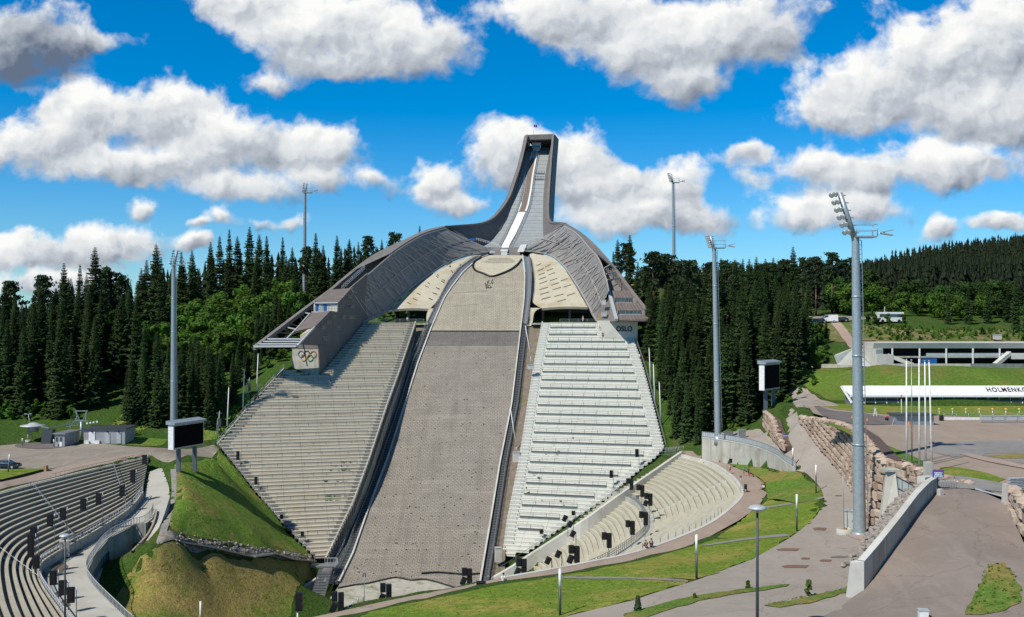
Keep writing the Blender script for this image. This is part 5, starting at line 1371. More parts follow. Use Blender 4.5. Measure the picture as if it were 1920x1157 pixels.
# ------------------------------------------------------------------ ground covers, roads, paths
drape('parking_lot',hits((-160,912),(0,893),(70,886),(84,880),(120,877),(190,868),(272,854),(330,862),(400,856),(412,842),(400,834),(330,842),(255,838),(180,832),(110,836),(50,832),(0,836),(-160,850)),M['gravel'],.06)
drape('rim_path',hits((-120,950),(0,919),(70,903),(140,885),(210,869),(270,855),(262,851),(200,861),(140,872),(92,882),(60,890),(0,903),(-120,932)),M['path'],.12)
drape('lawn_patch',hits((-120,905),(0,884),(40,881),(84,881),(60,889),(0,901),(-120,928)),M['lawn'],.2)
drape('asphalt_apron',hits((28,838),(60,842),(95,842),(130,836),(108,832),(70,831),(35,833)),M['dark_asphalt'],.12)
drape('bank_turf',rag(hits((328,872),(392,860),(410,842),(430,868),(480,926),(540,996),(588,1046),(560,1042),(500,1035),(440,1022),(380,1010),(330,1000),(316,985),(326,950))),M['bank_grass'],.07,False,1.0)
drape('stony_strip',hits((318,996),(380,1014),(440,1027),(520,1038),(586,1049),(588,1053),(540,1050),(470,1044),(400,1030),(340,1018),(296,1022),(300,1000)),M['rockbed'],.12)
drape('bank_turf',rag(hits((300,1026),(340,1022),(400,1036),(470,1052),(545,1054),(588,1060),(596,1080),(570,1098),(548,1130),(538,1170),(420,1210),(300,1200),(236,1160),(215,1120),(240,1075),(270,1040))),M['dry_grass'],.07,False,1.0)
drape('gravel_verge',hits((320,880),(330,880),(330,930),(322,965),(306,1010),(296,1012),(312,965),(322,925)),M['grey_gravel'],.1)
drape('slope_meadow',hits((175,822),(205,800),(250,760),(290,745),(290,790),(255,820),(410,822),(470,755),(455,740),(400,775),(330,810),(300,836),(255,836),(215,830)),M['bank_grass'],.08)
drape('rim_path',rim_path_poly,M['path'],.0,False,zf=lambda x,y:30.97)
drape('lawn',rag(hits((700,1146),(780,1130),(860,1114),(940,1097),(1000,1089),(1040,1083),(1180,1086),(1290,1092),(1226,1112),(1190,1125),(1069,1154),(980,1180),(800,1200),(640,1175))),M['lawn'],.07,False,1.0)
drape('lawn',rag(hits((1040,1081),(1100,1073),(1200,1052),(1300,1025),(1340,1012),(1400,1010),(1475,1004),(1480,1009),(1410,1049),(1305,1088),(1180,1084))),M['lawn'],.07,False,1.0)
drape('lawn',rag(hits((1345,1009),(1385,978),(1422,952),(1440,938),(1490,945),(1543,932),(1533,965),(1480,1006),(1400,1012))),M['lawn'],.07,False,1.0)
drape('rough_bank',bank_poly,M['verge'],.0,False,zf=BANK.z)
for pl in(((1040,1083),(1180,1084),(1290,1090),(1290,1094),(1180,1087),(1060,1086)),((1310,1025),(1400,1010),(1474,1003),(1476,1007),(1400,1014),(1330,1024)),((1425,952),(1490,942),(1545,932),(1545,935),(1490,946),(1430,955))):
 drape('footpath',hits(*pl),M['grey_gravel'],.12)
drape('lower_road',road_low[::-1][:1]+road_l+ter+road_up[::-1]+[q+Ve((.5,0,0))for q in road_r[::-1]]+road_low[:-1],M['road'],0,False,zf=LOWER.z)
drape('verge_strip',rag(hits((1436,1140),(1500,1128),(1560,1114),(1620,1096),(1626,1104),(1580,1118),(1520,1136),(1460,1144))),M['verge'],.06,False,1.0,zf=LOWER.z)
drape('verge_strip',rag(hits((1165,1157),(1230,1141),(1300,1122),(1400,1108),(1478,1100),(1478,1104),(1400,1116),(1310,1132),(1240,1152),(1190,1172))),M['verge'],.06,False,1.0,zf=LOWER.z)
for(px,py,rx_,ry_)in((1537,995,13,3),(1477,1034,22,2.6),(1491,1066,26,3),(1510,1051,9,2),(1548,1055,12,2.4),(1572,932,7,1.2)):
 drape('rusty_plate',hits((px-rx_,py-ry_*.3),(px-rx_*.4,py-ry_),(px+rx_,py-ry_*.7),(px+rx_*.8,py+ry_),(px-rx_*.8,py+ry_*.8)),M['rust'],.03,False,1.0,zf=LOWER.z)
drape('manhole_patch',hits((1556,1048),(1575,1046),(1596,1048),(1580,1050),(1560,1050)),M['dark_asphalt'],.03,True,1.0,zf=LOWER.z)
drape('gravel_patch',hits((1585,1003),(1612,1004),(1650,1008),(1655,1016),(1620,1018),(1594,1010)),M['ballast'],.05,zf=LOWER.z)
# ---- arena plateau, its roads and the ramp: separate sheets
AZ=43.0
def flat(name,pp,m,off,z=AZ,smooth=False,step=2.5):
 pts=[PZ(px,py,z)for px,py in pp]
 return drape(name,pts,m,off,smooth,step,zf=lambda x,y:z)
drape('arena_ground',[Ve((x-.9,y,0))for x,y in ARENA_EDGE[1:]]+[PZ(px,py,AZ)for px,py in[(1762,917),(1800,916),(1850,918),(1890,935),(1960,950),(2300,950),(2300,757),(1900,757),(1700,757),(1580,757),(1512,757)]],M['arena'],0,False,2.5,zf=lambda x,y:AZ)
flat('arena_turf',[(1536,792),(1570,797),(1615,816),(1670,838),(1725,862),(1748,882),(1722,871),(1660,850),(1612,825),(1572,804)],M['verge'],.05,smooth=True)
flat('arena_turf',[(1762,876),(1800,877),(1850,887),(1885,899),(1868,906),(1815,898),(1775,892)],M['lawn'],.05,smooth=True)
flat('arena_track',[(1525,757),(1560,770),(1640,778),(1690,792),(1650,797),(1590,794),(1545,780)],M['dark_asphalt'],.08,smooth=True)
flat('gravel_field',[(1760,832),(1850,826),(2000,826),(2000,850),(1860,850),(1790,858),(1740,846)],M['grey_gravel'],.04)
flat('gravel_heap_edge',[(1798,852),(1850,866),(1900,876),(1960,886),(1960,879),(1900,868),(1850,858),(1815,851)],M['ballast'],.1,smooth=True)
flat('arena_turf',[(1822,853),(1960,849),(1960,876),(1880,864),(1845,858)],M['grey_gravel'],.05)
flat('arena_turf',[(1840,855),(1960,850),(1960,860),(1880,861)],M['dry_grass'],.08)
flat('gravel_field',[(1752,896),(1800,893),(1860,903),(1895,912),(1890,925),(1830,918),(1765,915)],M['grey_gravel'],.07,smooth=True)
flat('arena_turf',[(1520,757),(1575,756),(1700,756),(2000,757),(2000,780),(1840,783),(1770,779),(1680,779),(1600,771),(1560,766)],M['lawn'],.045,smooth=False)
rampz=[(1762,916,43.0),(1740,938,42.3),(1706,985,41.1),(1665,1045,39.4),(1630,1095,37.9),(1612,1112,37.35),(1575,1140,37.2),(1500,1180,37.6),(1600,1260,39.5),(1800,1260,40),(1960,1240,40),(1960,1110,40.4),(1925,1030,41),(1896,970,41.9),(1888,942,42.95),(1840,922,43.0),(1800,915,43.0)]
rpts=[PZ(*q)for q in rampz]
rc=np.array([tuple(p)for p in rpts]+[tuple(PZ(*q))for q in[(1800,960,42.2),(1760,1030,40.6),(1850,1050,40.8),(1740,1100,39.1),(1850,1120,39.8),(1700,1150,38.5),(1680,1110,38.5)]])
_rw=rbf_fit(rc)
def zramp(x,y):return float(-(np.hypot(x-rc[:,0],y-rc[:,1])@_rw[:-1])+_rw[-1])
drape('ramp_road',rpts,M['ramp_road'],0.02,False,1.0,zf=zramp)
def ramp_hit(px,py):
 d=min(np.arange(60,112,.1),key=lambda q:abs(EYE-(py-CY)/F*q-zramp((px-CX)/F*q,q)));return P(px,py,d)
drape('arena_ground',[ramp_hit(1888,948)+Ve((1.3,.8,0)),ramp_hit(1905,985)+Ve((1.5,.3,0)),ramp_hit(1935,1030)+Ve((1.7,.2,0)),ramp_hit(1990,1060)+Ve((2.2,.2,0)),Ve((80,72,0)),Ve((130,80,0)),Ve((130,94,0)),Ve((60,97,0))],M['arena'],.012,False,2.5,zf=lambda x,y:AZ)
isl=[ramp_hit(*q)for q in[(1850,1060),(1880,1056),(1905,1075),(1916,1110),(1912,1130),(1880,1145),(1840,1154),(1806,1154),(1820,1125),(1838,1090)]]
drape('verge_island',rag(isl),M['verge'],.07,False,1.0,zf=zramp)
pl=[ramp_hit(*q)for q in[(1829,916),(1889,933),(1889,936),(1828,918.5)]]
drape('painted_line',pl,M['palesteel'],.06,False,1.0,zf=zramp)
drape('right_bank',hits((1478,690),(1520,688),(1600,690),(1700,690),(2000,690),(2000,735),(1800,742),(1640,752),(1560,752),(1530,738),(1500,715)),M['right_bank'],.09,False)
drape('upper_road',hits((1462,690),(1474,692),(1495,714),(1520,738),(1545,752),(1580,768),(1520,768),(1492,764),(1486,745),(1478,722)),M['road'],.16)
drape('road_edge_gravel',hits((1512,730),(1528,743),(1560,760),(1600,768),(1600,772),(1556,768),(1524,748)),M['ballast'],.2)
drape('scrub_slope',hits((1540,606),(1570,600),(1600,606),(1700,616),(1800,620),(2000,616),(2000,648),(1800,644),(1640,642),(1560,640),(1556,620)),M['scrub'],.1)
drape('gravel_track',hits((1552,600),(1566,598),(1592,625),(1604,645),(1592,652),(1575,628)),M['ballast'],.18)
drape('upper_lot',hits((1500,596),(1530,593),(1600,594),(1640,597),(1600,601),(1540,602)),M['gravel'],.15)
mb=MB();random.seed(21)
def tuft(mb,v,s,n=4,m=0):
 for j in range(n):
  a=random.uniform(0,6.28);dx,dy=math.cos(a)*s*.45,math.sin(a)*s*.45;lx_,ly_=random.uniform(-.5,.5)*s,random.uniform(-.5,.5)*s
  mb.face([(v.x-dx,v.y-dy,v.z-.05),(v.x+dx,v.y+dy,v.z-.05),(v.x+dx*.6+lx_,v.y+dy*.6+ly_,v.z+s*random.uniform(.6,1.1)),(v.x-dx*.8+lx_,v.y-dy*.8+ly_,v.z+s*random.uniform(.5,1))],m)
def polyscatter(pp,n,smin,smax,mbs,nf=4,dens=None):
 xs=[p[0]for p in pp];ys=[p[1]for p in pp];k=0;tries=0
 while k<n and tries<n*30:
  tries+=1
  x,y=random.uniform(min(xs),max(xs)),random.uniform(min(ys),max(ys))
  if not inpoly(np.array([x]),np.array([y]),pp)[0]:continue
  v=hit(x,y);tuft(mbs,v,random.uniform(smin,smax),nf);k+=1
mg=MB();md=MB();my=MB()
polyscatter([(328,872),(392,862),(412,850),(480,926),(586,1046),(500,1033),(400,1012),(320,985)],500,.08,.22,mg,3)
polyscatter([(245,1075),(340,1026),(470,1056),(580,1066),(548,1130),(538,1157),(300,1157),(225,1135)],160,.08,.2,mg,3)
polyscatter([(245,1075),(340,1026),(470,1056),(580,1066),(548,1130),(538,1157),(300,1157),(225,1135)],260,.08,.2,my,3)
polyscatter([(1362,866),(1440,876),(1507,886),(1545,932),(1490,943),(1438,930),(1415,892)],420,.12,.32,mg,3)
polyscatter([(1362,866),(1440,876),(1507,886),(1545,932),(1490,943),(1438,930),(1415,892)],250,.1,.3,my,3)
for(a,b,n,s)in(((1440,1140),(1622,1099),300,.3),((1180,1160),(1478,1102),420,.3)):
 for k in range(n):
  t=random.random();tuft(mg,hit(a[0]+(b[0]-a[0])*t,a[1]+(b[1]-a[1])*t+random.uniform(-3,3)-(6*math.sin(t*3.1)if a[0]<1300 else 0)),random.uniform(.15,s),3)
for k in range(260):
 x,y=random.uniform(1806,1916),random.uniform(1057,1154)
 if inpoly(np.array([x]),np.array([y]),[(1850,1060),(1880,1056),(1905,1075),(1916,1110),(1912,1130),(1880,1145),(1840,1154),(1806,1154),(1820,1125),(1838,1090)])[0]:
  v=ramp_hit(x,y);tuft(mg,v,random.uniform(.06,.2),3)
polyscatter([(700,1146),(1000,1089),(1300,1025),(1480,1006),(1400,1049),(1226,1110),(1069,1152),(900,1160)],900,.06,.16,mg,3)
polyscatter([(700,1146),(1000,1089),(1300,1025),(1480,1006),(1400,1049),(1226,1110),(1069,1152),(900,1160)],500,.05,.14,my,3)
polyscatter([(1600,610),(1920,622),(1920,640),(1640,640)],260,.4,1.3,mg,4)
polyscatter([(180,822),(250,762),(290,748),(288,790),(250,828)],260,.3,.7,mg,4)
polyscatter([(412,820),(468,758),(455,745),(400,780)],250,.3,.7,mg,4)
M['tuftdry']=leafmat('dry_stems',(.22,.17,.05),(.17,.15,.05),(.26,.2,.07),.15,.8)
tag(mg.build('grass_tufts',M['tuftgreen']),'rough green grass and weeds growing on the banks','grass',kind='stuff')
tag(my.build('dry_grass',M['tuftdry']),'dry yellow grass stems growing on the banks','grass',kind='stuff')
mb=MB();random.seed(8)
def rock(mb,c,r,m=0):
 rows=[];nu=7
 j1=[random.uniform(.75,1.2)for _ in range(40)];q=0
 for a in(-1.2,-.4,.4,1.2):
  row=[]
  for i in range(nu):
   k=j1[q%40];q+=1
   row.append(Vector(c)+Ve((r[0]*math.cos(a)*math.cos(2*math.pi*i/nu)*k,r[1]*math.cos(a)*math.sin(2*math.pi*i/nu)*k,r[2]*math.sin(a)*k)))
  rows.append(row)
 i0=len(mb.v);mb.grid(rows,m,close=True)
 mb.f.append(tuple(i0+k for k in reversed(range(nu))));mb.m.append(m);mb.f.append(tuple(i0+3*nu+k for k in range(nu)));mb.m.append(m)
for k in range(210):
 t=random.random();x=330+255*t;y=1003+44*t**1.0+random.uniform(-4,16*(1-t)+4)
 v=hit(x,y);s=random.uniform(.12,.38);rock(mb,v+UP*.05,(s,s,s*.7))
M['rubble']=mat('rubble',(.34,.3,.26),(.22,.19,.16),2.5,.9,.4,5)
tag(mb.build('rubble',M['rubble']),'loose grey rubble in a strip above the footbridge','rubble',kind='stuff')
# ------------------------------------------------------------------ retaining walls
def stone_wall(name,label,base,tops,batter=.12,size=1.0,thick=2.6,side=1,cat='stone wall'):
 """dry-laid block wall: individual rough faces over a dark core; base points and top heights"""
 b=resample(linear(base,.5),max(4,int(sum((q-p).length for p,q in zip(base[:-1],base[1:]))/.5)))
 L=[0]
 for p,q in zip(b[:-1],b[1:]):L.append(L[-1]+math.hypot(q.x-p.x,q.y-p.y))
 tz=lambda s:float(np.interp(s/L[-1],[t[0]for t in tops],[t[1]for t in tops]))
 def at(s):
  s=min(max(s,0),L[-1]);j=min(int(np.searchsorted(L,s)),len(L)-1);j=max(1,j);t=(s-L[j-1])/max(1e-6,L[j]-L[j-1])
  p=b[j-1].lerp(b[j],t);d=b[j]-b[j-1];d.z=0;d.normalize();return p,d,Ve((d.y,-d.x,0))*side
 root=thing(name,label,cat,tuple(b[len(b)//2]))
 mb=MB();rows=[]
 for s in np.linspace(0,L[-1],max(4,int(L[-1]/1.2))):
  p,d,n=at(s);h=tz(s)
  top=Ve((p.x,p.y,h))-n*(h-p.z)*batter
  rows.append([p-n*.15+UP*-.8,top-n*.15+UP*-.12,top-n*thick+UP*-.12,p-n*thick+UP*-.8])
 mb.grid(rows,0,close=True)
 for r_ in(rows[0],rows[-1]):mb.face(r_)
 mb.build('wall_core',M['joint'],root)
 mb=MB();tone=[]
 hmax=max(tz(s)-at(s)[0].z for s in np.linspace(0,L[-1],20));y=0
 while y<hmax+size:
  hh=size*random.uniform(.75,1.15);s=random.uniform(-.5,0)
  while s<L[-1]:
   ww=size*random.uniform(.7,1.7);sm=s+ww/2
   if 0<=sm<=L[-1]:
    p,d,n=at(sm);h=tz(sm)-p.z
    if y<h-.15*size:
     hh2=min(hh,max(.25,h-y+random.uniform(-.05,.3)*size))
     g_=.05*size;c=p+UP*(y+hh2/2)-n*(y+hh2/2)*batter
     out=random.uniform(.05,.26)*size
     w2,h2=ww/2-g_,hh2/2-g_
     cor=[]
     for(a,e)in((-1,-1),(1,-1),(1,1),(-1,1)):
      cor.append(c+d*(a*w2*random.uniform(.86,1.04))+UP*(e*h2*random.uniform(.84,1.05)))
     i0=len(mb.v)
     for q in cor:mb.v.append(tuple(q-n*.3))
     for q in cor:mb.v.append(tuple(c+(q-c)*random.uniform(.9,1.0)+n*out*random.uniform(.35,.8)))
     for q in cor:mb.v.append(tuple(c+(q-c)*random.uniform(.5,.72)+n*out*random.uniform(.9,1.25)))
     nf=0
     for l_ in(0,4):
      for k in range(4):
       k2=(k+1)%4;mb.f.append((i0+l_+k,i0+l_+k2,i0+l_+4+k2,i0+l_+4+k));nf+=1
     mb.f.append((i0+8,i0+9,i0+10,i0+11));nf+=1
     mb.m+=[0]*nf;tone+=[random.random()]*12
   s+=ww
  y+=hh
 s=0
 while s<L[-1]:
  ww=size*random.uniform(.8,1.6);p,d,n=at(s+ww/2);h=tz(s+ww/2);top=Ve((p.x,p.y,h))-n*(h-p.z)*batter-n*.25
  k0=len(mb.v);rock(mb,top+UP*random.uniform(-.25,.05),(ww*.5,size*.55,size*.4));tone+=[random.random()]*(len(mb.v)-k0);s+=ww
 o=mb.build('stone_facing',M['stone'],root)
 at_=o.data.attributes.new('tone','FLOAT','POINT');at_.data.foreach_set('value',np.array(tone,np.float32))
 return root
random.seed(31)
wbp=WALLBASE
stone_wall('stone_wall','long pinkish block stone wall between lower road and arena',wbp,[(0,42.0),(.15,42.6),(.35,43.1),(1,43.5)],.1,1.15)
w2=[PZ(1634,1001,34.3)+Ve((.3,-.4,0)),Ve((45.6,117.5,36.0)),Ve((46.5,111.5,38.2)),Ve((47.6,106.3,41.0))]
stone_wall('stone_wall','pinkish stone wall behind the tapered concrete buttress and flagpoles',w2,[(0,43.4),(.5,43.1),(1,43.1)],.08,1.15)
w3=[PZ(1468,846,36.3),PZ(1452,830,36.9),PZ(1438,812,37.5),PZ(1430,800,38.2)]
stone_wall('stone_wall','short sloping stone wall below the right scoreboard',w3[::-1],[(0,41.4),(.45,41.0),(1,37.3)],.08,1.0,1.6)
w4=[ramp_hit(1888,948)+Ve((.2,.3,-.5)),ramp_hit(1905,985)+Ve((.3,0,-.5)),ramp_hit(1935,1030)+Ve((.5,0,-.5)),ramp_hit(1990,1060)+Ve((1,0,-.5))]
stone_wall('stone_wall','pinkish block wall on the right edge of the asphalt ramp',w4,[(0,44.3),(.4,43.8),(1,43.6)],.05,1.1,2.0,1)
t=thing('wall_end','white end post of the block wall beside the ramp','wall end',tuple(w4[0]))
mb=MB();c=w4[0]+Ve((-.1,.25,0));mb.bar(c+UP*-.3,c+Ve((.15,0,2.45)),.45,.8,up=Ve((0,1,0)));mb.build('end_post',M['pale_concrete'],t)
cb=[PZ(1316,861,31),PZ(1350,866.5,31),PZ(1400,874,31.3),PZ(1440,880,32),PZ(1470,884,33),PZ(1492,886,33.6)]
ct=[(0,35.6),(.2,35.6),(.5,35.5),(.75,35.2),(1,34.2)]
cw_=thing('retaining_wall','curved streaked concrete retaining wall topped with a blue grey railing','retaining wall',tuple(cb[2]))
cc=catmull(cb,1.0);n=len(cc);mb=MB();tops=[]
rows=[]
for i,p in enumerate(cc):
 h=float(np.interp(i/(n-1),[a for a,_ in ct],[b for _,b in ct]));q=Ve((p.x,p.y,h));tops.append(q)
 rows.append([p+UP*-.6,q,q+Ve((.15,.4,0)),p+Ve((.15,.4,-.6))])
mb.grid(rows,0,close=True);mb.face(rows[0]);mb.face(rows[-1]);mb.build('wall_body',M['concrete'],cw_)
mb=MB();mb.grid([[q+Ve((-.05,-.05,0)),q+Ve((-.05,-.05,.15)),q+Ve((.2,.45,.15)),q+Ve((.2,.45,0))]for q in tops],0,close=True);mb.build('coping',M['pale_concrete'],cw_)
baluster([q+Ve((.08,.2,.15))for q in tops],cw_,.5,1.1,'galv')
mb=MB();mb.grid([[q+Ve((.09,.22,.28)),q+Ve((.09,.22,1.15))]for q in tops],0);mb.build('railing_mesh',M['paleglass'],cw_)
rw=thing('ramp_wall','long grey concrete wall along the left edge of the asphalt ramp','wall',tuple(PZ(1620,1105,37.6)))
lowp=[ramp_hit(1620,1107),ramp_hit(1650,1066),ramp_hit(1690,1008),ramp_hit(1722,962),ramp_hit(1745,934),ramp_hit(1757,921)]
topy=[1053,1018,968,926,903,896]
rows=[]
lc=catmull(lowp,.7)
lows_y=[CY+(EYE-p.z)*F/p.y for p in lowp]
for p in lc:
 py=CY+(EYE-p.z)*F/p.y;ty=float(np.interp(py,lows_y[::-1],topy[::-1]));h=(py-ty)*p.y/F
 a=Ve((p.x,p.y,p.z+h));nl=Ve((-.8,.6,0))
 rows.append([p+UP*-.5,a,a+nl*.55,p+nl*.75+UP*-2.5])
mb=MB();mb.grid(rows,0,close=True);mb.face(rows[0][::-1]);mb.face(rows[-1]);mb.build('wall_body',M['concrete'],rw)
e=rows[0];mb=MB();f0=Ve((-.9,.15,0))
mb.hexa([e[0]+f0*1.4+UP*-.3,e[0]+Ve((0,-.02,0)),e[0]+Ve((-.3,.6,0)),e[0]+f0*1.4+Ve((0,.6,-.3))],[e[1]+f0*1.0+UP*-.15,e[1]+Ve((0,-.02,.02)),e[1]+Ve((-.3,.6,.02)),e[1]+f0*1.0+Ve((0,.6,-.15))]);mb.build('end_face',M['pale_concrete'],rw)
mb=MB();mb.grid([[r_[1]+Ve((.04,-.04,0)),r_[1]+Ve((.04,-.04,.07)),r_[2]+UP*.07,r_[2]]for r_ in rows],0,close=True);mb.build('coping',M['pale_concrete'],rw)
mb=MB();p=rows[-1][1];mb.box(p+Ve((-.9,.5,-.3)),(1.8,.9,.8),R(35));mb.build('wall_return',M['pale_concrete'],rw)
mb=MB();random.seed(5)
for k in range(210):
 r_=rows[random.randrange(2,len(rows)-2)];o=random.random()**1.3*1.7;v=r_[2]+Ve((-.8,.6,0))*o;v.z-=.25+o*.5
 s=random.uniform(.15,.42);rock(mb,v,(s*1.2,s,s*.7))
fill=[r_[2]+Ve((-.1,.1,-.3))for r_ in rows[3:]]
mb.grid([[p,p+Ve((-1.4,1.1,-.9))*min(1,i/7)+UP*-.5*max(0,1-i/7),p+Ve((-2.0*min(1,i/7),1.5*min(1,i/7),-3.5))]for i,p in enumerate(fill)],0)
tag(mb.build('rock_fill',M['rubble']),'pale rock fill heaped behind the ramp wall','rock fill',kind='stuff')
for(px,py,s,lab)in((1637,1018,.85,'largest pink boulder at the lower end of the rock fill'),(1625,1028,.5,'middle sized boulder between the largest boulder and the wall end'),(1618,1036,.45,'small flat boulder next to the concrete wall end')):
 mb=MB();v=P(px,py,99 if s>.8 else 95);k0=len(mb.v);rock(mb,v,(s,s*.8,s*.75));o=mb.build('boulder',M['stone'],loc=tuple(v));
 a_=o.data.attributes.new('tone','FLOAT','POINT');a_.data.foreach_set('value',np.full(len(o.data.vertices),.3,np.float32));tag(o,lab,'boulder')
bt=thing('buttress','tapered pale concrete buttress with flat cap in front of the stone wall','buttress',tuple(P(1672,990,112)))
D_=112;mb=MB()
B_=[P(1647,1000,D_),P(1692,975,D_-2)];T_=[P(1662,884,D_),P(1679,884,D_-.3)]
bk=Ve((.6,2.2,0))
mb.hexa([B_[0]+UP*-1,B_[1]+UP*-1,B_[1]+bk+UP*-1,B_[0]+bk+UP*-1],[T_[0],T_[1],T_[1]+bk*.6,T_[0]+bk*.6]);mb.build('buttress_body',M['pale_concrete'],bt)
mb=MB();c=(T_[0]+T_[1])/2+bk*.3;mb.box(c+UP*.1,(1.75,1.9,.22));mb.build('cap',M['concrete'],bt)
mb=MB();a0,a1=P(1680,893,112),P(1716,912,107);
for h in(0,1.2):mb.bar(a0+UP*(h-1.2),a1+UP*(h-1.2),.1,.1)
for q in linear([a0,a1],1.3):mb.tube(q+UP*-1.2,q,.05,.05,4)
f=mb.build('stair_railing',M['darksteel'],bt)
mb=MB();mb.face([a0,a1,a1+UP*-1.2,a0+UP*-1.2]);mb.build('pane',M['paleglass'],f)
mb=MB();mb.hexa([a0+UP*-3.0,a1+UP*-3.2,a1+Ve((.5,1.5,-3.2)),a0+Ve((.5,1.5,-3.0))],[a0+UP*-1.3,a1+UP*-1.3,a1+Ve((.5,1.5,-1.3)),a0+Ve((.5,1.5,-1.3))]);mb.build('stair_wall',M['pale_concrete'],bt)
bl=thing('concrete_block','pale concrete post behind the blue sign at the top of the ramp','post',tuple(P(1745,890,108)))
mb=MB();mb.box(P(1741,884,108),(.75,.9,2.0));mb.build('post_body',M['concrete'],bl)
uw=thing('bank_wall','long low grey concrete wall along the top of the right grass bank','wall',tuple(hit(1700,690)))
pts=linear([hit(1481,690),hit(1520,688),hit(1600,688),hit(1700,688),hit(1820,688),hit(1990,688)],3)
mb=MB();mb.grid([[p+UP*-.6,p+UP*.75,p+Ve((0,.3,.75)),p+Ve((0,.3,-.6))]for p in pts],0,close=True);mb.face([pts[0]+UP*-.6,pts[0]+Ve((0,.3,-.6)),pts[0]+Ve((0,.3,.75)),pts[0]+UP*.75]);mb.build('wall_body',M['concrete'],uw)
for a,b,lab in(((0,905),(84,884),'low dark planter wall along the red path by the parked car'),):
 t=thing('planter_wall',lab,'planter wall',tuple(hit(*a)));mb=MB();pp=linear([hit(-60,917),hit(*a),hit(*b)],2)
 mb.grid([[p,p+UP*.5,p+Ve((0,.4,.5)),p+Ve((0,.4,0))]for p in pp],0,close=True);mb.build('wall_body',M['ledge'],t)
 mb=MB();mb.box(pp[-1]+UP*.55,(.9,.9,1.1));mb.build('end_post',M['wood'],t)
# ------------------------------------------------------------------ trees: prototypes with trunk and crown, then copies
def spruce_mesh(h,seed,thin=1.0,rmax=.15):
 rnd=random.Random(seed);mb=MB();y=h*rnd.uniform(.05,.1)
 while y<h*.985:
  t=y/h;r=h*rmax*(1-t)**.72*rnd.uniform(.72,1.18)+.1
  n=max(4,int((6 if t>.8 else 8)*thin+rnd.random()*2));a0=rnd.uniform(0,6.28)
  for k in range(n):
   a=a0+6.283*k/n+rnd.uniform(-.3,.3);L=r*rnd.uniform(.65,1.18)
   d=Ve((math.cos(a),math.sin(a),0));s=Ve((-d.y,d.x,0))
   droop=(.42-.5*t)*L*rnd.uniform(.7,1.3)
   p0=Ve((0,0,y));p1=d*L*.5+UP*(y-droop*.4);p2=d*L+UP*(y-droop*.75);w_=L*.32+.08+.1
   for q0,q1,wa,wb in((p0,p1,.25,1.0),(p1,p2,1.0,.15)):
    for sg in(-1,1):
     j=rnd.uniform(.7,1.25)
     mb.face([q0,q1,q1.lerp(q0,.15)+s*sg*w_*wb*j-UP*w_*.55*wb,q0.lerp(q1,.35)+s*sg*w_*max(wa,wb)*.75*j-UP*w_*.5])
   for q in(.35,.6,.82):
    b=p0.lerp(p1,q*2)if q<.5 else p1.lerp(p2,(q-.5)*2);ww=w_*.5*rnd.uniform(.7,1.3)
    mb.face([b-s*ww*.7,b+s*ww*.7,b+d*ww*.5-UP*ww*rnd.uniform(.9,1.6)])
  y+=(h*.021*rnd.uniform(.75,1.3)+.08)*(1 if t<.5 else .72 if t<.75 else .5)
 mb.tube((0,0,h*.9),(0,0,h*.995),h*.004,.01,4)
 return mb
def pine_mesh(h,seed):
 rnd=random.Random(seed);mb=MB();tk=MB()
 base=h*.5;tk.tube((0,0,-.5),(0,0,base),h*.016,h*.012,8);tk.tube((0,0,base),(.2,.1,h*.93),h*.012,.06,7)
 for k in range(26):
  z=base+(h*.95-base)*(k/25)**.9;a=k*2.4+rnd.uniform(-.5,.5);L=h*.17*(1-.62*((z-base)/(h-base))**1.5)*rnd.uniform(.45,1.1)
  e=Ve((math.cos(a)*L,math.sin(a)*L,z+L*.25));tk.tube((0,0,z),e,.08,.03,5)
  for c in range(3):
   cc=e*1.0+Ve((rnd.uniform(-1,1)*h*.03,rnd.uniform(-1,1)*h*.03,rnd.uniform(-.4,.6)*h*.02));cc=Ve((cc.x*rnd.uniform(.55,1.05),cc.y*rnd.uniform(.55,1.05),cc.z))
   for q in range(22):
    v=Ve((rnd.gauss(0,1),rnd.gauss(0,1),rnd.gauss(0,.5)))*h*.024;s=h*.017*rnd.uniform(.6,1.3)
    n=Ve((rnd.gauss(0,1),rnd.gauss(0,1),rnd.gauss(0,.7))).normalized();u=n.orthogonal().normalized()*s;w_=n.cross(u).normalized()*s*.6
    p=cc+v;mb.face([p-u-w_*.4,p+u-w_,p+u*.7+w_,p-u*.8+w_*.8])
 return mb,tk
def broad_mesh(h,seed,lobes=14,leaf=.34,wide=.34,n=110):
 rnd=random.Random(seed);mb=MB();tk=MB()
 tk.tube((0,0,-.5),(0,0,h*.4),h*.018,h*.012,7)
 for k in range(lobes):
  t=rnd.random();z=h*(.25+.68*t);rr=h*wide*(1-abs(t-.35)*1.15)*rnd.uniform(.25,.85);a=rnd.uniform(0,6.28)
  c=Ve((math.cos(a)*rr,math.sin(a)*rr,z));R_=h*rnd.uniform(.09,.165)
  tk.tube((0,0,min(z,h*.55)*.7),c,h*.007,.03,5)
  for q in range(n):
   v=Ve((rnd.gauss(0,1),rnd.gauss(0,1),rnd.gauss(0,1))).normalized()*R_*rnd.uniform(.6,1.08);v.z*=.82
   nrm=(v.normalized()+Ve((rnd.uniform(-.8,.8),rnd.uniform(-.8,.8),rnd.uniform(-.5,.8)))).normalized()
   s=leaf*rnd.uniform(.6,1.35);u=nrm.orthogonal().normalized()*s;w_=nrm.cross(u).normalized()*s*.75
   p=c+v;mb.face([p-u,p-w_,p+u*1.1,p+w_])
 return mb,tk
protos={}
def proto(kind,i,crown,trunk,barkm,leafm):
 t=thing(kind[0],'tree',kind[1],(0,0,0));crown.build('crown',leafm,t);trunk.build('trunk',barkm,t);return t
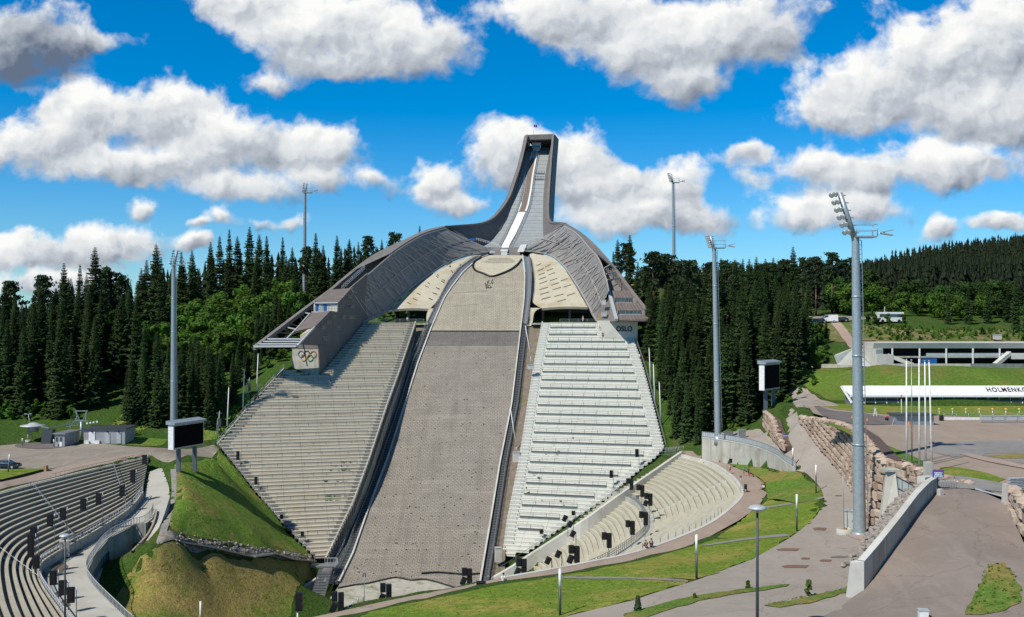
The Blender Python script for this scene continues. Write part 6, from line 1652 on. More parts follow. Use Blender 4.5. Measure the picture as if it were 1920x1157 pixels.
SP,PI_,BR,SH=[],[],[],[]
for i in range(6):
 h=24;cm=spruce_mesh(h,50+i,(1,1,.85,1.1,.7,1)[i],(.15,.135,.12,.165,.13,.145)[i]);tk=MB();tk.tube((0,0,-1),(0,0,h*.96),.3,.03,7)
 SP.append(proto(('spruce_tree','tree'),i,cm,tk,M['bark'],M['spruce']))
for i in range(3):
 cm,tk=pine_mesh(21,90+i);PI_.append(proto(('pine_tree','tree'),i,cm,tk,M['pinebark'],M['pine']))
for i in range(4):
 cm,tk=broad_mesh(12,120+i,16,.36,.36,120);BR.append(proto(('birch_tree','tree'),i,cm,tk,M['bark'],M['birch']if i<2 else M['darkleaf']))
for i in range(3):
 cm,tk=broad_mesh(3.4,160+i,9,.2,.42,80);SH.append(proto(('leafy_bush','bush'),i,cm,tk,M['bark'],M['birch']if i!=1 else M['darkleaf']))
used_p=set()
def plant(p,v,h0,h,label,group,widen=1.0):
 k=h/h0;sc_=(k*widen,k*widen,k)
 if p.name not in used_p:
  used_p.add(p.name);p.location=v;p.rotation_euler=(0,0,random.uniform(0,6.28));p.scale=sc_;p['label']=label;p['group']=group;WLOC[p.name]=tuple(v);return p
 return dup(p,v,random.uniform(0,6.28),sc_,label,group)
SKY_L=[(-60,520),(0,528),(15,522),(35,545),(55,560),(80,512),(100,540),(120,490),(150,494),(165,497),(178,460),(190,505),(203,500),(225,512),(245,520),(262,500),(275,480),(293,455),(305,490),(330,480),(352,470),(375,472),(395,450),(412,442),(430,430),(468,424),(500,440),(530,446),(550,470),(566,462),(592,437),(610,465),(632,440),(655,446),(690,442),(715,447),(740,436),(770,445),(787,424),(810,440),(860,440)]
SKY_R=[(1100,470),(1130,480),(1158,446),(1180,440),(1197,495),(1225,470),(1250,476),(1275,488),(1293,485),(1315,500),(1340,470),(1365,482),(1405,478),(1440,480),(1470,482),(1487,462),(1510,482),(1530,480),(1560,474),(1600,482),(1640,478),(1700,470),(1760,465),(1920,440)]
placed=[]
def free(x,y,r):
 for(a,b)in placed:
  if(a-x)**2+(b-y)**2<r*r:return False
 return True
EXCL=[[(q.x,q.y)for q in LS_poly],[(q.x,q.y)for q in RS_poly],[(-108,236),(-95,236),(-93,262),(-101,262)],[(-77.8,225),(-72.6,225),(-78.3,243),(-84,243)]]
LOWSKY=[(0,560),(200,565),(260,575),(300,600),(420,640),(480,640),(560,590),(620,560)]
def blocked(x,y):
 for e in EXCL:
  if inpoly(np.array([x]),np.array([y]),e)[0]:return True
 return False
def forest(region,n,r,kinds,sky_,hr,label,group,dmin=0,tries=40):
 """region: polygon in plan (metres)"""
 xs=[p[0]for p in region];ys=[p[1]for p in region];c=0;t=0
 while c<n and t<n*tries:
  t+=1;x,y=random.uniform(min(xs),max(xs)),random.uniform(min(ys),max(ys))
  if not inpoly(np.array([x]),np.array([y]),region)[0]or not free(x,y,r)or blocked(x,y):continue
  z=H(x,y);px=CX+x/y*F
  lim=EYE+(CY-np.interp(px,[a for a,_ in sky_],[b for _,b in sky_])-random.uniform(0,22))*y/F
  h=min(random.uniform(*hr),lim-z)
  kd,h0=random.choice(kinds)
  if h<hr[0]*.55:continue
  placed.append((x,y));p=random.choice(kd)
  plant(p,Ve((x,y,z-.3)),h0,h,label,group,random.uniform(.9,1.2));c+=1
 return c
random.seed(77)
def crest(px,py,D,kind,h0,label,group,widen=1.0):
 """a tree whose top is seen against the sky"""
 x=(px-CX)/F*D;z=H(x,D);top=EYE+(CY-py)/F*D;placed.append((x,D))
 plant(random.choice(kind),Ve((x,D,z-.3)),h0,top-z+.3,label,group,widen)
gl='spruces on the hillside beside the parking area';gr_='spruces in the dark wood beside the pale grandstand'
lab_ls='tall dark spruce in the wooded hillside above the parking area'
lab_rs='tall dark spruce in the dense wood beside the pale grandstand'
for px,py,D in((8,525,300),(120,489,285),(133,520,300),(150,494,300),(178,459,290),(265,500,300),(293,454,296),(302,480,290),(360,466,315),(395,450,315),(412,441,322),(430,428,322),(445,440,335),(468,422,330),(486,436,325),(500,440,320),(530,443,328),(548,462,335),(592,435,318),(606,458,325),(632,440,345),(655,446,348),(672,452,355),(716,448,362),(770,446,372),(787,422,368),(240,520,290),(275,485,300),(340,470,310)):
 crest(px,py,D,SP[:3]if px not in(200,)else SP,24,lab_ls,gl,random.uniform(.85,1.1))
for px,py,D in((80,513,300),(200,500,300),(225,512,300),(20,524,310),(690,440,355),(740,435,360),(575,462,340)):
 crest(px,py,D,PI_,21,'open crowned pine rising above the left wood','pines on the hillside beside the parking area',.9)
for px,py,D in((1158,446,318),(1181,437,318),(1150,470,325),(1196,490,312),(1340,472,270),(1325,500,280),(1352,482,275),(1487,459,300),(1405,482,285),(1418,478,290),(1435,482,295),(1450,480,300),(1378,484,285)):
 crest(px,py,D,SP[:3],24,lab_rs,gr_,random.uniform(.9,1.1))
for px,py,D in((1225,469,300),(1250,474,305),(1293,486,290),(1270,492,300),(1365,488,300),(1470,484,310),(1510,482,330),(1530,479,340),(1560,472,350),(1580,486,350),(1600,482,355)):
 crest(px,py,D,PI_,21,'spreading pine on the skyline right of the ski jump','pines on the skyline right of the ski jump',1.05)
forest([(-133,246),(-100,249),(-94,262),(-110,290),(-150,300),(-170,262)],72,3.9,[(SP,24)],SKY_L,(17,26),lab_ls,gl)
forest([(-98,247),(-80,246),(-70,260),(-64,288),(-80,300),(-98,275)],30,3.6,[(SP,24)],LOWSKY,(10,21),lab_ls,gl)
forest([(-110,290),(-78,300),(-70,340),(-100,350),(-170,330),(-165,292)],26,5.5,[(SP,24)],SKY_L,(15,24),lab_ls,gl)
forest([(-78,300),(-56,306),(-45,345),(-20,365),(-60,372),(-80,345)],26,4.6,[(SP,24)],SKY_L,(12,20),lab_ls,gl)
forest([(-93,240),(-73,243),(-69,256),(-80,262),(-95,252)],24,3.0,[(SP,24)],LOWSKY,(12,20),lab_ls,gl)
forest([(-72,262),(-66,272),(-62,300),(-70,300),(-78,275)],12,3.2,[(SP,24)],SKY_L,(10,17),lab_ls,gl)
forest([(38,254),(45,240),(52,250),(45,294),(37.8,292)],22,3.0,[(SP,24)],SKY_R,(14,21),lab_rs,gr_)
lb='bright green birch among the dark spruces of the left hillside';gb='birches on the left hillside'
forest([(-98,280),(-70,280),(-62,312),(-76,330),(-108,318)],84,3.2,[(BR[:2],12)],SKY_L,(9,15),lb,gb)
forest([(-125,292),(-100,290),(-100,308),(-134,312)],26,3.6,[(BR,12)],SKY_L,(9,14),lb,gb)
forest([(-150,245),(-96,243),(-94,249),(-150,251)],26,2.2,[(SH,3.4)],SKY_L,(2.2,4.2),'low leafy bush at the foot of the left wood','bushes along the parking area')
forest([(-72,262),(-62,276),(-60,300),(-66,300),(-76,275)],14,2.5,[(SH,3.4)],SKY_L,(2.2,4.5),'leafy bush on the slope behind the dark grandstand','bushes behind the dark grandstand')
forest([(-45,316),(-32,314),(-30,330),(-45,330)],14,1.6,[(SH,3.4)],[(0,0),(1920,0)],(2.5,4.5),'leafy bush seen through the opening under the pale shell','bushes behind the opening under the shell')
forest([(38.4,246),(43,236),(50,238),(46,262),(38.2,268)],16,2.3,[(SP,24)],SKY_R,(9,16),lab_rs,gr_)
forest([(45,247),(56,238),(70,246),(71,262),(60,270),(42,262)],32,4.0,[(SP,24)],SKY_R,(17,25),lab_rs,gr_)
forest([(38,262),(60,268),(74,262),(84,285),(80,305),(40,300),(37,285)],44,4.2,[(SP,24)],SKY_R,(15,24),lab_rs,gr_)
forest([(30,316),(82,305),(95,320),(90,345),(30,350)],26,5,[(SP,24),(PI_,21)],SKY_R,(13,22),'dark conifer high in the wood behind the right arm','conifers high in the right wood')
forest([(40,240),(52,234),(72,240),(76,250),(60,246),(44,248)],16,2.2,[(SH,3.4)],SKY_R,(1.6,3.2),'low bush at the edge of the right wood','bushes at the edge of the right wood')
forest([(74,262),(84,268),(92,300),(84,306),(76,290)],20,3,[(SH,3.4),(BR,12)],SKY_R,(3,6),'leafy bush beside the upper road','bushes beside the upper road')
lr='rounded green broadleaf tree on the hillside beyond the arena';gbr='broadleaf trees on the hillside beyond the arena'
forest([(108,336),(140,332),(175,345),(175,380),(110,380)],40,5,[(BR,12)],[(1400,520),(1540,500),(1570,488),(1640,488),(1700,510),(1760,530),(1920,520)],(8,16),lr,gbr)
forest([(128,312),(180,306),(230,320),(230,350),(150,345)],40,5,[(SP,24),(SP,24),(BR,12)],[(1400,540),(1700,545),(1750,530),(1820,520),(1920,525)],(10,18),'mid green tree at the edge of the scrub slope beyond the arena','trees along the scrub slope')
forest([(112,290),(180,286),(190,300),(120,304)],34,3,[(SH,3.4)],SKY_R,(1.4,3.0),'round shrub on the dry scrub slope above the long building','shrubs on the scrub slope')
crest(1549,597,292,SP[:2],24,'single young spruce beside the gravel track on the right','lone spruce',1.1)
crest(1905,520,306,SP[:2],24,'young spruce at the right edge of the scrub slope','edge spruce',1.0)
def drop_unused():
 for p in SP+PI_+BR+SH:
  if p.name not in used_p:
   for c in list(p.children):bpy.data.objects.remove(c)
   bpy.data.objects.remove(p)
def far_wood(name,region,n,hr,label,sky_=None):
 mb=MB();rnd=random.Random(n);xs=[p[0]for p in region];ys=[p[1]for p in region];c=0;t=0
 while c<n and t<n*30:
  t+=1
  x,y=rnd.uniform(min(xs),max(xs)),rnd.uniform(min(ys),max(ys))
  if not inpoly(np.array([x]),np.array([y]),region)[0]:continue
  z=H(x,y)-.5;h=rnd.uniform(*hr);c+=1
  if sky_:
   px=CX+x/y*F;h=min(h,EYE+(CY-np.interp(px,[a for a,_ in sky_],[b for _,b in sky_])-rnd.uniform(-6,12))*y/F-z)
   if h<5:continue
  lv=6
  for l in range(lv):
   zz=z+h*(.08+.86*l/lv);r=h*.17*(1-l/lv)**.9*rnd.uniform(.75,1.2)+.2;k=6;a0=rnd.uniform(0,6)
   for q in range(k):
    a=a0+6.283*q/k;b=a+6.283/k*rnd.uniform(.7,1.15);rr=r*rnd.uniform(.5,1.35)
    mb.face([(x,y,zz+h*.17),(x+rr*math.cos(a),y+rr*math.sin(a),zz-h*.03*rnd.random()),(x+rr*.9*math.cos(b),y+rr*.9*math.sin(b),zz-h*.05*rnd.random())])
 return tag(mb.build(name,M['farwood']),label,'wood',kind='stuff')
SKF=[(1380,490),(1500,500),(1600,492),(1640,482),(1700,464),(1740,450),(1770,445),(1800,440),(1830,433),(1860,432),(1920,428),(2000,420)]
far_wood('far_wood',[(120,380),(230,350),(420,520),(520,800),(420,860),(250,760),(150,520)],5200,(9,19),'dark conifer forest covering the far hill on the right',SKF)
far_wood('far_wood',[(90,350),(120,345),(150,420),(150,520),(60,520),(60,365)],420,(12,19),'conifer forest on the ridge behind the broadleaf trees',[(1200,505),(1500,490),(1600,492),(1700,480)])
far_wood('far_wood',[(-250,300),(-165,300),(-110,352),(-60,378),(-30,385),(-60,420),(-180,400),(-300,360)],380,(12,22),'conifer forest on the ridge behind the left hillside',[(a,b+14)for a,b in SKY_L])
# ------------------------------------------------------------------ floodlight masts
def mast(base,top,lean,r0,r1,headh,label,rows=6,cols=2,plat=1):
 base,top=Vector(base),Vector(top)
 t=thing('floodlight_mast',label,'floodlight',tuple(base),'floodlight masts around the ski jump')
 mb=MB();n=10;pts=[base.lerp(top,k/n)for k in range(n+1)]
 mb.lathe((0,0,0),[],3)if False else None
 for k in range(n):mb.tube(pts[k],pts[k+1],r0+(r1-r0)*k/n,r0+(r1-r0)*(k+1)/n,14,caps=False)
 for k in(3,6,8):mb.tube(pts[k]-UP*.12,pts[k]+UP*.12,(r0+(r1-r0)*k/n)*1.06,None,14)
 mb.tube(base-UP*1.5,base+UP*.25,r0*1.25,r0*1.25,14);mb.build('pole',M['mast'],t)
 mb=MB();o=Ve((r0*1.05+.15,-.1,0))
 mb.path([base+o+UP*2,top+Ve((r1+.25,-.1,-.3))],.05,5)
 for k in range(60):
  q=(base+o+UP*2).lerp(top+Ve((r1+.25,-.1,-.3)),k/59);mb.tube(q,q+Ve((-.28,.1,0)),.03,.03,4)
 mb.build('ladder',M['galv'],t)
 ht=top+Vector(lean);ax=(ht-top);axn=ax.normalized()
 mb=MB();mb.tube(top-UP*.5,ht,r1*.8,r1*.7,10);
 for k in range(rows):
  p=top.lerp(ht,(k+.7)/rows);mb.bar(p+Ve((-1.0*r1*2.0,-.3,0)),p+Ve((r1*1.6,.3,0)),.1,.12)
 mb.build('head_frame',M['mast'],t)
 for k in range(rows):
  for c in range(cols):
   p=top.lerp(ht,(k+.7)/rows)+Ve((-r1*(1.7+.35*c),-.55+1.0*c/(max(1,cols-1)),.05))
   d=Ve((-.72,-.45,-.55)).normalized();s=max(.26,headh*.062)
   mb=MB();mb.tube(p-d*s*.9,p+d*s*.2,s*.45,s*1.0,10);mb.tube(p+d*s*.2,p+d*s*.42,s*1.0,s*1.0,10);l=mb.build('lamp',M['lamp'],t)
   mb=MB();mb.tube(p+d*s*.42,p+d*s*.46,s*.88,s*.8,10);mb.build('lens',M['lens'],l)
 mb=MB();c=top+Ve((r1*2.4,0,.1));w_=3.4*r1+1.0
 mb.box(c,(w_,1.8,.18));
 for sx in(-.5,.5):
  for sy in(-.85,.85):mb.tube(c+Ve((sx*w_,sy,0)),c+Ve((sx*w_,sy,1.5)),.05,.05,4)
 for h in(.75,1.5):
  for sy in(-.85,.85):mb.bar(c+Ve((-.5*w_,sy,h)),c+Ve((.5*w_,sy,h)),.06,.06)
  mb.bar(c+Ve((.5*w_,-.85,h)),c+Ve((.5*w_,.85,h)),.06,.06)
 mb.build('platform',M['mast'],t)
 mb=MB();q=c+Ve((w_*.5+.2,-.2,.4));mb.tube(q,q+Ve((.9,-.1,.1)),.1,.1,5);mb.box(q+Ve((1.2,-.1,.3)),(1.3,.8,.12),0,0,0,R(-12));mb.box(q+Ve((1.2,-.1,-.1)),(1.3,.8,.12),0,0,0,R(10));mb.build('spotlight',M['lamp'],t)
 return t
mast(PZ(1612,1001,34.2),P(1604,446,124.5),(-2.0,-.2,5.5),.78,.46,5.5,'tallest looking floodlight mast, standing beside the tall stone wall and utility cabinet')
mast(PZ(1346,820,36),P(1339,466,212),(-.8,-.2,2.6),.66,.42,3.2,'floodlight mast rising from the terrace behind the concrete retaining wall')
b=P(325,846,240);b.z=H(b.x,240);mast(b,P(325.5,498,b.y),(.9,-.2,3.6),.74,.47,3.6,'floodlight mast behind the left scoreboard',cols=2)
mast(P(570,600,345),P(571.5,362,345),(.6,-.2,3.2),.66,.46,3.2,'floodlight mast behind the left arm of the ski jump')
b=Vector(P(1264,545,372));mast(b,P(1262,343,372),(-1.0,-.2,3.4),.62,.44,3.4,'floodlight mast standing in the wood right of the tower')
M['legsteel']=plain('blue_grey_steel',(.13,.16,.175),.5,.3)
# ------------------------------------------------------------------ scoreboards
def scoreboard(a,b,zt,zb,depth,legs,label):
 """a, b: plan points of the near and far ends of the screen face"""
 a,b=Vector(a),Vector(b);d=(b-a);d.z=0;L=d.length;d.normalize();n=Ve((d.y,-d.x,0));bk=-n*depth
 t=thing('scoreboard',label,'scoreboard',(a.x,a.y,H(a.x,a.y)))
 q=lambda p,z:Ve((p.x,p.y,z))
 mb=MB();mb.hexa([q(a,zb),q(b,zb),q(b+bk,zb),q(a+bk,zb)],[q(a,zt),q(b,zt),q(b+bk,zt),q(a+bk,zt)]);mb.build('housing',M['white'],t)
 mb=MB();e=.32;f=n*.06
 mb.hexa([q(a+d*e,zb+.3)+n*.01,q(b-d*e*.6,zb+.3)+n*.01,q(b-d*e*.6,zb+.3)+f,q(a+d*e,zb+.3)+f],[q(a+d*e,zt-.3)+n*.01,q(b-d*e*.6,zt-.3)+n*.01,q(b-d*e*.6,zt-.3)+f,q(a+d*e,zt-.3)+f]);mb.build('screen',M['screen'],t)
 mb=MB()
 for z0,z1 in((zb,zb+.3),(zt-.3,zt)):mb.hexa([q(a,z0)+n*.02,q(b,z0)+n*.02,q(b,z0)+n*.12,q(a,z0)+n*.12],[q(a,z1)+n*.02,q(b,z1)+n*.02,q(b,z1)+n*.12,q(a,z1)+n*.12])
 mb.build('screen_frame',M['galv'],t)
 mb=MB();o=.5
 p4=[a-d*.3+n*o,b+d*.3+n*o,b+d*.3+bk-n*.3,a-d*.3+bk-n*.3]
 mb.hexa([q(p,zt+.003)for p in p4],[q(p,zt+.35)for p in p4[:2]]+[q(p4[2]*1.0,zt+.75),q(p4[3]*1.0,zt+.75)]);mb.build('roof',M['mast'],t)
 for k in legs:
  p=a+d*L*k+bk*.5;z=H(p.x,p.y)-.6;mb=MB();mb.bar(Ve((p.x,p.y,z)),Ve((p.x,p.y,zb)),.75,.6,up=Ve((0,1,0)));mb.build('leg',M['legsteel'],t)
 return t
scoreboard(P(325,800,196),P(382,800,204.5),40.2,35.4,1.25,(.25,.78),'black scoreboard with white side beside the dark grandstand')
scoreboard(P(1433,700,215),P(1461.5,700,222),51.2,45.6,1.15,(.25,.75),'tall narrow black scoreboard beside the upper road on the right')
# ------------------------------------------------------------------ loudspeakers
def speaker_cluster(px,py,D,zb,label,group,n=4,s=1.0,flip=1):
 """cabinets hung on a pole: px, py mark the top cabinet"""
 top=P(px,py,D);base=Ve((top.x+.25*s*flip,top.y+.1,zb))
 t=thing('loudspeaker',label,'loudspeaker',tuple(base),group)
 mb=MB();mb.tube(base-UP*.4,Ve((base.x,base.y,top.z+.3)),.06,.05,6);mb.build('pole',M['galv'],t)
 spots=[(-.42*flip,0,0,0),(.35*flip,0,-.12,0),(.35*flip,0,-1.3,0),(-.55*flip,-.1,-1.35,R(24)*flip)][:n]
 for(dx,dy,dz,roll)in spots:
  c=top+Ve((dx,dy,dz))*s;mb=MB();mb.box(c,(.68*s,.62*s,1.12*s),R(12)*flip,0,0,roll);mb.box(c+Ve((0,-.33*s,0)),(.6*s,.05,1.0*s),R(12)*flip,0,0,roll);mb.build('cabinet',M['black'],t)
 return t
gB='loudspeaker clusters on poles around the bowl'
def onrow(w_,i):return offset_curve(rim_r,w_)[i]
cl=[(1213,931,176,'first cluster right of the gangway railing, lowest pair of its three'),(1217,934,180,'')]
def bowlz(px,py,D):
 p=P(px,py,D);d=float(np.min(np.hypot(_rb[:,0]-p.x,_rb[:,1]-p.y)));return RZ-.47*d if d<16 else RZ-8-.65*(d-16)
for(px,py,D,lab,n,s)in((1201,914,190,'cluster of black loudspeakers highest on the bowl beside the kerb end',3,.95),(1216,930,184,'cluster of black loudspeakers just above the gangway railing bend',4,.95),(1207,965,170,'cluster of black loudspeakers at the gangway railing just below the bend',3,.95),(1182,982,163,'cluster of black loudspeakers midway down the row beside the gangway',3,.95),(1138,1005,152,'cluster of black loudspeakers between the gangway and the stair wall',3,.95),(1077,1030,141,'biggest cluster of black loudspeakers at the lower railing of the bowl',4,1.0)):
 z=bowlz(px,py,D);speaker_cluster(px,py,D,min(z,P(px,py,D).z-2.2),lab,gB,n,s)
speaker_cluster(978,1054,137,P(978,1082,137).z,'cluster of black loudspeakers beside the foot of the bright grandstand',gB,4,.95)
speaker_cluster(876,1072,128,P(876,1098,128).z,'cluster of black loudspeakers at the foot of the landing slope near the right stairs',gB,4,.85)
speaker_cluster(724,1102,112,P(724,1128,112).z,'cluster of black loudspeakers in front of the grit at the slope foot',gB,4,.85)
speaker_cluster(634,1118,104,P(634,1146,104).z,'cluster of black loudspeakers beside the foot of the left stairway',gB,4,.85)
speaker_cluster(1181,902,208,P(1181,930,208).z,'cluster of black loudspeakers on the grass strip under the bright grandstand',gB,3,.95)
def column_speaker(px,y0,y1,ybase,D,label,group,w_=.5,m='black',ground=None):
 a,b=P(px,y0,D),P(px,y1,D);base=P(px,ybase,D)
 t=thing('column_speaker',label,'loudspeaker',tuple(base),group)
 mb=MB();mb.box((a+b)/2,(w_,.45,a.z-b.z),R(10));mb.box((a+b)/2+Ve((0,-.24,0)),(w_*.86,.05,(a.z-b.z)*.94),R(10));mb.build('cabinet',M[m],t)
 mb=MB();q=base+Ve((w_*.75,.1,0));mb.tube(q-UP*.3,Ve((q.x,q.y,a.z+.15)),.06,.05,6);mb.bar(Ve((q.x,q.y,a.z-.2)),Ve((a.x,a.y,a.z-.2)),.05,.05);mb.build('pole',M['galv'],t)
 return t
gL='column loudspeakers beside the left terraces'
for(px,y0,y1,yb,z,lab)in((271,853,871,884,30.4,'column loudspeaker at the upper end of the left terraces'),(249,882,905,937,27.9,'second highest column loudspeaker along the parapet, nearest the upper end'),(229,910,930,955,27.2,'column loudspeaker on the parapet two posts before the upper end'),(185,925,946,985,26.4,'column loudspeaker just beyond the square parapet pillar'),(156,935,957,996,26.1,'column loudspeaker just before the square parapet pillar'),(118,952,975,1012,25.8,'column loudspeaker over the middle of the parapet railing'),(94,964,987,1029,25.4,'column loudspeaker over the lower half of the parapet railing')):
 D=F*(EYE-z)/(yb-CY);column_speaker(px,y0,y1,yb,D,lab,gL,.85)
for(px,y0,y1,yb,z,lab)in((63,988,1010,1066,24.8,'uppermost of the stacked column loudspeakers at the parapet bend'),(58,1002,1045,1075,24.7,'longest column loudspeaker at the parapet bend'),(68,1042,1066,1090,24.5,'lowest column loudspeaker at the parapet bend'),(100,1070,1096,1118,24.2,'column loudspeaker on the deck left of the lamp post'),(118,1088,1116,1140,24.0,'column loudspeaker on the deck just touching the lamp post'),(133,1101,1130,1157,23.9,'column loudspeaker on the deck right of the lamp post')):
 D=F*(EYE-z)/(yb-CY);column_speaker(px,y0,y1,yb,D,lab,gL,.85)
for(px,y0,y1,yb,lab)in((480,894,908,922,'small column loudspeaker half way down the edge of the dark grandstand'),(528,965,973,985,'small column loudspeaker low on the edge of the dark grandstand'),(567,997,1006,1022,'lowest small column loudspeaker on the dark grandstand'),(446,846,862,874,'small column loudspeaker highest on the edge of the dark grandstand')):
 v=LS(px,yb);column_speaker(px,y0,y1,yb,v.y-.4,lab,'small loudspeakers on the grandstands',.7)
for(px,y0,y1,yb,lab)in((1194,842,857,880,'small column loudspeaker highest on the bright grandstand'),(1146,882,896,917,'small column loudspeaker in the middle of the bright grandstand edge'),(1075,958,966,978,'small column loudspeaker low on the bright grandstand above the kerb'),(1015,993,1001,1012,'lowest small column loudspeaker on the bright grandstand')):
 v=RS(px,yb);column_speaker(px,y0,y1,yb,v.y-.4,lab,'small loudspeakers on the grandstands',.7)
for(px,py,D,yb,lab)in((1062,972,165,1003,'tilted single loudspeaker upper of the two beside the stair wall'),(1072,983,162,1010,'tilted single loudspeaker next to the kerb above the stair wall'),(1077,1001,156,1025,'tilted single loudspeaker just above the biggest cluster'),(1050,1039,140,1060,'tilted single loudspeaker left of the biggest cluster'),(1031,1051,138,1068,'tilted single loudspeaker nearest the foot of the bright grandstand')):
 speaker_cluster(px,py,D,P(px,yb,D).z,lab,'tilted single loudspeakers in the bowl',0,1)
 t=bpy.context.scene.objects[[o.name for o in COL.objects if o.name.startswith('loudspeaker')][-1]]if False else[o for o in COL.objects if o.get('label')==lab][0]
 mb=MB();c=P(px,py,D)+Ve((-.25,0,0));mb.box(c,(.62,.55,1.0),R(12),0,0,R(26));mb.box(c+Ve((0,-.3,0)),(.54,.05,.9),R(12),0,0,R(26));mb.build('cabinet',M['black'],t)
t=thing('column_speaker','tall black loudspeaker column against the side wall of the outrun stairs','loudspeaker',tuple(P(560,1140,150)))
mb=MB();mb.box(P(561,1128,150),(1.0,.7,2.6));mb.box(P(561,1128,149.6),(.85,.1,2.4));mb.build('cabinet',M['black'],t);mb=MB();mb.tube(P(558,1145,150),P(558,1190,150),.12,.12,6);mb.build('pole',M['white'],t)
# ------------------------------------------------------------------ lamps, bollard posts, flagpoles
def street_lamp(px,ytop,ybase,z,label):
 base=PZ(px,ybase,z);top=P(px,ytop,base.y);t=thing('street_lamp',label,'street lamp',tuple(base))
 mb=MB();mb.tube(base-UP*.5,top,.13,.085,10);mb.build('pole',M['darksteel'],t)
 mb=MB();c=top;mb.lathe(c,[(.08,-.25),(.12,-.05),(.62,.02),(.66,.08),(.55,.2),(.3,.3),(.02,.34)],18);mb.build('lamp_shade',M['palesteel'],t)
 mb=MB();mb.lathe(c,[(.02,-.12),(.4,-.1),(.52,.0)],14);mb.build('lens',M['lens'],t)
street_lamp(1420,955,1215,36.9,'tall grey street lamp with dish head in front of the lower road')
street_lamp(122,1006,1200,23.0,'grey street lamp with dish head standing on the winding deck')
def light_post(px,ytop,ybase,base,label,wh=.42):
 t=thing('light_post',label,'light post',tuple(base),'two tone light posts beside the paths')
 top=P(px,ytop,base.y);m_=base.lerp(top,1-wh)
 mb=MB();mb.tube(base-UP*.4,m_,.12,.12,8);mb.build('post',M['darksteel'],t)
 mb=MB();mb.tube(m_,top,.135,.135,8);mb.tube(top,top+UP*.04,.1,.1,8);mb.build('light_tube',M['white'],t)
for(px,yt,yb,lab)in((1050,1067,1155,'two tone light post nearest the camera on the lawn below the bowl'),(1306,1003,1086,'two tone light post at the road edge below the middle lawn'),(1494,927,997,'two tone light post at the road edge beside the upper footpath'),(1530,872,927,'two tone light post at the road bend beside the rough bank'),(1486.5,840,885,'two tone light post at the low end of the concrete wall')):
 light_post(px,yt,yb,hit(px,yb),lab)
light_post(376,1128,1190,P(376,1185,130),'white tipped light post on the dry grass bank at the left',.8)
light_post(18,852,886,hit(15,887),'two tone light post beside the parked black car')
light_post(42,822,834,hit(42,836),'small light post at the lift apron')
light_post(101,824,838,hit(101,839),'small light post beside the ticket hut')
def flagpole(base,top,label,group,m='white',r=.075):
 t=thing('flagpole',label,'flagpole',tuple(base),group);mb=MB();mb.tube(base-UP*.4,top,r*1.25,r*.7,8);mb.build('pole',M[m],t)
 mb=MB();mb.ellipsoid(top+UP*.1,(.13,.13,.12),8,5);mb.build('finial',M['galv'],t)
gF='flagpoles behind the stone wall'
for(px0,py0,px1,py1,lab,mm)in((1699.5,676,1700,866,'first white flagpole counted from the floodlight mast, above the stone wall','white'),(1709,677,1710,866,'slim grey pole among the white flagpoles above the stone wall','galv'),(1723,673,1724,868,'second white flagpole counted from the floodlight mast','white'),(1734,679,1736,869,'third white flagpole counted from the floodlight mast','white'),(1742,679,1748,884,'white flagpole leaning slightly by the blue sign','white')):
 b=PZ(px1,py1+4,43.0)if px1<1748 else PZ(px1,py1,43.0);flagpole(b,P(px0,py0,b.y),lab,gF,mm,.1 if mm=='white' else .07)
for(px,y0,yb,lab)in((484,664,738,'tallest white pole behind the dark grandstand, nearest the pier'),(458,695,768,'middle white pole behind the dark grandstand'),(429,727,803,'lowest white pole behind the dark grandstand')):
 v=LS(px+3,yb);b=Ve((v.x-.9,v.y+.2,v.z-.3));flagpole(b,P(px,y0,b.y),lab,'white poles along the dark grandstand','white',.14)
for(px,y0,yb,lab)in((1217,653,720,'highest white pole along the bright grandstand by the wood'),(1225,683,760,'middle white pole along the bright grandstand by the wood'),(1236,717,790,'lowest white pole along the bright grandstand by the wood')):
 v=RS(px-3,yb);b=Ve((v.x+.9,v.y+.2,v.z-.3));flagpole(b,P(px,y0,b.y),lab,'white poles along the bright grandstand','white',.13)
for(px,y0,yb,lab)in((468,708,752,'loudspeaker lattice post between the white poles'),(412,770,824,'loudspeaker lattice post below the white poles')):
 v=LS(px+4,yb);b=Ve((v.x-1.2,v.y+.2,v.z-.3));t=thing('lattice_post',lab,'post',tuple(b))
 top=P(px,y0,b.y);mb=MB();mb.tube(b-UP*.3,top,.09,.07,6)
 for k in range(6):mb.bar(b.lerp(top,k/6)+Ve((-.35,0,0)),b.lerp(top,(k+1)/6),.06,.06)
 mb.tube(b+Ve((-.45,0,-.3)),b.lerp(top,.75)+Ve((-.3,0,0)),.05,.05,5);mb.bar(top+Ve((-.8,0,-.6)),top+Ve((.6,0,-.6)),.08,.08);mb.build('lattice',M['galv'],t)
 mb=MB();mb.box(b.lerp(top,.6)+Ve((.3,-.1,0)),(.55,.5,1.9));mb.build('cabinet',M['darksteel'],t)
for(a,b,lab,D)in(((985,611),(995,668),'white slanting pole high beside the right stairs',287),((957,765),(968,838),'white slanting pole lower beside the right stairs',258)):
 p0,p1=P(*a,D),P(*b,D-2);t=thing('boom_pole',lab,'pole',tuple(p1));mb=MB();mb.tube(p0,p1,.1,.1,6);mb.tube(p1,p1+UP*-2.2,.06,.06,5);mb.build('pole',M['white'],t)
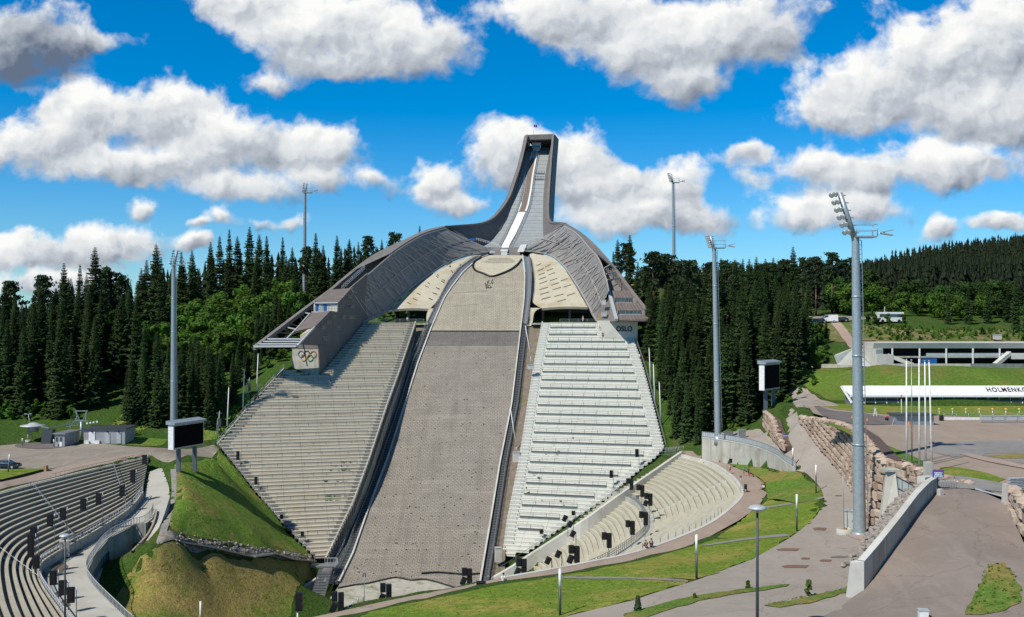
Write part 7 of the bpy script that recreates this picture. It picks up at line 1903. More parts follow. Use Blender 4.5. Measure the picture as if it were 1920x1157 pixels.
for(px,py,w_,h,D,lab)in((995,688,11,8,274,'upper white box beside the right stairs'),(968,857,12,18,246,'middle white box beside the right stairs'),(934,1040,12,26,211,'lower white box beside the right stairs')):
 t=thing('equipment_box',lab,'box',tuple(P(px,py+h/2,D)));mb=MB();c=P(px,py,D);sz=(w_*D/F,1.2,h*D/F);mb.box(c,sz,R(8));mb.build('box_body',M['pale_concrete'],t);mb=MB();mb.box(c+UP*(sz[2]/2+.05),(sz[0]*1.1,1.4,.1),R(8));mb.build('lid',M['palesteel'],t)
t=thing('flag','small Norwegian style red flag flying above the tower','flag',tuple(tl+Ve((3,4,4.6))))
mb=MB();o=tl+Ve((3.05,4,4.2));rows=[]
for i in range(9):rows.append([o+Ve((i*.19,.12*math.sin(i*.9),j*1.1/4+.05*math.sin(i*.8)))for j in range(5)])
mb.grid(rows,0)
for i,p in enumerate(mb.m):
 pass
k=0
for i in range(8):
 for j in range(4):
  mb.m[k]=1 if(i==2 or j==1 or j==2)else 0;k+=1
mb.build('cloth',[M['red'],M['blue']],t)
# ------------------------------------------------------------------ buildings: shooting range shed with the big name, long concrete building
sh=thing('range_building','long low white roofed building with large black lettering','building',(95,213,43))
Ds_=208.5;x0,x1=(1588-CX)/F*Ds_,138
zt=EYE-(723-CY)/F*(Ds_+2.3);ze=EYE-(741-CY)/F*Ds_;zb_=EYE-(756-CY)/F*Ds_
mb=MB();mb.hexa([(x0+.8,Ds_,ze-.2),(x1,Ds_,ze-.2),(x1,Ds_+2.3,zt-.3),(x0-.4,Ds_+2.3,zt-.3)],[(x0+.8,Ds_,ze),(x1,Ds_,ze),(x1,Ds_+2.3,zt),(x0-.4,Ds_+2.3,zt)]);mb.build('roof',M['white'],sh)
mb=MB();mb.box(((x0+x1)/2+.3,Ds_-.06,ze-.22),(x1-x0-.6,.12,.34));mb.build('fascia',M['white'],sh)
mb=MB();mb.hexa([(x0+1.0,Ds_+4,42.6),(x1,Ds_+4,42.6),(x1,Ds_+4.4,42.6),(x0+1.0,Ds_+4.4,42.6)],[(x0+1.0,Ds_+4,ze),(x1,Ds_+4,ze),(x1,Ds_+4.4,ze+.6),(x0+1.0,Ds_+4.4,ze+.6)]);mb.build('back_wall',M['darksteel'],sh)
mb=MB();mb.bar((x0-.45,Ds_+2.2,zt-.1),(x0+1.0,Ds_-.1,ze-1.6),.25,.4);mb.build('gable_board',M['white'],sh)
mb=MB();mb.hexa([(x0+.9,Ds_+.3,42.6),(x0+1.1,Ds_+.3,42.6),(x0+1.1,Ds_+4,42.6),(x0+.9,Ds_+4,42.6)],[(x0+.9,Ds_+.3,ze-.3),(x0+1.1,Ds_+.3,ze-.3),(x0+1.1,Ds_+4,ze+.4),(x0+.9,Ds_+4,ze+.4)]);mb.build('end_wall',M['galv'],sh)
k=0;x=x0+2.5
while x<x1-2:
 mb=MB();mb.box((x,Ds_+.5,zb_+.35),(2.15,.15,.75));mb.build('shooting_panel',M['darksteel'],sh)
 mb=MB();mb.box((x+.1,Ds_+2.2,zb_+1.1),(1.0,.1,.5));mb.build('target_screen',M['paleglass'],sh)
 mb=MB();mb.box((x+1.15,Ds_+.3,zb_+.1),(.14,.2,.35));mb.box((x+1.15,Ds_+.6,(zb_+ze)/2),(.08,.08,ze-zb_));mb.build('bay_post',M['white'],sh)
 x+=2.33
slope_up=Ve((0,2.3,zt-ze)).normalized()
cs=P(1851,729.5,Ds_+2.0)
me_w=text_on('HOLMENKOLLEN','lettering',sh,Ve((cs.x+9.3,Ds_+1.2,ze+(zt-ze)*.53))+Ve((0,-.06,.05)),(1,0,0),slope_up,1.85,M['lettering'],.03,.008,1.2,1.0)
vx=np.array([v.co.x for v in me_w.data.vertices]);k_=11.9/(vx.max()-vx.min());x_l=(1850-CX)/F*(Ds_+1.2)-WLOC[sh.name][0]
for v in me_w.data.vertices:v.co.x=x_l+(v.co.x-vx.min())*k_
lb_=thing('terrace_building','long concrete two storey building with dark open galleries behind the grass bank','building',(120,252,49))
DB=250.0;bx0,bx1=(1637-CX)/F*DB,165
zg=EYE-(684-CY)/F*DB;zr=EYE-(644-CY)/F*DB
Z=lambda py:EYE-(py-CY)/F*DB
mb=MB();mb.hexa([(bx0,DB,Z(653)),(bx1,DB,Z(653)),(bx1,DB+12,Z(653)),(bx0,DB+12,Z(653))],[(bx0,DB-.6,Z(643)),(bx1,DB-.6,Z(643)),(bx1,DB+12,Z(642)),(bx0,DB+12,Z(642))]);mb.build('roof_slab',M['pale_concrete'],lb_)
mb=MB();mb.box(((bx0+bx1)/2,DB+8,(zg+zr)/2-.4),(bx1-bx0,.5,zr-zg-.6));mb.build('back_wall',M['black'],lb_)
xa=(1655-CX)/F*DB
mb=MB();mb.box(((bx0+xa)/2-.3,DB+4,(zg+Z(653))/2-.3),(xa-bx0+.6,8,Z(653)-zg+.5));mb.build('end_wall',M['pale_concrete'],lb_)
mb=MB();mb.box(((bx0+bx1)/2+3,DB+2,Z(669.5)),(bx1-bx0-6,4.5,.35));mb.build('gallery_floor',M['concrete'],lb_)
mb=MB();mb.box(((bx0+bx1)/2+6,DB-.2,Z(665.5)),(bx1-bx0-14,.08,.9));mb.build('gallery_glazing',M['paleglass'],lb_)
xx=(1723-CX)/F*DB;st_=50*DB/F
for k in range(-1,8):
 x=xx+k*st_;
 if k==-1:x=(1672-CX)/F*DB
 mb=MB();mb.box((x,DB-.35,(zg+Z(653))/2),(.3,.3,Z(653)-zg));mb.build('column',M['white'],lb_)
mb=MB();mb.box(((1740-CX)/F*DB,DB-.1,Z(678)),(32*DB/F,.2,1.5));mb.build('blue_panel',M['blue'],lb_)
for(xa_,ya_,xb_,yb_)in((1664,666,1712,684),(1893,662,1866,684)):
 mb=MB();a,b=P(xa_,ya_,DB-.7),P(xb_,yb_,DB-2.6);mb.bar(a,b,1.2,.9);mb.build('stair_flight',M['pale_concrete'],lb_)
mb=MB();mb.box(((1655-CX)/F*DB,DB-1.0,Z(674)),(4.0,1.6,2.6));mb.build('stair_landing',M['pale_concrete'],lb_)
mb=MB();mb.box(((1920-CX)/F*DB,DB-1.0,Z(668)),(7.5,1.6,1.3));mb.build('stair_landing',M['pale_concrete'],lb_)
mb=MB();mb.box(((1649-CX)/F*DB,DB-.1,Z(660)),(1.7,.1,1.3));mb.build('louvre',M['galv'],lb_)
mb=MB();mb.hexa([P(1570,672,DB-3)+UP*-1.5,P(1636,684,DB-3)+UP*-.5,P(1640,684,DB+4)+UP*-.5,P(1580,668,DB+4)+UP*-1.5],[P(1564,668,DB-3),P(1600,653,DB-1),P(1602,651,DB+4),P(1566,665,DB+4)]);mb.build('wing_wall',M['pale_concrete'],lb_)
t=thing('timber_shed','small orange brown timber shed roof on top of the long building end','shed',tuple(P(1627,642,258)));mb=MB();c=P(1627,641,258);mb.box(c,(3.4,2,1.0));mb.box(c+UP*.6,(3.8,2.4,.15));mb.build('shed_body',M['wood'],t)
t=thing('hillside_box','small pale concrete box on the scrub slope','box',tuple(hit(1870,640)));v=P(1870,632,286);mb=MB();mb.box(v,(1.9,1.5,1.3));mb.box(v+UP*.7,(2.1,1.7,.12));mb.build('box_body',M['pale_concrete'],t)
t=thing('arena_hut','small grey hut with dark flat roof on the arena','hut',tuple(PZ(1715,797,43)));c=PZ(1715,797,43);w_=72*c.y/F
mb=MB();mb.box(c+Ve((0,1.5,.75)),(w_,3,1.7));mb.build('wall',M['galv'],t);mb=MB();mb.box(c+Ve((0,1.3,1.72)),(w_+.4,3.8,.22));mb.build('roof',M['darksteel'],t)
t=thing('leaning_panels','grey panels leaning against the arena hut','panels',tuple(PZ(1680,796,43)));mb=MB()
for k in range(3):mb.box(PZ(1678+k*3,796,43)+Ve((0,0,.55)),(.9,.12,1.2),R(35),0,R(22))
mb.build('panel',M['palesteel'],t)
fence=thing('post_fence','grey railing fence with white kerb on the far side of the arena','fence',tuple(PZ(1800,787,43)))
a,b=PZ(1770,787,43),PZ(2000,787,43);mb=MB();mb.box((a+b)/2+UP*.2,((b-a).length,.3,.45));mb.build('kerb',M['white'],fence)
mb=MB()
for h in(.7,1.1):mb.bar(a+UP*h,b+UP*h,.08,.12)
for q in linear([a,b],2.0):mb.tube(q,q+UP*1.15,.06,.06,5)
mb.build('rail',M['galv'],fence)
for k in range(7):
 px=1761+k*25;b=PZ(px,779,43);t=thing('marker_post','small yellow topped post along the arena fence','post',tuple(b),'yellow topped posts along the arena fence')
 mb=MB();mb.tube(b,b+UP*1.0,.06,.06,6);mb.build('post',M['white'],t);mb=MB();mb.lathe(b+UP*1.0,[(.12,0),(.24,.1),(.2,.25),(.02,.34)],10);mb.build('cap',M['yellow'],t)
def barrier_stack(name,label,c,L,n,yaw,m='palesteel'):
 t=thing(name,label,'barriers',tuple(c));d=Ve((math.cos(yaw),math.sin(yaw),0))
 for k in range(n):
  mb=MB();z=c.z+.12+k*.3
  for h in(0,.16):mb.bar(Ve((c.x,c.y,z+h))-d*L/2,Ve((c.x,c.y,z+h))+d*L/2,.5,.06)
  for q in range(5):
   p=Ve((c.x,c.y,z))+d*(L*(q/4-.5));mb.bar(p,p+UP*.18,.12,.4)
  mb.build('barrier',M[m],t)
 return t
barrier_stack('barrier_stack','stacked grey barrier sections on the far side of the arena',PZ(1885,792,43),8.5,4,0)
barrier_stack('barrier_stack','stacked grey barrier sections behind the block wall end by the ramp',PZ(1898,930,43)+Ve((1.1,0,0)),3.2,6,R(10))
barrier_stack('barrier_stack','pale crates stacked on the terrace behind the retaining wall',PZ(1392,822,36.05)+Ve((0,.5,0)),1.8,6,R(20))
barrier_stack('barrier_stack','low frame of barriers on the terrace beside the floodlight mast',PZ(1366,822,36.05),1.9,5,R(5),'galv')
for(px,py,m,lab)in((1730,793,'red','red barrel beside the arena hut'),(1765,789,'black','black bin beside the arena fence')):
 b=PZ(px,py,43);t=thing('barrel',lab,'barrel',tuple(b));mb=MB();mb.lathe(b,[(.3,0),(.36,.1),(.36,.8),(.34,.95),(.02,.97)],14);mb.build('drum',M[m],t);mb=MB();mb.tube(b+UP*.93,b+UP*1.02,.37,.37,14);mb.build('rim',M['darksteel'],t)
b=PZ(1668,789,43);t=thing('quad_bike','small red machine standing on the arena track','machine',tuple(b));mb=MB();mb.box(b+UP*.55,(1.1,.7,.4));mb.box(b+Ve((.3,0,.85)),(.4,.6,.3));mb.build('body',M['red'],t)
for sx in(-.4,.4):
 mb=MB();mb.tube(b+Ve((sx,-.4,.28)),b+Ve((sx,.4,.28)),.28,.28,10);mb.build('wheel',M['black'],t)
for(px,py,lab)in((1597,785,'orange cone left of the big floodlight mast'),(1626,790,'orange cone right of the big floodlight mast'),(1704,797,'orange cone in front of the arena hut')):
 b=PZ(px,py,43);t=thing('traffic_cone',lab,'traffic cone',tuple(b));mb=MB();mb.lathe(b,[(.3,0),(.3,.05),(.18,.06),(.04,.6),(.0,.6)],10);mb.build('cone',M['orange'],t)
for(px,py0,py1,z,m,lab)in((1690,740,795,43,'white','thin white pole with red tip beside the arena hut'),):
 b=PZ(px,py1,z);t=thing('marker_pole',lab,'pole',tuple(b));tp=P(px,py0+8,b.y);mb=MB();mb.tube(b,tp,.06,.05,6);mb.build('pole',M['white'],t);mb=MB();mb.tube(tp,P(px,py0,b.y),.09,.09,6);mb.build('tip',M['red'],t)
b=PZ(1641,781,43);t=thing('trestle','small white trestle on the grass beside the big mast','trestle',tuple(b));mb=MB();mb.bar(b+Ve((-.3,0,0)),b+Ve((0,0,1.7)),.12,.12);mb.bar(b+Ve((.3,0,0)),b+Ve((0,0,1.7)),.12,.12);mb.bar(b+Ve((-.2,0,.6)),b+Ve((.2,0,.6)),.1,.1);mb.build('frame',M['white'],t)
b=P(1675,581,350);t=thing('goal_frame','white frame glimpsed among the trees beyond the scrub slope','frame',tuple(b));mb=MB();mb.bar(b+Ve((-3,0,1)),b+Ve((3,0,1)),.25,.25);mb.bar(b+Ve((3,0,-1.4)),b+Ve((3,0,1)),.25,.25);mb.bar(b+Ve((-3,0,-1.4)),b+Ve((-3,0,1)),.25,.25);mb.build('frame',M['white'],t)
# ------------------------------------------------------------------ signs, cabinets, bins
def sign(px,ytop,ybot,yfoot,base,w_,label,yaw=0,lines=4):
 D=base.y;zt,zb=EYE-(ytop-CY)/F*D,EYE-(ybot-CY)/F*D;t=thing('sign',label,'sign',tuple(base))
 c=Ve((base.x,D,(zt+zb)/2));d=Ve((math.cos(yaw),math.sin(yaw),0));n=Ve((d.y,-d.x,0))
 mb=MB();mb.box(c,(w_,.08,zt-zb),yaw);mb.build('board',M['bluesign'],t)
 for k in range(lines):
  mb=MB();z=zt-(zt-zb)*(k+.75)/(lines+.5);wl=w_*(.82,.74,.66,.78)[k%4]
  x=-wl/2;random.seed(k)
  while x<wl/2:
   ww=random.uniform(.08,.2)*w_;mb.hexa([c+d*x+n*.045+UP*(z-c.z-.06*w_),c+d*min(x+ww,wl/2)+n*.045+UP*(z-c.z-.06*w_),c+d*min(x+ww,wl/2)+n*.055+UP*(z-c.z-.06*w_),c+d*x+n*.055+UP*(z-c.z-.06*w_)],[c+d*x+n*.045+UP*(z-c.z+.05*w_),c+d*min(x+ww,wl/2)+n*.045+UP*(z-c.z+.05*w_),c+d*min(x+ww,wl/2)+n*.055+UP*(z-c.z+.05*w_),c+d*x+n*.055+UP*(z-c.z+.05*w_)]);x+=ww+.03*w_
  mb.build('text_line',M['red']if(k==0 and lines>3)else M['paper'],t)
 mb=MB();mb.bar(Ve((base.x,D+.08,base.z-.2)),Ve((base.x,D+.08,zt-.1)),.09,.09);mb.build('post',M['darksteel'],t)
 return t
b=ramp_hit(1759,921);sign(1758.5,881,895,921,b,1.15,'blue sign board with pale text lines at the top of the ramp',R(4))
v=ramp_hit(1763,929);t=thing('concrete_weight','small white concrete block at the foot of the blue sign','concrete block',tuple(v));mb=MB();mb.box(v+UP*.3,(.42,.5,.62),R(20));mb.box(v+UP*.62,(.3,.36,.1),R(20));mb.build('block',M['pale_concrete'],t)
v=ramp_hit(1772,919);t=thing('crowd_barrier','steel crowd barrier beside the blue sign at the ramp top','barrier',tuple(v));d=Ve((1,.25,0)).normalized()
mb=MB();a=v+Ve((-.5,0,.15));
for h in(0,.95):mb.bar(a+UP*h,a+d*1.9+UP*h,.05,.05)
for k in range(11):mb.tube(a+d*1.9*k/10,a+d*1.9*k/10+UP*.95,.025,.025,5)
for k in(.1,.9):mb.bar(a+d*1.9*k+Ve((0,-.35,-.15)),a+d*1.9*k+Ve((0,.35,-.15)),.06,.05);mb.tube(a+d*1.9*k+UP*-.15,a+d*1.9*k,.03,.03,5)
mb.build('barrier_frame',M['galv'],t)
b=PZ(1472,837,36.6);sign(1472,815,822.5,837,b,1.05,'blue sign board on two posts below the short stone wall',R(-5),2)
t=thing('concrete_weight','pair of pale concrete feet under the blue sign by the short stone wall','concrete block',tuple(b));mb=MB();mb.box(b+Ve((-.35,-.1,.4)),(.35,.4,.8));mb.box(b+Ve((.35,-.1,.4)),(.35,.4,.8));mb.bar(b+Ve((-.4,-.1,.75)),b+Ve((.4,-.1,.75)),.12,.1);mb.build('block',M['pale_concrete'],t)
c=PZ(1593,996,34.2);t=thing('utility_cabinet','pale utility cabinet at the foot of the big floodlight mast','cabinet',tuple(c));mb=MB();mb.box(c+UP*1.25,(1.35,.8,2.5),R(-12));mb.build('cabinet_body',M['cabinet'],t);mb=MB();mb.box(c+UP*2.56,(1.5,.95,.1),R(-12));mb.build('lid',M['palesteel'],t)
mb=MB()
for sx in(.18,.3):mb.box(c+Ve((sx,-.43,1.3)),(.05,.06,.28),R(-12))
mb.build('handle',M['black'],t)
c=PZ(1583,999,34.2);t=thing('concrete_ring','round concrete planter ring with a thin rod by the cabinet','planter ring',tuple(c));mb=MB();mb.lathe(c,[(.95,-.2),(.95,.55),(.75,.55),(.72,.3),(.0,.3)],20);mb.build('ring_wall',M['concrete'],t);mb=MB();mb.tube(c+UP*.3,P(1580,884,c.y),.045,.03,6);mb.build('rod',M['galv'],t)
mb=MB();mb.box(c+UP*.45,(.5,.5,.35),R(30));mb.build('timber',M['wood'],t)
c=PZ(1731,1157,38.9);c=ramp_hit(1731,1160);t=thing('white_bin','small white box bin at the bottom edge of the ramp','bin',tuple(c));mb=MB();mb.box(c+UP*.3,(.62,.55,.6),R(-8));mb.build('box_body',M['white'],t);mb=MB();mb.box(c+UP*.64,(.7,.62,.08),R(-8));mb.build('lid',M['palesteel'],t)
c=PZ(1370,876,31);t=thing('litter_bin','dark litter bin on a post beside the retaining wall','litter bin',tuple(c));mb=MB();mb.box(c+UP*1.25,(.55,.5,.75));mb.box(c+UP*1.66,(.62,.58,.08));mb.build('bin_body',M['black'],t);mb=MB();mb.tube(c,c+UP*.9,.05,.05,6);mb.build('post',M['galv'],t)
for(px,y0,yb,lab)in((1363,857,888,'thin post with a crook at the top of the bowl steps'),(1389,893,925,'small sign on a thin post at the bowl rim by the stroller')):
 c=PZ(px,yb,31);t=thing('thin_post',lab,'post',tuple(c));tp=P(px,y0,c.y);mb=MB();mb.tube(c,tp,.035,.035,5);mb.bar(tp,tp+Ve((.18,0,-.05)),.05,.05);mb.build('post',M['galv'],t)
 if yb>900:
  mb=MB();mb.box(tp+UP*-.1,(.35,.05,.35));mb.build('plate',M['darksteel'],t)
c=P(902,1098,112);t=thing('black_box','black equipment box at the foot of the right stairway','box',tuple(c));mb=MB();mb.box(c+UP*.0,(1.0,.8,.75));mb.box(c+UP*.4,(1.08,.88,.06));mb.build('box_body',M['black'],t)
c=P(683,1105,118);t=thing('sign','small grey sign on a thin post at the slope foot','sign',tuple(c));mb=MB();mb.tube(P(683,1135,112),P(683,1075,112),.035,.035,5);mb.build('post',M['galv'],t);mb=MB();mb.box(P(683,1078,112),(.36,.05,.45));mb.build('plate',M['darksteel'],t)
for k,px in enumerate((653,662,671,681)):
 c=P(px,1142-k*4,103);t=thing('edge_post','short steel edge post in a row beside the slope foot','post',tuple(c),'short posts at the slope foot');mb=MB();mb.tube(c,c+UP*(.5+.1*k),.05,.05,6);mb.build('post',M['galv'],t)
# ------------------------------------------------------------------ utility buildings, ski lift, on the left
def box_building(label,a,b,depth,h,name='utility_building',wallm='galv',roofm='darksteel'):
 a,b=Vector(a),Vector(b);d=b-a;d.z=0;L=d.length;d.normalize();n=Ve((d.y,-d.x,0));z0=min(a.z,b.z)
 t=thing(name,label,'building',(a.x,a.y,z0));bk=-n*depth;q=lambda p,z:Ve((p.x,p.y,z))
 mb=MB();mb.hexa([q(a,z0-.5),q(b,z0-.5),q(b+bk,z0-.5),q(a+bk,z0-.5)],[q(a,z0+h),q(b,z0+h),q(b+bk,z0+h),q(a+bk,z0+h)]);mb.build('wall',M[wallm],t)
 e=.35;mb=MB();mb.hexa([q(a-d*e+n*e,z0+h+.003),q(b+d*e+n*e,z0+h+.003),q(b+d*e+bk-n*e,z0+h+.003),q(a-d*e+bk-n*e,z0+h+.003)],[q(a-d*e+n*e,z0+h+.25),q(b+d*e+n*e,z0+h+.25),q(b+d*e+bk-n*e,z0+h+.3),q(a-d*e+bk-n*e,z0+h+.3)]);mb.build('roof',M[roofm],t)
 return t,d,n,z0,L
M['greyboard']=mat('grey_boarding',(.36,.36,.37),(.3,.3,.31),.8,.8,.1,6,streak=(.24,.23,.23))
a,b=hit(157,832),hit(236,833);a.z=b.z=H(a.x,a.y);
t,d,n,z0,L=box_building('long grey flat roofed utility building with two pale doors',a,Ve((b.x,b.y-.5,b.z)),7,3.1,wallm='greyboard')
for k,w_,h,mm in((.2,1.35,2.6,'white'),(.58,.95,2.5,'palesteel'),(.85,.95,2.5,'palesteel')):
 p=a+d*L*k+n*.06;mb=MB();mb.hexa([Ve((p.x,p.y,z0))-d*w_/2,Ve((p.x,p.y,z0))+d*w_/2,Ve((p.x,p.y,z0))+d*w_/2+n*.06,Ve((p.x,p.y,z0))-d*w_/2+n*.06],[Ve((p.x,p.y,z0+h))-d*w_/2,Ve((p.x,p.y,z0+h))+d*w_/2,Ve((p.x,p.y,z0+h))+d*w_/2+n*.06,Ve((p.x,p.y,z0+h))-d*w_/2+n*.06]);mb.build('door',M[mm],t)
 mb=MB();mb.box(Ve((p.x,p.y,z0+h+.12))+n*.2,(.18,.25,.3));mb.build('wall_lamp',M['black'],t)
for k in(.09,.34):
 p=a+d*L*k+n*.3;c=thing('white_crate','white crate standing against the long utility building, %s of its wide door'%('left' if k<.2 else 'right'),'crate',(p.x,p.y,z0));mb=MB();mb.box((p.x,p.y,z0+.33),(.95,.45,.62));mb.box((p.x,p.y,z0+.67),(1.0,.5,.06));mb.build('box_body',M['white'],c)
a,b=hit(103,838),hit(121,838);a.z=b.z=H(a.x,a.y)
t,d,n,z0,L=box_building('small grey ticket hut with glazed door beside the ski lift',a,b,6.5,2.75,'ticket_hut','greyboard','galv')
for k in(.2,.62):
 p=a+d*L*k+n*.05;mb=MB();mb.box(Ve((p.x,p.y,z0+1.7)),(.5,.08,.95),math.atan2(d.y,d.x));f=mb.build('window',M['palesteel'],t);mb=MB();mb.box(Ve((p.x,p.y,z0+1.7))+n*.05,(.4,.06,.85),math.atan2(d.y,d.x));mb.build('pane',M['glass'],f)
p=a+d*L*.62+n*.06;mb=MB();mb.box(Ve((p.x,p.y,z0+.55)),(.6,.06,1.1),math.atan2(d.y,d.x));mb.build('door',M['white'],t)
b=hit(53,829);t=thing('lift_station','ski lift bottom station with a large white disc roof on a stem','ski lift',tuple(b));s=b.y/F
mb=MB();mb.tube(b-UP*.3,b+UP*.5,.6,.6,14);mb.tube(b+UP*.5,b+UP*2.4,.22,.22,8);mb.build('stem',M['concrete'],t)
mb=MB();c=b+Ve((.9,.5,3.6));mb.lathe(c,[(.02,.75),(.9,.6),(1.2,.35),(2.7,.1),(2.75,-.05),(2.4,-.2),(1.2,-.2)],26);mb.build('disc_roof',M['palesteel'],t)
mb=MB();mb.lathe(c,[(1.15,-.2),(1.1,-1.3),(.0,-1.35)],18);mb.build('drive_drum',M['bluesign']if False else M['mast'],t)
b2=hit(86,833);mb=MB();mb.hexa([b2+Ve((-1.2,0,-.3)),b2+Ve((1.0,-.2,-.3)),b2+Ve((1.0,1.2,-.3)),b2+Ve((-1.2,1.2,-.3))],[b2+Ve((-.7,0,3.4)),b2+Ve((1.6,-.2,3.2)),b2+Ve((1.6,1.2,3.2)),b2+Ve((-.7,1.2,3.4))]);mb.build('support',M['darksteel'],t)
mb=MB();a=c+Ve((0,0,.2));e=hit(140,826)+UP*4.0;mb.bar(a,b2+Ve((.5,.5,3.5)),.3,.25);mb.bar(b2+Ve((.5,.5,3.5)),e,.18,.18);mb.build('cable_beam',M['galv'],t)
b=hit(138,830);b=Ve((b.x,b.y+4,H(b.x,b.y+4)));t=thing('lift_tower','grey ski lift tower with a braced top frame','lift tower',tuple(b))
mb=MB();mb.tube(b-UP*.5,b+UP*3.9,.32,.26,10);mb.build('pole',M['mast'],t)
mb=MB();hh=3.9
for sx in(-1,1):
 mb.bar(b+Ve((sx*.9,0,hh)),b+Ve((sx*1.2,0,hh+2.4)),.16,.16);mb.bar(b+Ve((sx*.2,0,hh)),b+Ve((sx*1.2,0,hh+2.4)),.1,.1)
mb.bar(b+Ve((-1.5,0,hh+2.4)),b+Ve((1.5,0,hh+2.4)),.2,.2);mb.bar(b+Ve((-1.4,0,hh+.3)),b+Ve((1.6,0,hh+.1)),.18,.18);mb.bar(b+Ve((-2.6,0,hh-1.4)),b+Ve((-.7,0,hh+1.4)),.13,.13)
for k in range(5):mb.bar(b+Ve((-3.4+k*.65,0,hh-1.2+.1*k)),b+Ve((-3.1+k*.65,0,hh-.1+.2*k)),.08,.08)
mb.bar(b+Ve((-3.4,0,hh-1.2)),b+Ve((-.6,0,hh-.7)),.1,.1);mb.build('top_frame',M['galv'],t)
for k in range(4):
 mb=MB();q=b+Ve((1.3+k*.75,0,hh-.4+.12*k));mb.tube(q+Ve((0,-.12,0)),q+Ve((0,.12,0)),.22,.22,10);mb.build('sheave',M['white'],t)
b=hit(53,826);b=Ve((b.x,b.y+2,b.z));t=thing('yard_lamp','thin yard lamp with twin heads behind the lift station','lamp',tuple(b));tp=P(53,776,b.y);mb=MB();mb.tube(b,tp,.07,.05,6);mb.build('pole',M['galv'],t)
for sx in(-.5,.5):
 mb=MB();mb.box(tp+Ve((sx,0,0)),(.6,.35,.18));mb.build('lamp_head',M['lamp'],t)
b=P(1188,545,335);t=thing('forest_hut','small hut with pale roof ridge in the wood behind the right arm','hut',tuple(b));mb=MB();mb.hexa([b+Ve((-4,0,-.3)),b+Ve((5,0,-.3)),b+Ve((5,5,-.3)),b+Ve((-4,5,-.3))],[b+Ve((-4,0,.5)),b+Ve((5,0,.5)),b+Ve((5,5,.6)),b+Ve((-4,5,.6))]);mb.build('wall',M['pale_concrete'],t)
mb=MB();mb.hexa([b+Ve((-2.2,.3,.6)),b+Ve((2.4,.3,.6)),b+Ve((2.4,4,.6)),b+Ve((-2.2,4,.6))],[b+Ve((-.2,1,2.2)),b+Ve((.4,1,2.2)),b+Ve((.4,3,2.2)),b+Ve((-.2,3,2.2))]);mb.build('roof',M['wood'],t)
# ------------------------------------------------------------------ vehicles
def car(label,base,yaw,bodym,glassm='glass',L=4.5,w_=1.8,roof=1.46,name='parked_car',topm=None):
 t=thing(name,label,'car' if name!='van' else 'van',tuple(base));Rz=Matrix.Rotation(yaw,3,'Z')
 W_=lambda x,y,z:Vector(base)+Rz@Ve((x,y,z))
 van=name=='van'
 prof=[(-2.2,.3),(-2.25,.62),(-2.1,.86),(-1.1,.95),(-.35,1.42),(.9,roof),(1.75,1.2),(2.15,.95),(2.22,.6),(2.2,.3)]if not van else[(-2.4,.3),(-2.45,.75),(-2.2,1.05),(-1.55,1.2),(-.85,roof-.08),(.2,roof),(2.35,roof-.02),(2.42,1.1),(2.4,.3)]
 sc_=L/4.45;mb=MB();n=len(prof)
 def ring(y,ins):return[W_(x*sc_,y*(1 if z<1.0 else ins),z)for x,z in prof]
 rows=[ring(-w_/2,.84),ring(-w_/2*.97,.84),ring(w_/2*.97,.84),ring(w_/2,.84)]
 mb.grid(rows,0,close=True);mb.face(rows[0]);mb.face(rows[-1][::-1]);mb.build('body',M[bodym],t,recalc=True)
 gl_=[(-1.0,.99),(-.38,1.36),(.85,roof-.08),(1.6,1.16),(1.75,.98)]if not van else[(-1.45,1.22),(-.85,roof-.15),(-.1,roof-.12),(-.1,1.2)]
 for sy in(-1,1):
  mb=MB();pts=[W_(x*sc_,sy*(w_/2*(.98 if z<1.0 else .86)+.02),z)for x,z in gl_];mb.face(pts if sy<0 else pts[::-1]);mb.build('side_window',M[glassm],t)
 mb=MB();x0_,z0_,x1_,z1_=(-1.06,.98,-.4,1.4)if not van else(-1.52,1.22,-.88,roof-.12)
 mb.face([W_(x0_*sc_-.03,-w_*.42,z0_),W_(x0_*sc_-.03,w_*.42,z0_),W_(x1_*sc_-.03,w_*.36,z1_),W_(x1_*sc_-.03,-w_*.36,z1_)]);mb.build('windscreen',M[glassm],t)
 for sx in(-1.38,1.36):
  for sy in(-1,1):
   c=W_(sx*sc_,sy*w_*.44,.33);ax_=Rz@Ve((0,1,0));mb=MB();mb.tube(c-ax_*.12,c+ax_*.12,.34,.34,14);wh=mb.build('wheel',M['black'],t);mb=MB();mb.tube(c-ax_*.135,c+ax_*.135,.21,.21,10);mb.build('rim',M['palesteel'],wh)
 for sy in(-1,1):
  mb=MB();mb.box(W_(-2.18*sc_,sy*w_*.33,.68),(.12,.35,.16),yaw);mb.build('headlight',M['lens'],t)
 if topm:
  mb=MB();mb.grid([[W_(x*sc_,y,z+.015)for x,z in((-.3,1.43),(.9,roof),(1.7,1.22))]for y in(-w_*.4,w_*.4)],0);mb.build('roof_panel',M[topm],t)
 return t
M['carblack']=plain('black_car_paint',(.018,.022,.03),.18,.2,.8)
M['carsilver']=plain('silver_car_paint',(.5,.52,.54),.25,.6,.6)
M['carwhite']=plain('white_car_paint',(.8,.8,.8),.25,0,.6)
M['carblue']=plain('dark_blue_car_paint',(.03,.05,.1),.2,.2,.7)
b=hit(10,879);car('black car with bright side trim parked at the left edge by a light post',Ve((b.x+.3,b.y,b.z+.12)),R(176),'carblack','glass',4.7,1.85,1.5,topm='carsilver')
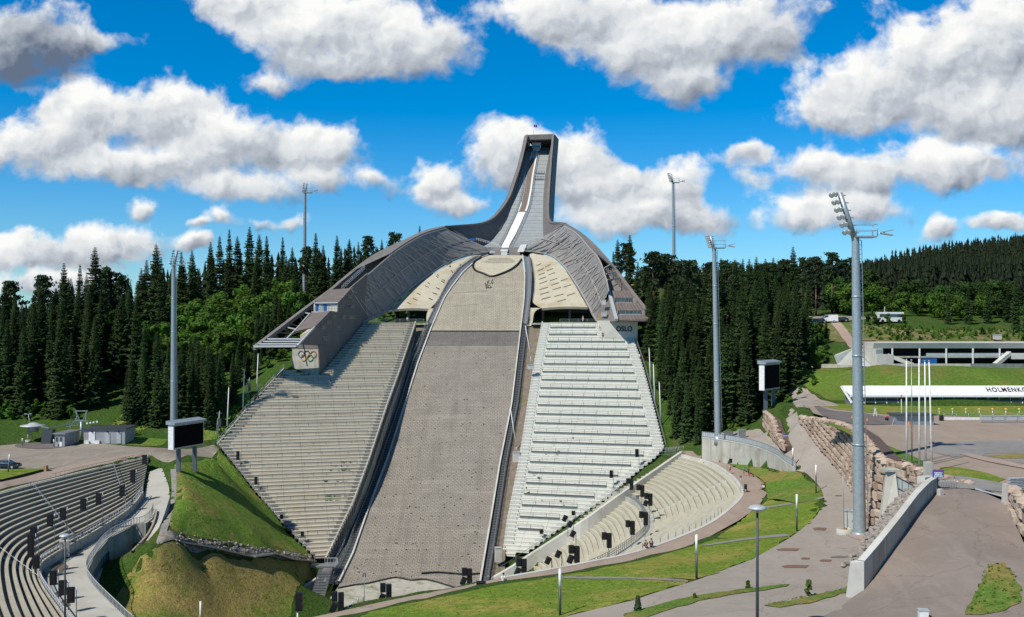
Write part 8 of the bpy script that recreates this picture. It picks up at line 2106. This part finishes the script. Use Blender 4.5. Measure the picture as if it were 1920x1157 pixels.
for(px,nm,m,lab)in((1513,'parked_car','carsilver','silver car in the far upper car park, farthest left'),(1522,'parked_car','carblue','dark blue car between silver car and white van in the far car park'),(1536,'parked_car','carblack','black car next to the white van in the far car park'),(1553,'van','carwhite','white van in the far upper car park'),(1577,'parked_car','carblack','black car right of the white van in the far car park')):
 b=P(px,593,322);b.z=H(b.x,b.y)+.2;car(lab,b,R(random.uniform(-8,8)),m,'glass',4.5 if nm!='van' else 5.4,1.9,1.5 if nm!='van' else 2.4,nm)
b=P(1668,588,318);[plant(random.choice(SH),Ve((q,315.0+random.uniform(-1,1),H(q,315)-.2)),3.4,random.uniform(2.4,4),'leafy bush in front of the white coach','bushes in front of the coach')for q in(110.5,112.5,114.5,116.5,121.5)];b.z=H(b.x,b.y)+.1;t=thing('coach','white coach half hidden by trees beyond the scrub slope','bus',tuple(b))
mb=MB();mb.box(b+UP*1.75,(8,2.5,2.9));mb.box(b+UP*3.24,(7.8,2.3,.12));mb.build('body',M['carwhite'],t);mb=MB();mb.box(b+Ve((0,-1.27,2.2)),(7.2,.05,1.0));mb.build('window_band',M['glass'],t)
for sx in(-2.6,2.5):
 mb=MB();mb.tube(b+Ve((sx,-1.28,.5)),b+Ve((sx,-.9,.5)),.5,.5,12);mb.build('wheel',M['black'],t)
# ------------------------------------------------------------------ saplings on the verges
def sapling(px,py,h,lab,conifer=False,z=None):
 v=hit(px,py);t=thing('young_conifer' if conifer else 'sapling',lab,'young tree',tuple(v));rnd=random.Random(int(px))
 if conifer:
  mb=spruce_mesh(h,7,.9,.2)
 else:
  mb,_=broad_mesh(h,int(px),7,.1,.26,34)
 mb.v=[tuple(Vector(q)+v)for q in mb.v];mb.build('crown',M['pine']if conifer else M['tuftgreen'],t);mb=MB();mb.tube(v-UP*.2,v+UP*h*.9,.035,.015,6);mb.build('trunk',M['bark'],t)
sapling(1196,1150,1.6,'young blue green conifer on the verge at the bottom edge',True)
sapling(1403,1107,.9,'small leafy sapling at the tip of the grass verge',False)
sapling(1302,1127,.7,'tiny bush in the middle of the long grass verge',False)
sapling(1516,1122,1.6,'thin young tree on the verge before the ramp wall',False)
sapling(1930,905,1.0,'small bush by the arena edge at the right',False)if False else None
# ------------------------------------------------------------------ people
M['skin']=plain('skin',(.46,.27,.19),.6);M['hair_dark']=plain('dark_hair',(.03,.02,.015),.7);M['hair_fair']=plain('fair_hair',(.32,.2,.09),.7)
for nm,c in(('c_white',(.78,.78,.76)),('c_black',(.015,.015,.018)),('c_blue',(.05,.2,.42)),('c_pink',(.6,.28,.27)),('c_red',(.45,.04,.05)),('c_navy',(.02,.03,.07)),('c_grey',(.25,.25,.26)),('c_tan',(.4,.28,.18))):M[nm]=plain('cloth_'+nm[2:],c,.85)
def skin_mesh(nodes,edges,m,name,parent,root=0):
 me=bpy.data.meshes.new(name);off=Vector(WLOC[parent.name]);me.from_pydata([tuple(Vector(p)-off)for p,_ in nodes],edges,[]);o=bpy.data.objects.new(name,me);COL.objects.link(o)
 md=o.modifiers.new('s','SKIN');me.skin_vertices[0].data[root].use_root=True
 for i,(_,r)in enumerate(nodes):me.skin_vertices[0].data[i].radius=(r,r)if not isinstance(r,tuple)else r
 md2=o.modifiers.new('d','SUBSURF');md2.levels=1;md2.render_levels=1
 dg=bpy.context.evaluated_depsgraph_get();em=bpy.data.meshes.new_from_object(o.evaluated_get(dg));em.materials.clear();em.materials.append(m)
 for p in em.polygons:p.use_smooth=True
 bpy.data.objects.remove(o);r=bpy.data.objects.new(name,em);COL.objects.link(r);r.parent=parent;WLOC[r.name]=WLOC[parent.name];return r
POSE={
'stand':dict(hip=.92,kL=(.1,.05,.5),kR=(-.1,-.08,.5),aL=(.11,.1,.08),aR=(-.11,-.12,.08),lean=.0,eL=(.25,.05,1.12),eR=(-.25,.0,1.12),hL=(.24,-.12,.88),hR=(-.26,-.08,.86)),
'walk':dict(hip=.9,kL=(.09,-.2,.52),kR=(-.09,.1,.48),aL=(.1,-.28,.1),aR=(-.1,.36,.14),lean=.05,eL=(.25,.12,1.12),eR=(-.25,-.08,1.12),hL=(.24,.1,.9),hR=(-.24,-.28,.98)),
'sit':dict(hip=.14,kL=(.14,-.42,.38),kR=(-.14,-.44,.34),aL=(.15,-.72,.07),aR=(-.15,-.76,.07),lean=.1,eL=(.27,-.08,.36),eR=(-.27,-.08,.36),hL=(.18,-.34,.36),hR=(-.18,-.36,.34)),
'bend':dict(hip=.86,kL=(.1,-.08,.46),kR=(-.1,-.02,.46),aL=(.11,.02,.08),aR=(-.11,.1,.08),lean=.45,eL=(.22,-.42,.95),eR=(-.22,-.42,.95),hL=(.16,-.55,.72),hR=(-.16,-.55,.72)),
}
def person(label,base,yaw,pose,top,legs,hair='hair_dark',scale=1.0,barelegs=False,group=None):
 base=Vector(base);t=thing('person',label,'person',tuple(base),group);p=POSE[pose];Rz=Matrix.Rotation(yaw,3,'Z')
 W_=lambda v:base+Rz@(Vector(v)*scale)
 hz=p['hip'];ln=p['lean'];tor=.5
 hip=(0,0,hz);wai=(0,-ln*.25,hz+.18);che=(0,-ln*.65,hz+.4-ln*.1);nec=(0,-ln*.9,hz+.56-ln*.2);hd0=(0,-ln-.02,hz+.66-ln*.25);hd1=(0,-ln-.04,hz+.78-ln*.25)
 sL=(.18,nec[1],nec[2]-.04);sR=(-.18,nec[1],nec[2]-.04)
 N=[(hip,.13),(wai,.115),(che,.14),(nec,.055),(hd0,.078),(hd1,.095),((.09,0,hz-.04),.09),(p['kL'],.062),(p['aL'],.042),((p['aL'][0]+.01,p['aL'][1]-.16,max(.035,p['aL'][2]-.04)),.036),((-.09,0,hz-.04),.09),(p['kR'],.062),(p['aR'],.042),((p['aR'][0]-.01,p['aR'][1]-.16,max(.035,p['aR'][2]-.04)),.036),(sL,.06),(p['eL'],.042),(p['hL'],.03),(sR,.06),(p['eR'],.042),(p['hR'],.03),((0,hd1[1]+.0,hd1[2]+.07),.07)]
 E=[(0,1),(1,2),(2,3),(3,4),(4,5),(5,20),(0,6),(6,7),(7,8),(8,9),(0,10),(10,11),(11,12),(12,13),(2,14),(14,15),(15,16),(2,17),(17,18),(18,19)]
 for hi,e,sg in((16,p['eL'],1),(19,p['eR'],-1)):
  h=Vector(N[hi][0]);d=(h-Vector(e)).normalized();s=d.cross(Ve((0,1,.2))).normalized()
  k0=len(N);N.append((tuple(h+d*.07),(.034,.016)));E.append((hi,k0))
  for f in range(4):
   k=len(N);b=h+d*.1+s*(f-1.5)*.021;N.append((tuple(b+d*(.03+.01*(f in(1,2)))),.0085));N.append((tuple(b+d*(.065+.012*(f in(1,2)))+Ve((0,-.02,0))),.007));E+=[(k0,k),(k,k+1)]
  k=len(N);N.append((tuple(h+d*.045-s*.05*sg),.009));N.append((tuple(h+d*.08-s*.06*sg),.008));E+=[(k0,k),(k,k+1)]
 body=skin_mesh([(W_(a),tuple(x*scale for x in r)if isinstance(r,tuple)else r*scale)for a,r in N],E,M['skin'],'body',t)
 mb=MB();hc=Vector(hd1)
 mb.ellipsoid(W_(hc+Ve((0,.012,.035))),(.1*scale,.108*scale,.1*scale),10,6);mb.build('hair',M[hair],t)
 mb=MB()
 for sx in(-.035,.035):mb.ellipsoid(W_(hc+Ve((sx,-.092,.0))),(.012*scale,.008*scale,.009*scale),6,4)
 mb.box(W_(hc+Ve((0,-.088,-.065))),(.045*scale,.01,.01));mb.build('eyes_and_mouth',M['hair_dark'],t)
 T=[(W_((0,0,hz+.02)),.142*scale),(W_(wai),.13*scale),(W_(che),.155*scale),(W_((nec[0],nec[1],nec[2]-.05)),.085*scale),(W_(sL),.075*scale),(W_(Vector(sL).lerp(Vector(p['eL']),.75)),.056*scale),(W_(sR),.075*scale),(W_(Vector(sR).lerp(Vector(p['eR']),.75)),.056*scale)]
 skin_mesh(T,[(0,1),(1,2),(2,3),(2,4),(4,5),(2,6),(6,7)],M[top],'shirt',t)
 ends=(.55 if barelegs else .93)
 L_=[(W_((0,0,hz+.04)),.146*scale),(W_((.09,0,hz-.05)),.105*scale),(W_(Ve((.09,0,hz-.04)).lerp(Vector(p['kL']),.9 if not barelegs else .6)),.08*scale),(W_((-.09,0,hz-.05)),.105*scale),(W_(Ve((-.09,0,hz-.04)).lerp(Vector(p['kR']),.9 if not barelegs else .6)),.08*scale)]
 Ee=[(0,1),(1,2),(0,3),(3,4)]
 if not barelegs:
  L_+=[(W_(Vector(p['kL']).lerp(Vector(p['aL']),.9)),.055*scale),(W_(Vector(p['kR']).lerp(Vector(p['aR']),.9)),.055*scale)];Ee+=[(2,5),(4,6)]
 skin_mesh(L_,Ee,M[legs],'shorts' if barelegs else 'trousers',t)
 for a in('aL','aR'):
  mb=MB();v=Vector(p[a]);mb.ellipsoid(W_((v.x,v.y-.07,max(.045,v.z-.03))),(.05*scale,.13*scale,.05*scale),8,5);mb.build('shoe',M['c_black'],t)
 return t
zR=31.0
person('person in pink top and black shorts walking by the litter bin',PZ(1369,888,zR),R(200),'walk','c_pink','c_black','hair_fair',1.0,True)
person('person in bright blue top standing left in the group by the rough bank',PZ(1394.5,892,zR),R(20),'stand','c_blue','c_tan','hair_fair',.92,True)
person('person in navy top standing right in the group by the rough bank',PZ(1404,891,zR),R(-20),'bend','c_navy','c_black','hair_dark',.95)
person('small child in red sitting on the path in front of the navy dressed person',PZ(1405,894,zR),R(-30),'sit','c_red','c_white','hair_fair',.8)
person('person in black sitting on the kerb right of the child in red',PZ(1413,894,zR),R(-60),'sit','c_black','c_black','hair_dark',.7)
person('person in white top and black trousers sitting at the grass edge',PZ(1432,918,zR),R(-60),'sit','c_white','c_black','hair_fair',1.05)
person('left of two dark dressed people sitting by the lower railing of the bowl',PZ(1212,1027,31.1),R(200),'sit','c_black','c_navy','hair_dark',1.0)
person('right of two dark dressed people sitting by the lower railing of the bowl',PZ(1221,1025,31.1),R(170),'sit','c_navy','c_black','hair_dark',1.05)
person('person in white sitting on the path below the bright grandstand',PZ(943,1094,31.1),R(160),'sit','c_white','c_white','hair_dark',1.15)
v=RS(1124,622);person('person in pink and white near the top of the bright grandstand',Ve((v.x,v.y-.3,v.z)),R(10),'stand','c_pink','c_white','hair_fair',1.0)
v=RS(1128,634);person('person in black on the steps below the OSLO pier',Ve((v.x+.3,v.y-.3,v.z)),R(-20),'walk','c_black','c_black','hair_dark',1.0)
v=RS(1199,675);person('person in white climbing the outer aisle of the bright grandstand',Ve((v.x,v.y-.3,v.z)),R(160),'walk','c_white','c_pink','hair_fair',1.0)
person('person in red and white standing under the right shell by the railing',P(1093,603,302.8)*1.0,R(0),'stand','c_pink','c_white','hair_fair',1.0)
person('person in white under the left shell farther from the column',Ve((P(722,604,303.5).x,304.6,59.9)),R(15),'stand','c_white','c_tan','hair_fair',1.05)
person('person in white under the left shell beside the column',Ve((P(763,604,303.5).x,304.6,59.9)),R(-15),'stand','c_white','c_black','hair_dark',1.05)
for k,(px,c)in enumerate(((993,'c_red'),(997.5,'c_black'),(1021,'c_white'),(1024.5,'c_white'),(1028,'c_grey'))):
 q=P(px,270.5,441.5);person('visitor in %s at the tower top, %s of the start cabin'%({'c_red':'red','c_black':'black','c_white':'white','c_grey':'grey'}[c]+(' nearest the cabin' if px==1021 else(' farther right' if px==1024.5 else '')),'left' if px<1000 else 'right'),q+UP*-1.0,0,'stand',c,'c_black','hair_dark',1.1)
mb=MB();a,b=P(990,275.5,441.5),P(1034,275.5,441.5);mb.hexa([a+UP*-.5,b+UP*-.5,b+Ve((1,4,-.5)),a+Ve((1,4,-.5))],[a+UP*0,b+UP*0,b+Ve((1,4,0)),a+Ve((1,4,0))]);mb.build('start_hall_floor',M['darksteel'],jump)
mb=MB()
for h in(.55,1.05):mb.bar(a+UP*h,b+UP*h,.06,.06)
mb.build('start_hall_rail',M['galv'],jump)
c=PZ(1398,922,zR);t=thing('pushchair','black pushchair standing on the path near the bowl rim','pushchair',tuple(c))
mb=MB();mb.bar(c+Ve((-.25,0,.45)),c+Ve((-.05,.45,1.05)),.05,.05);mb.bar(c+Ve((.25,0,.45)),c+Ve((.25,.45,1.05)),.05,.05);mb.bar(c+Ve((-.05,.45,1.05)),c+Ve((.25,.45,1.05)),.05,.05)
for sx in(-.25,.25):mb.bar(c+Ve((sx,-.35,.15)),c+Ve((sx,.3,.5)),.04,.04);mb.bar(c+Ve((sx,.35,.15)),c+Ve((sx,-.1,.55)),.04,.04)
mb.build('frame',M['darksteel'],t)
mb=MB();mb.box(c+Ve((0,0,.55)),(.42,.55,.22));mb.box(c+Ve((0,.2,.8)),(.42,.14,.5),0,0,R(-12));mb.build('seat',M['c_black'],t)
mb=MB();mb.grid([[c+Ve((x,.28-.5*math.sin(a),.85+.42*math.cos(a)))for x in(-.23,0,.23)]for a in np.arange(0,1.5,.25)],0);mb.build('hood',M['c_black'],t)
for sx in(-.27,.27):
 for sy in(-.35,.35):
  mb=MB();mb.tube(c+Ve((sx-.03,sy,.14)),c+Ve((sx+.03,sy,.14)),.14,.14,10);mb.build('wheel',M['black'],t)
drop_unused()
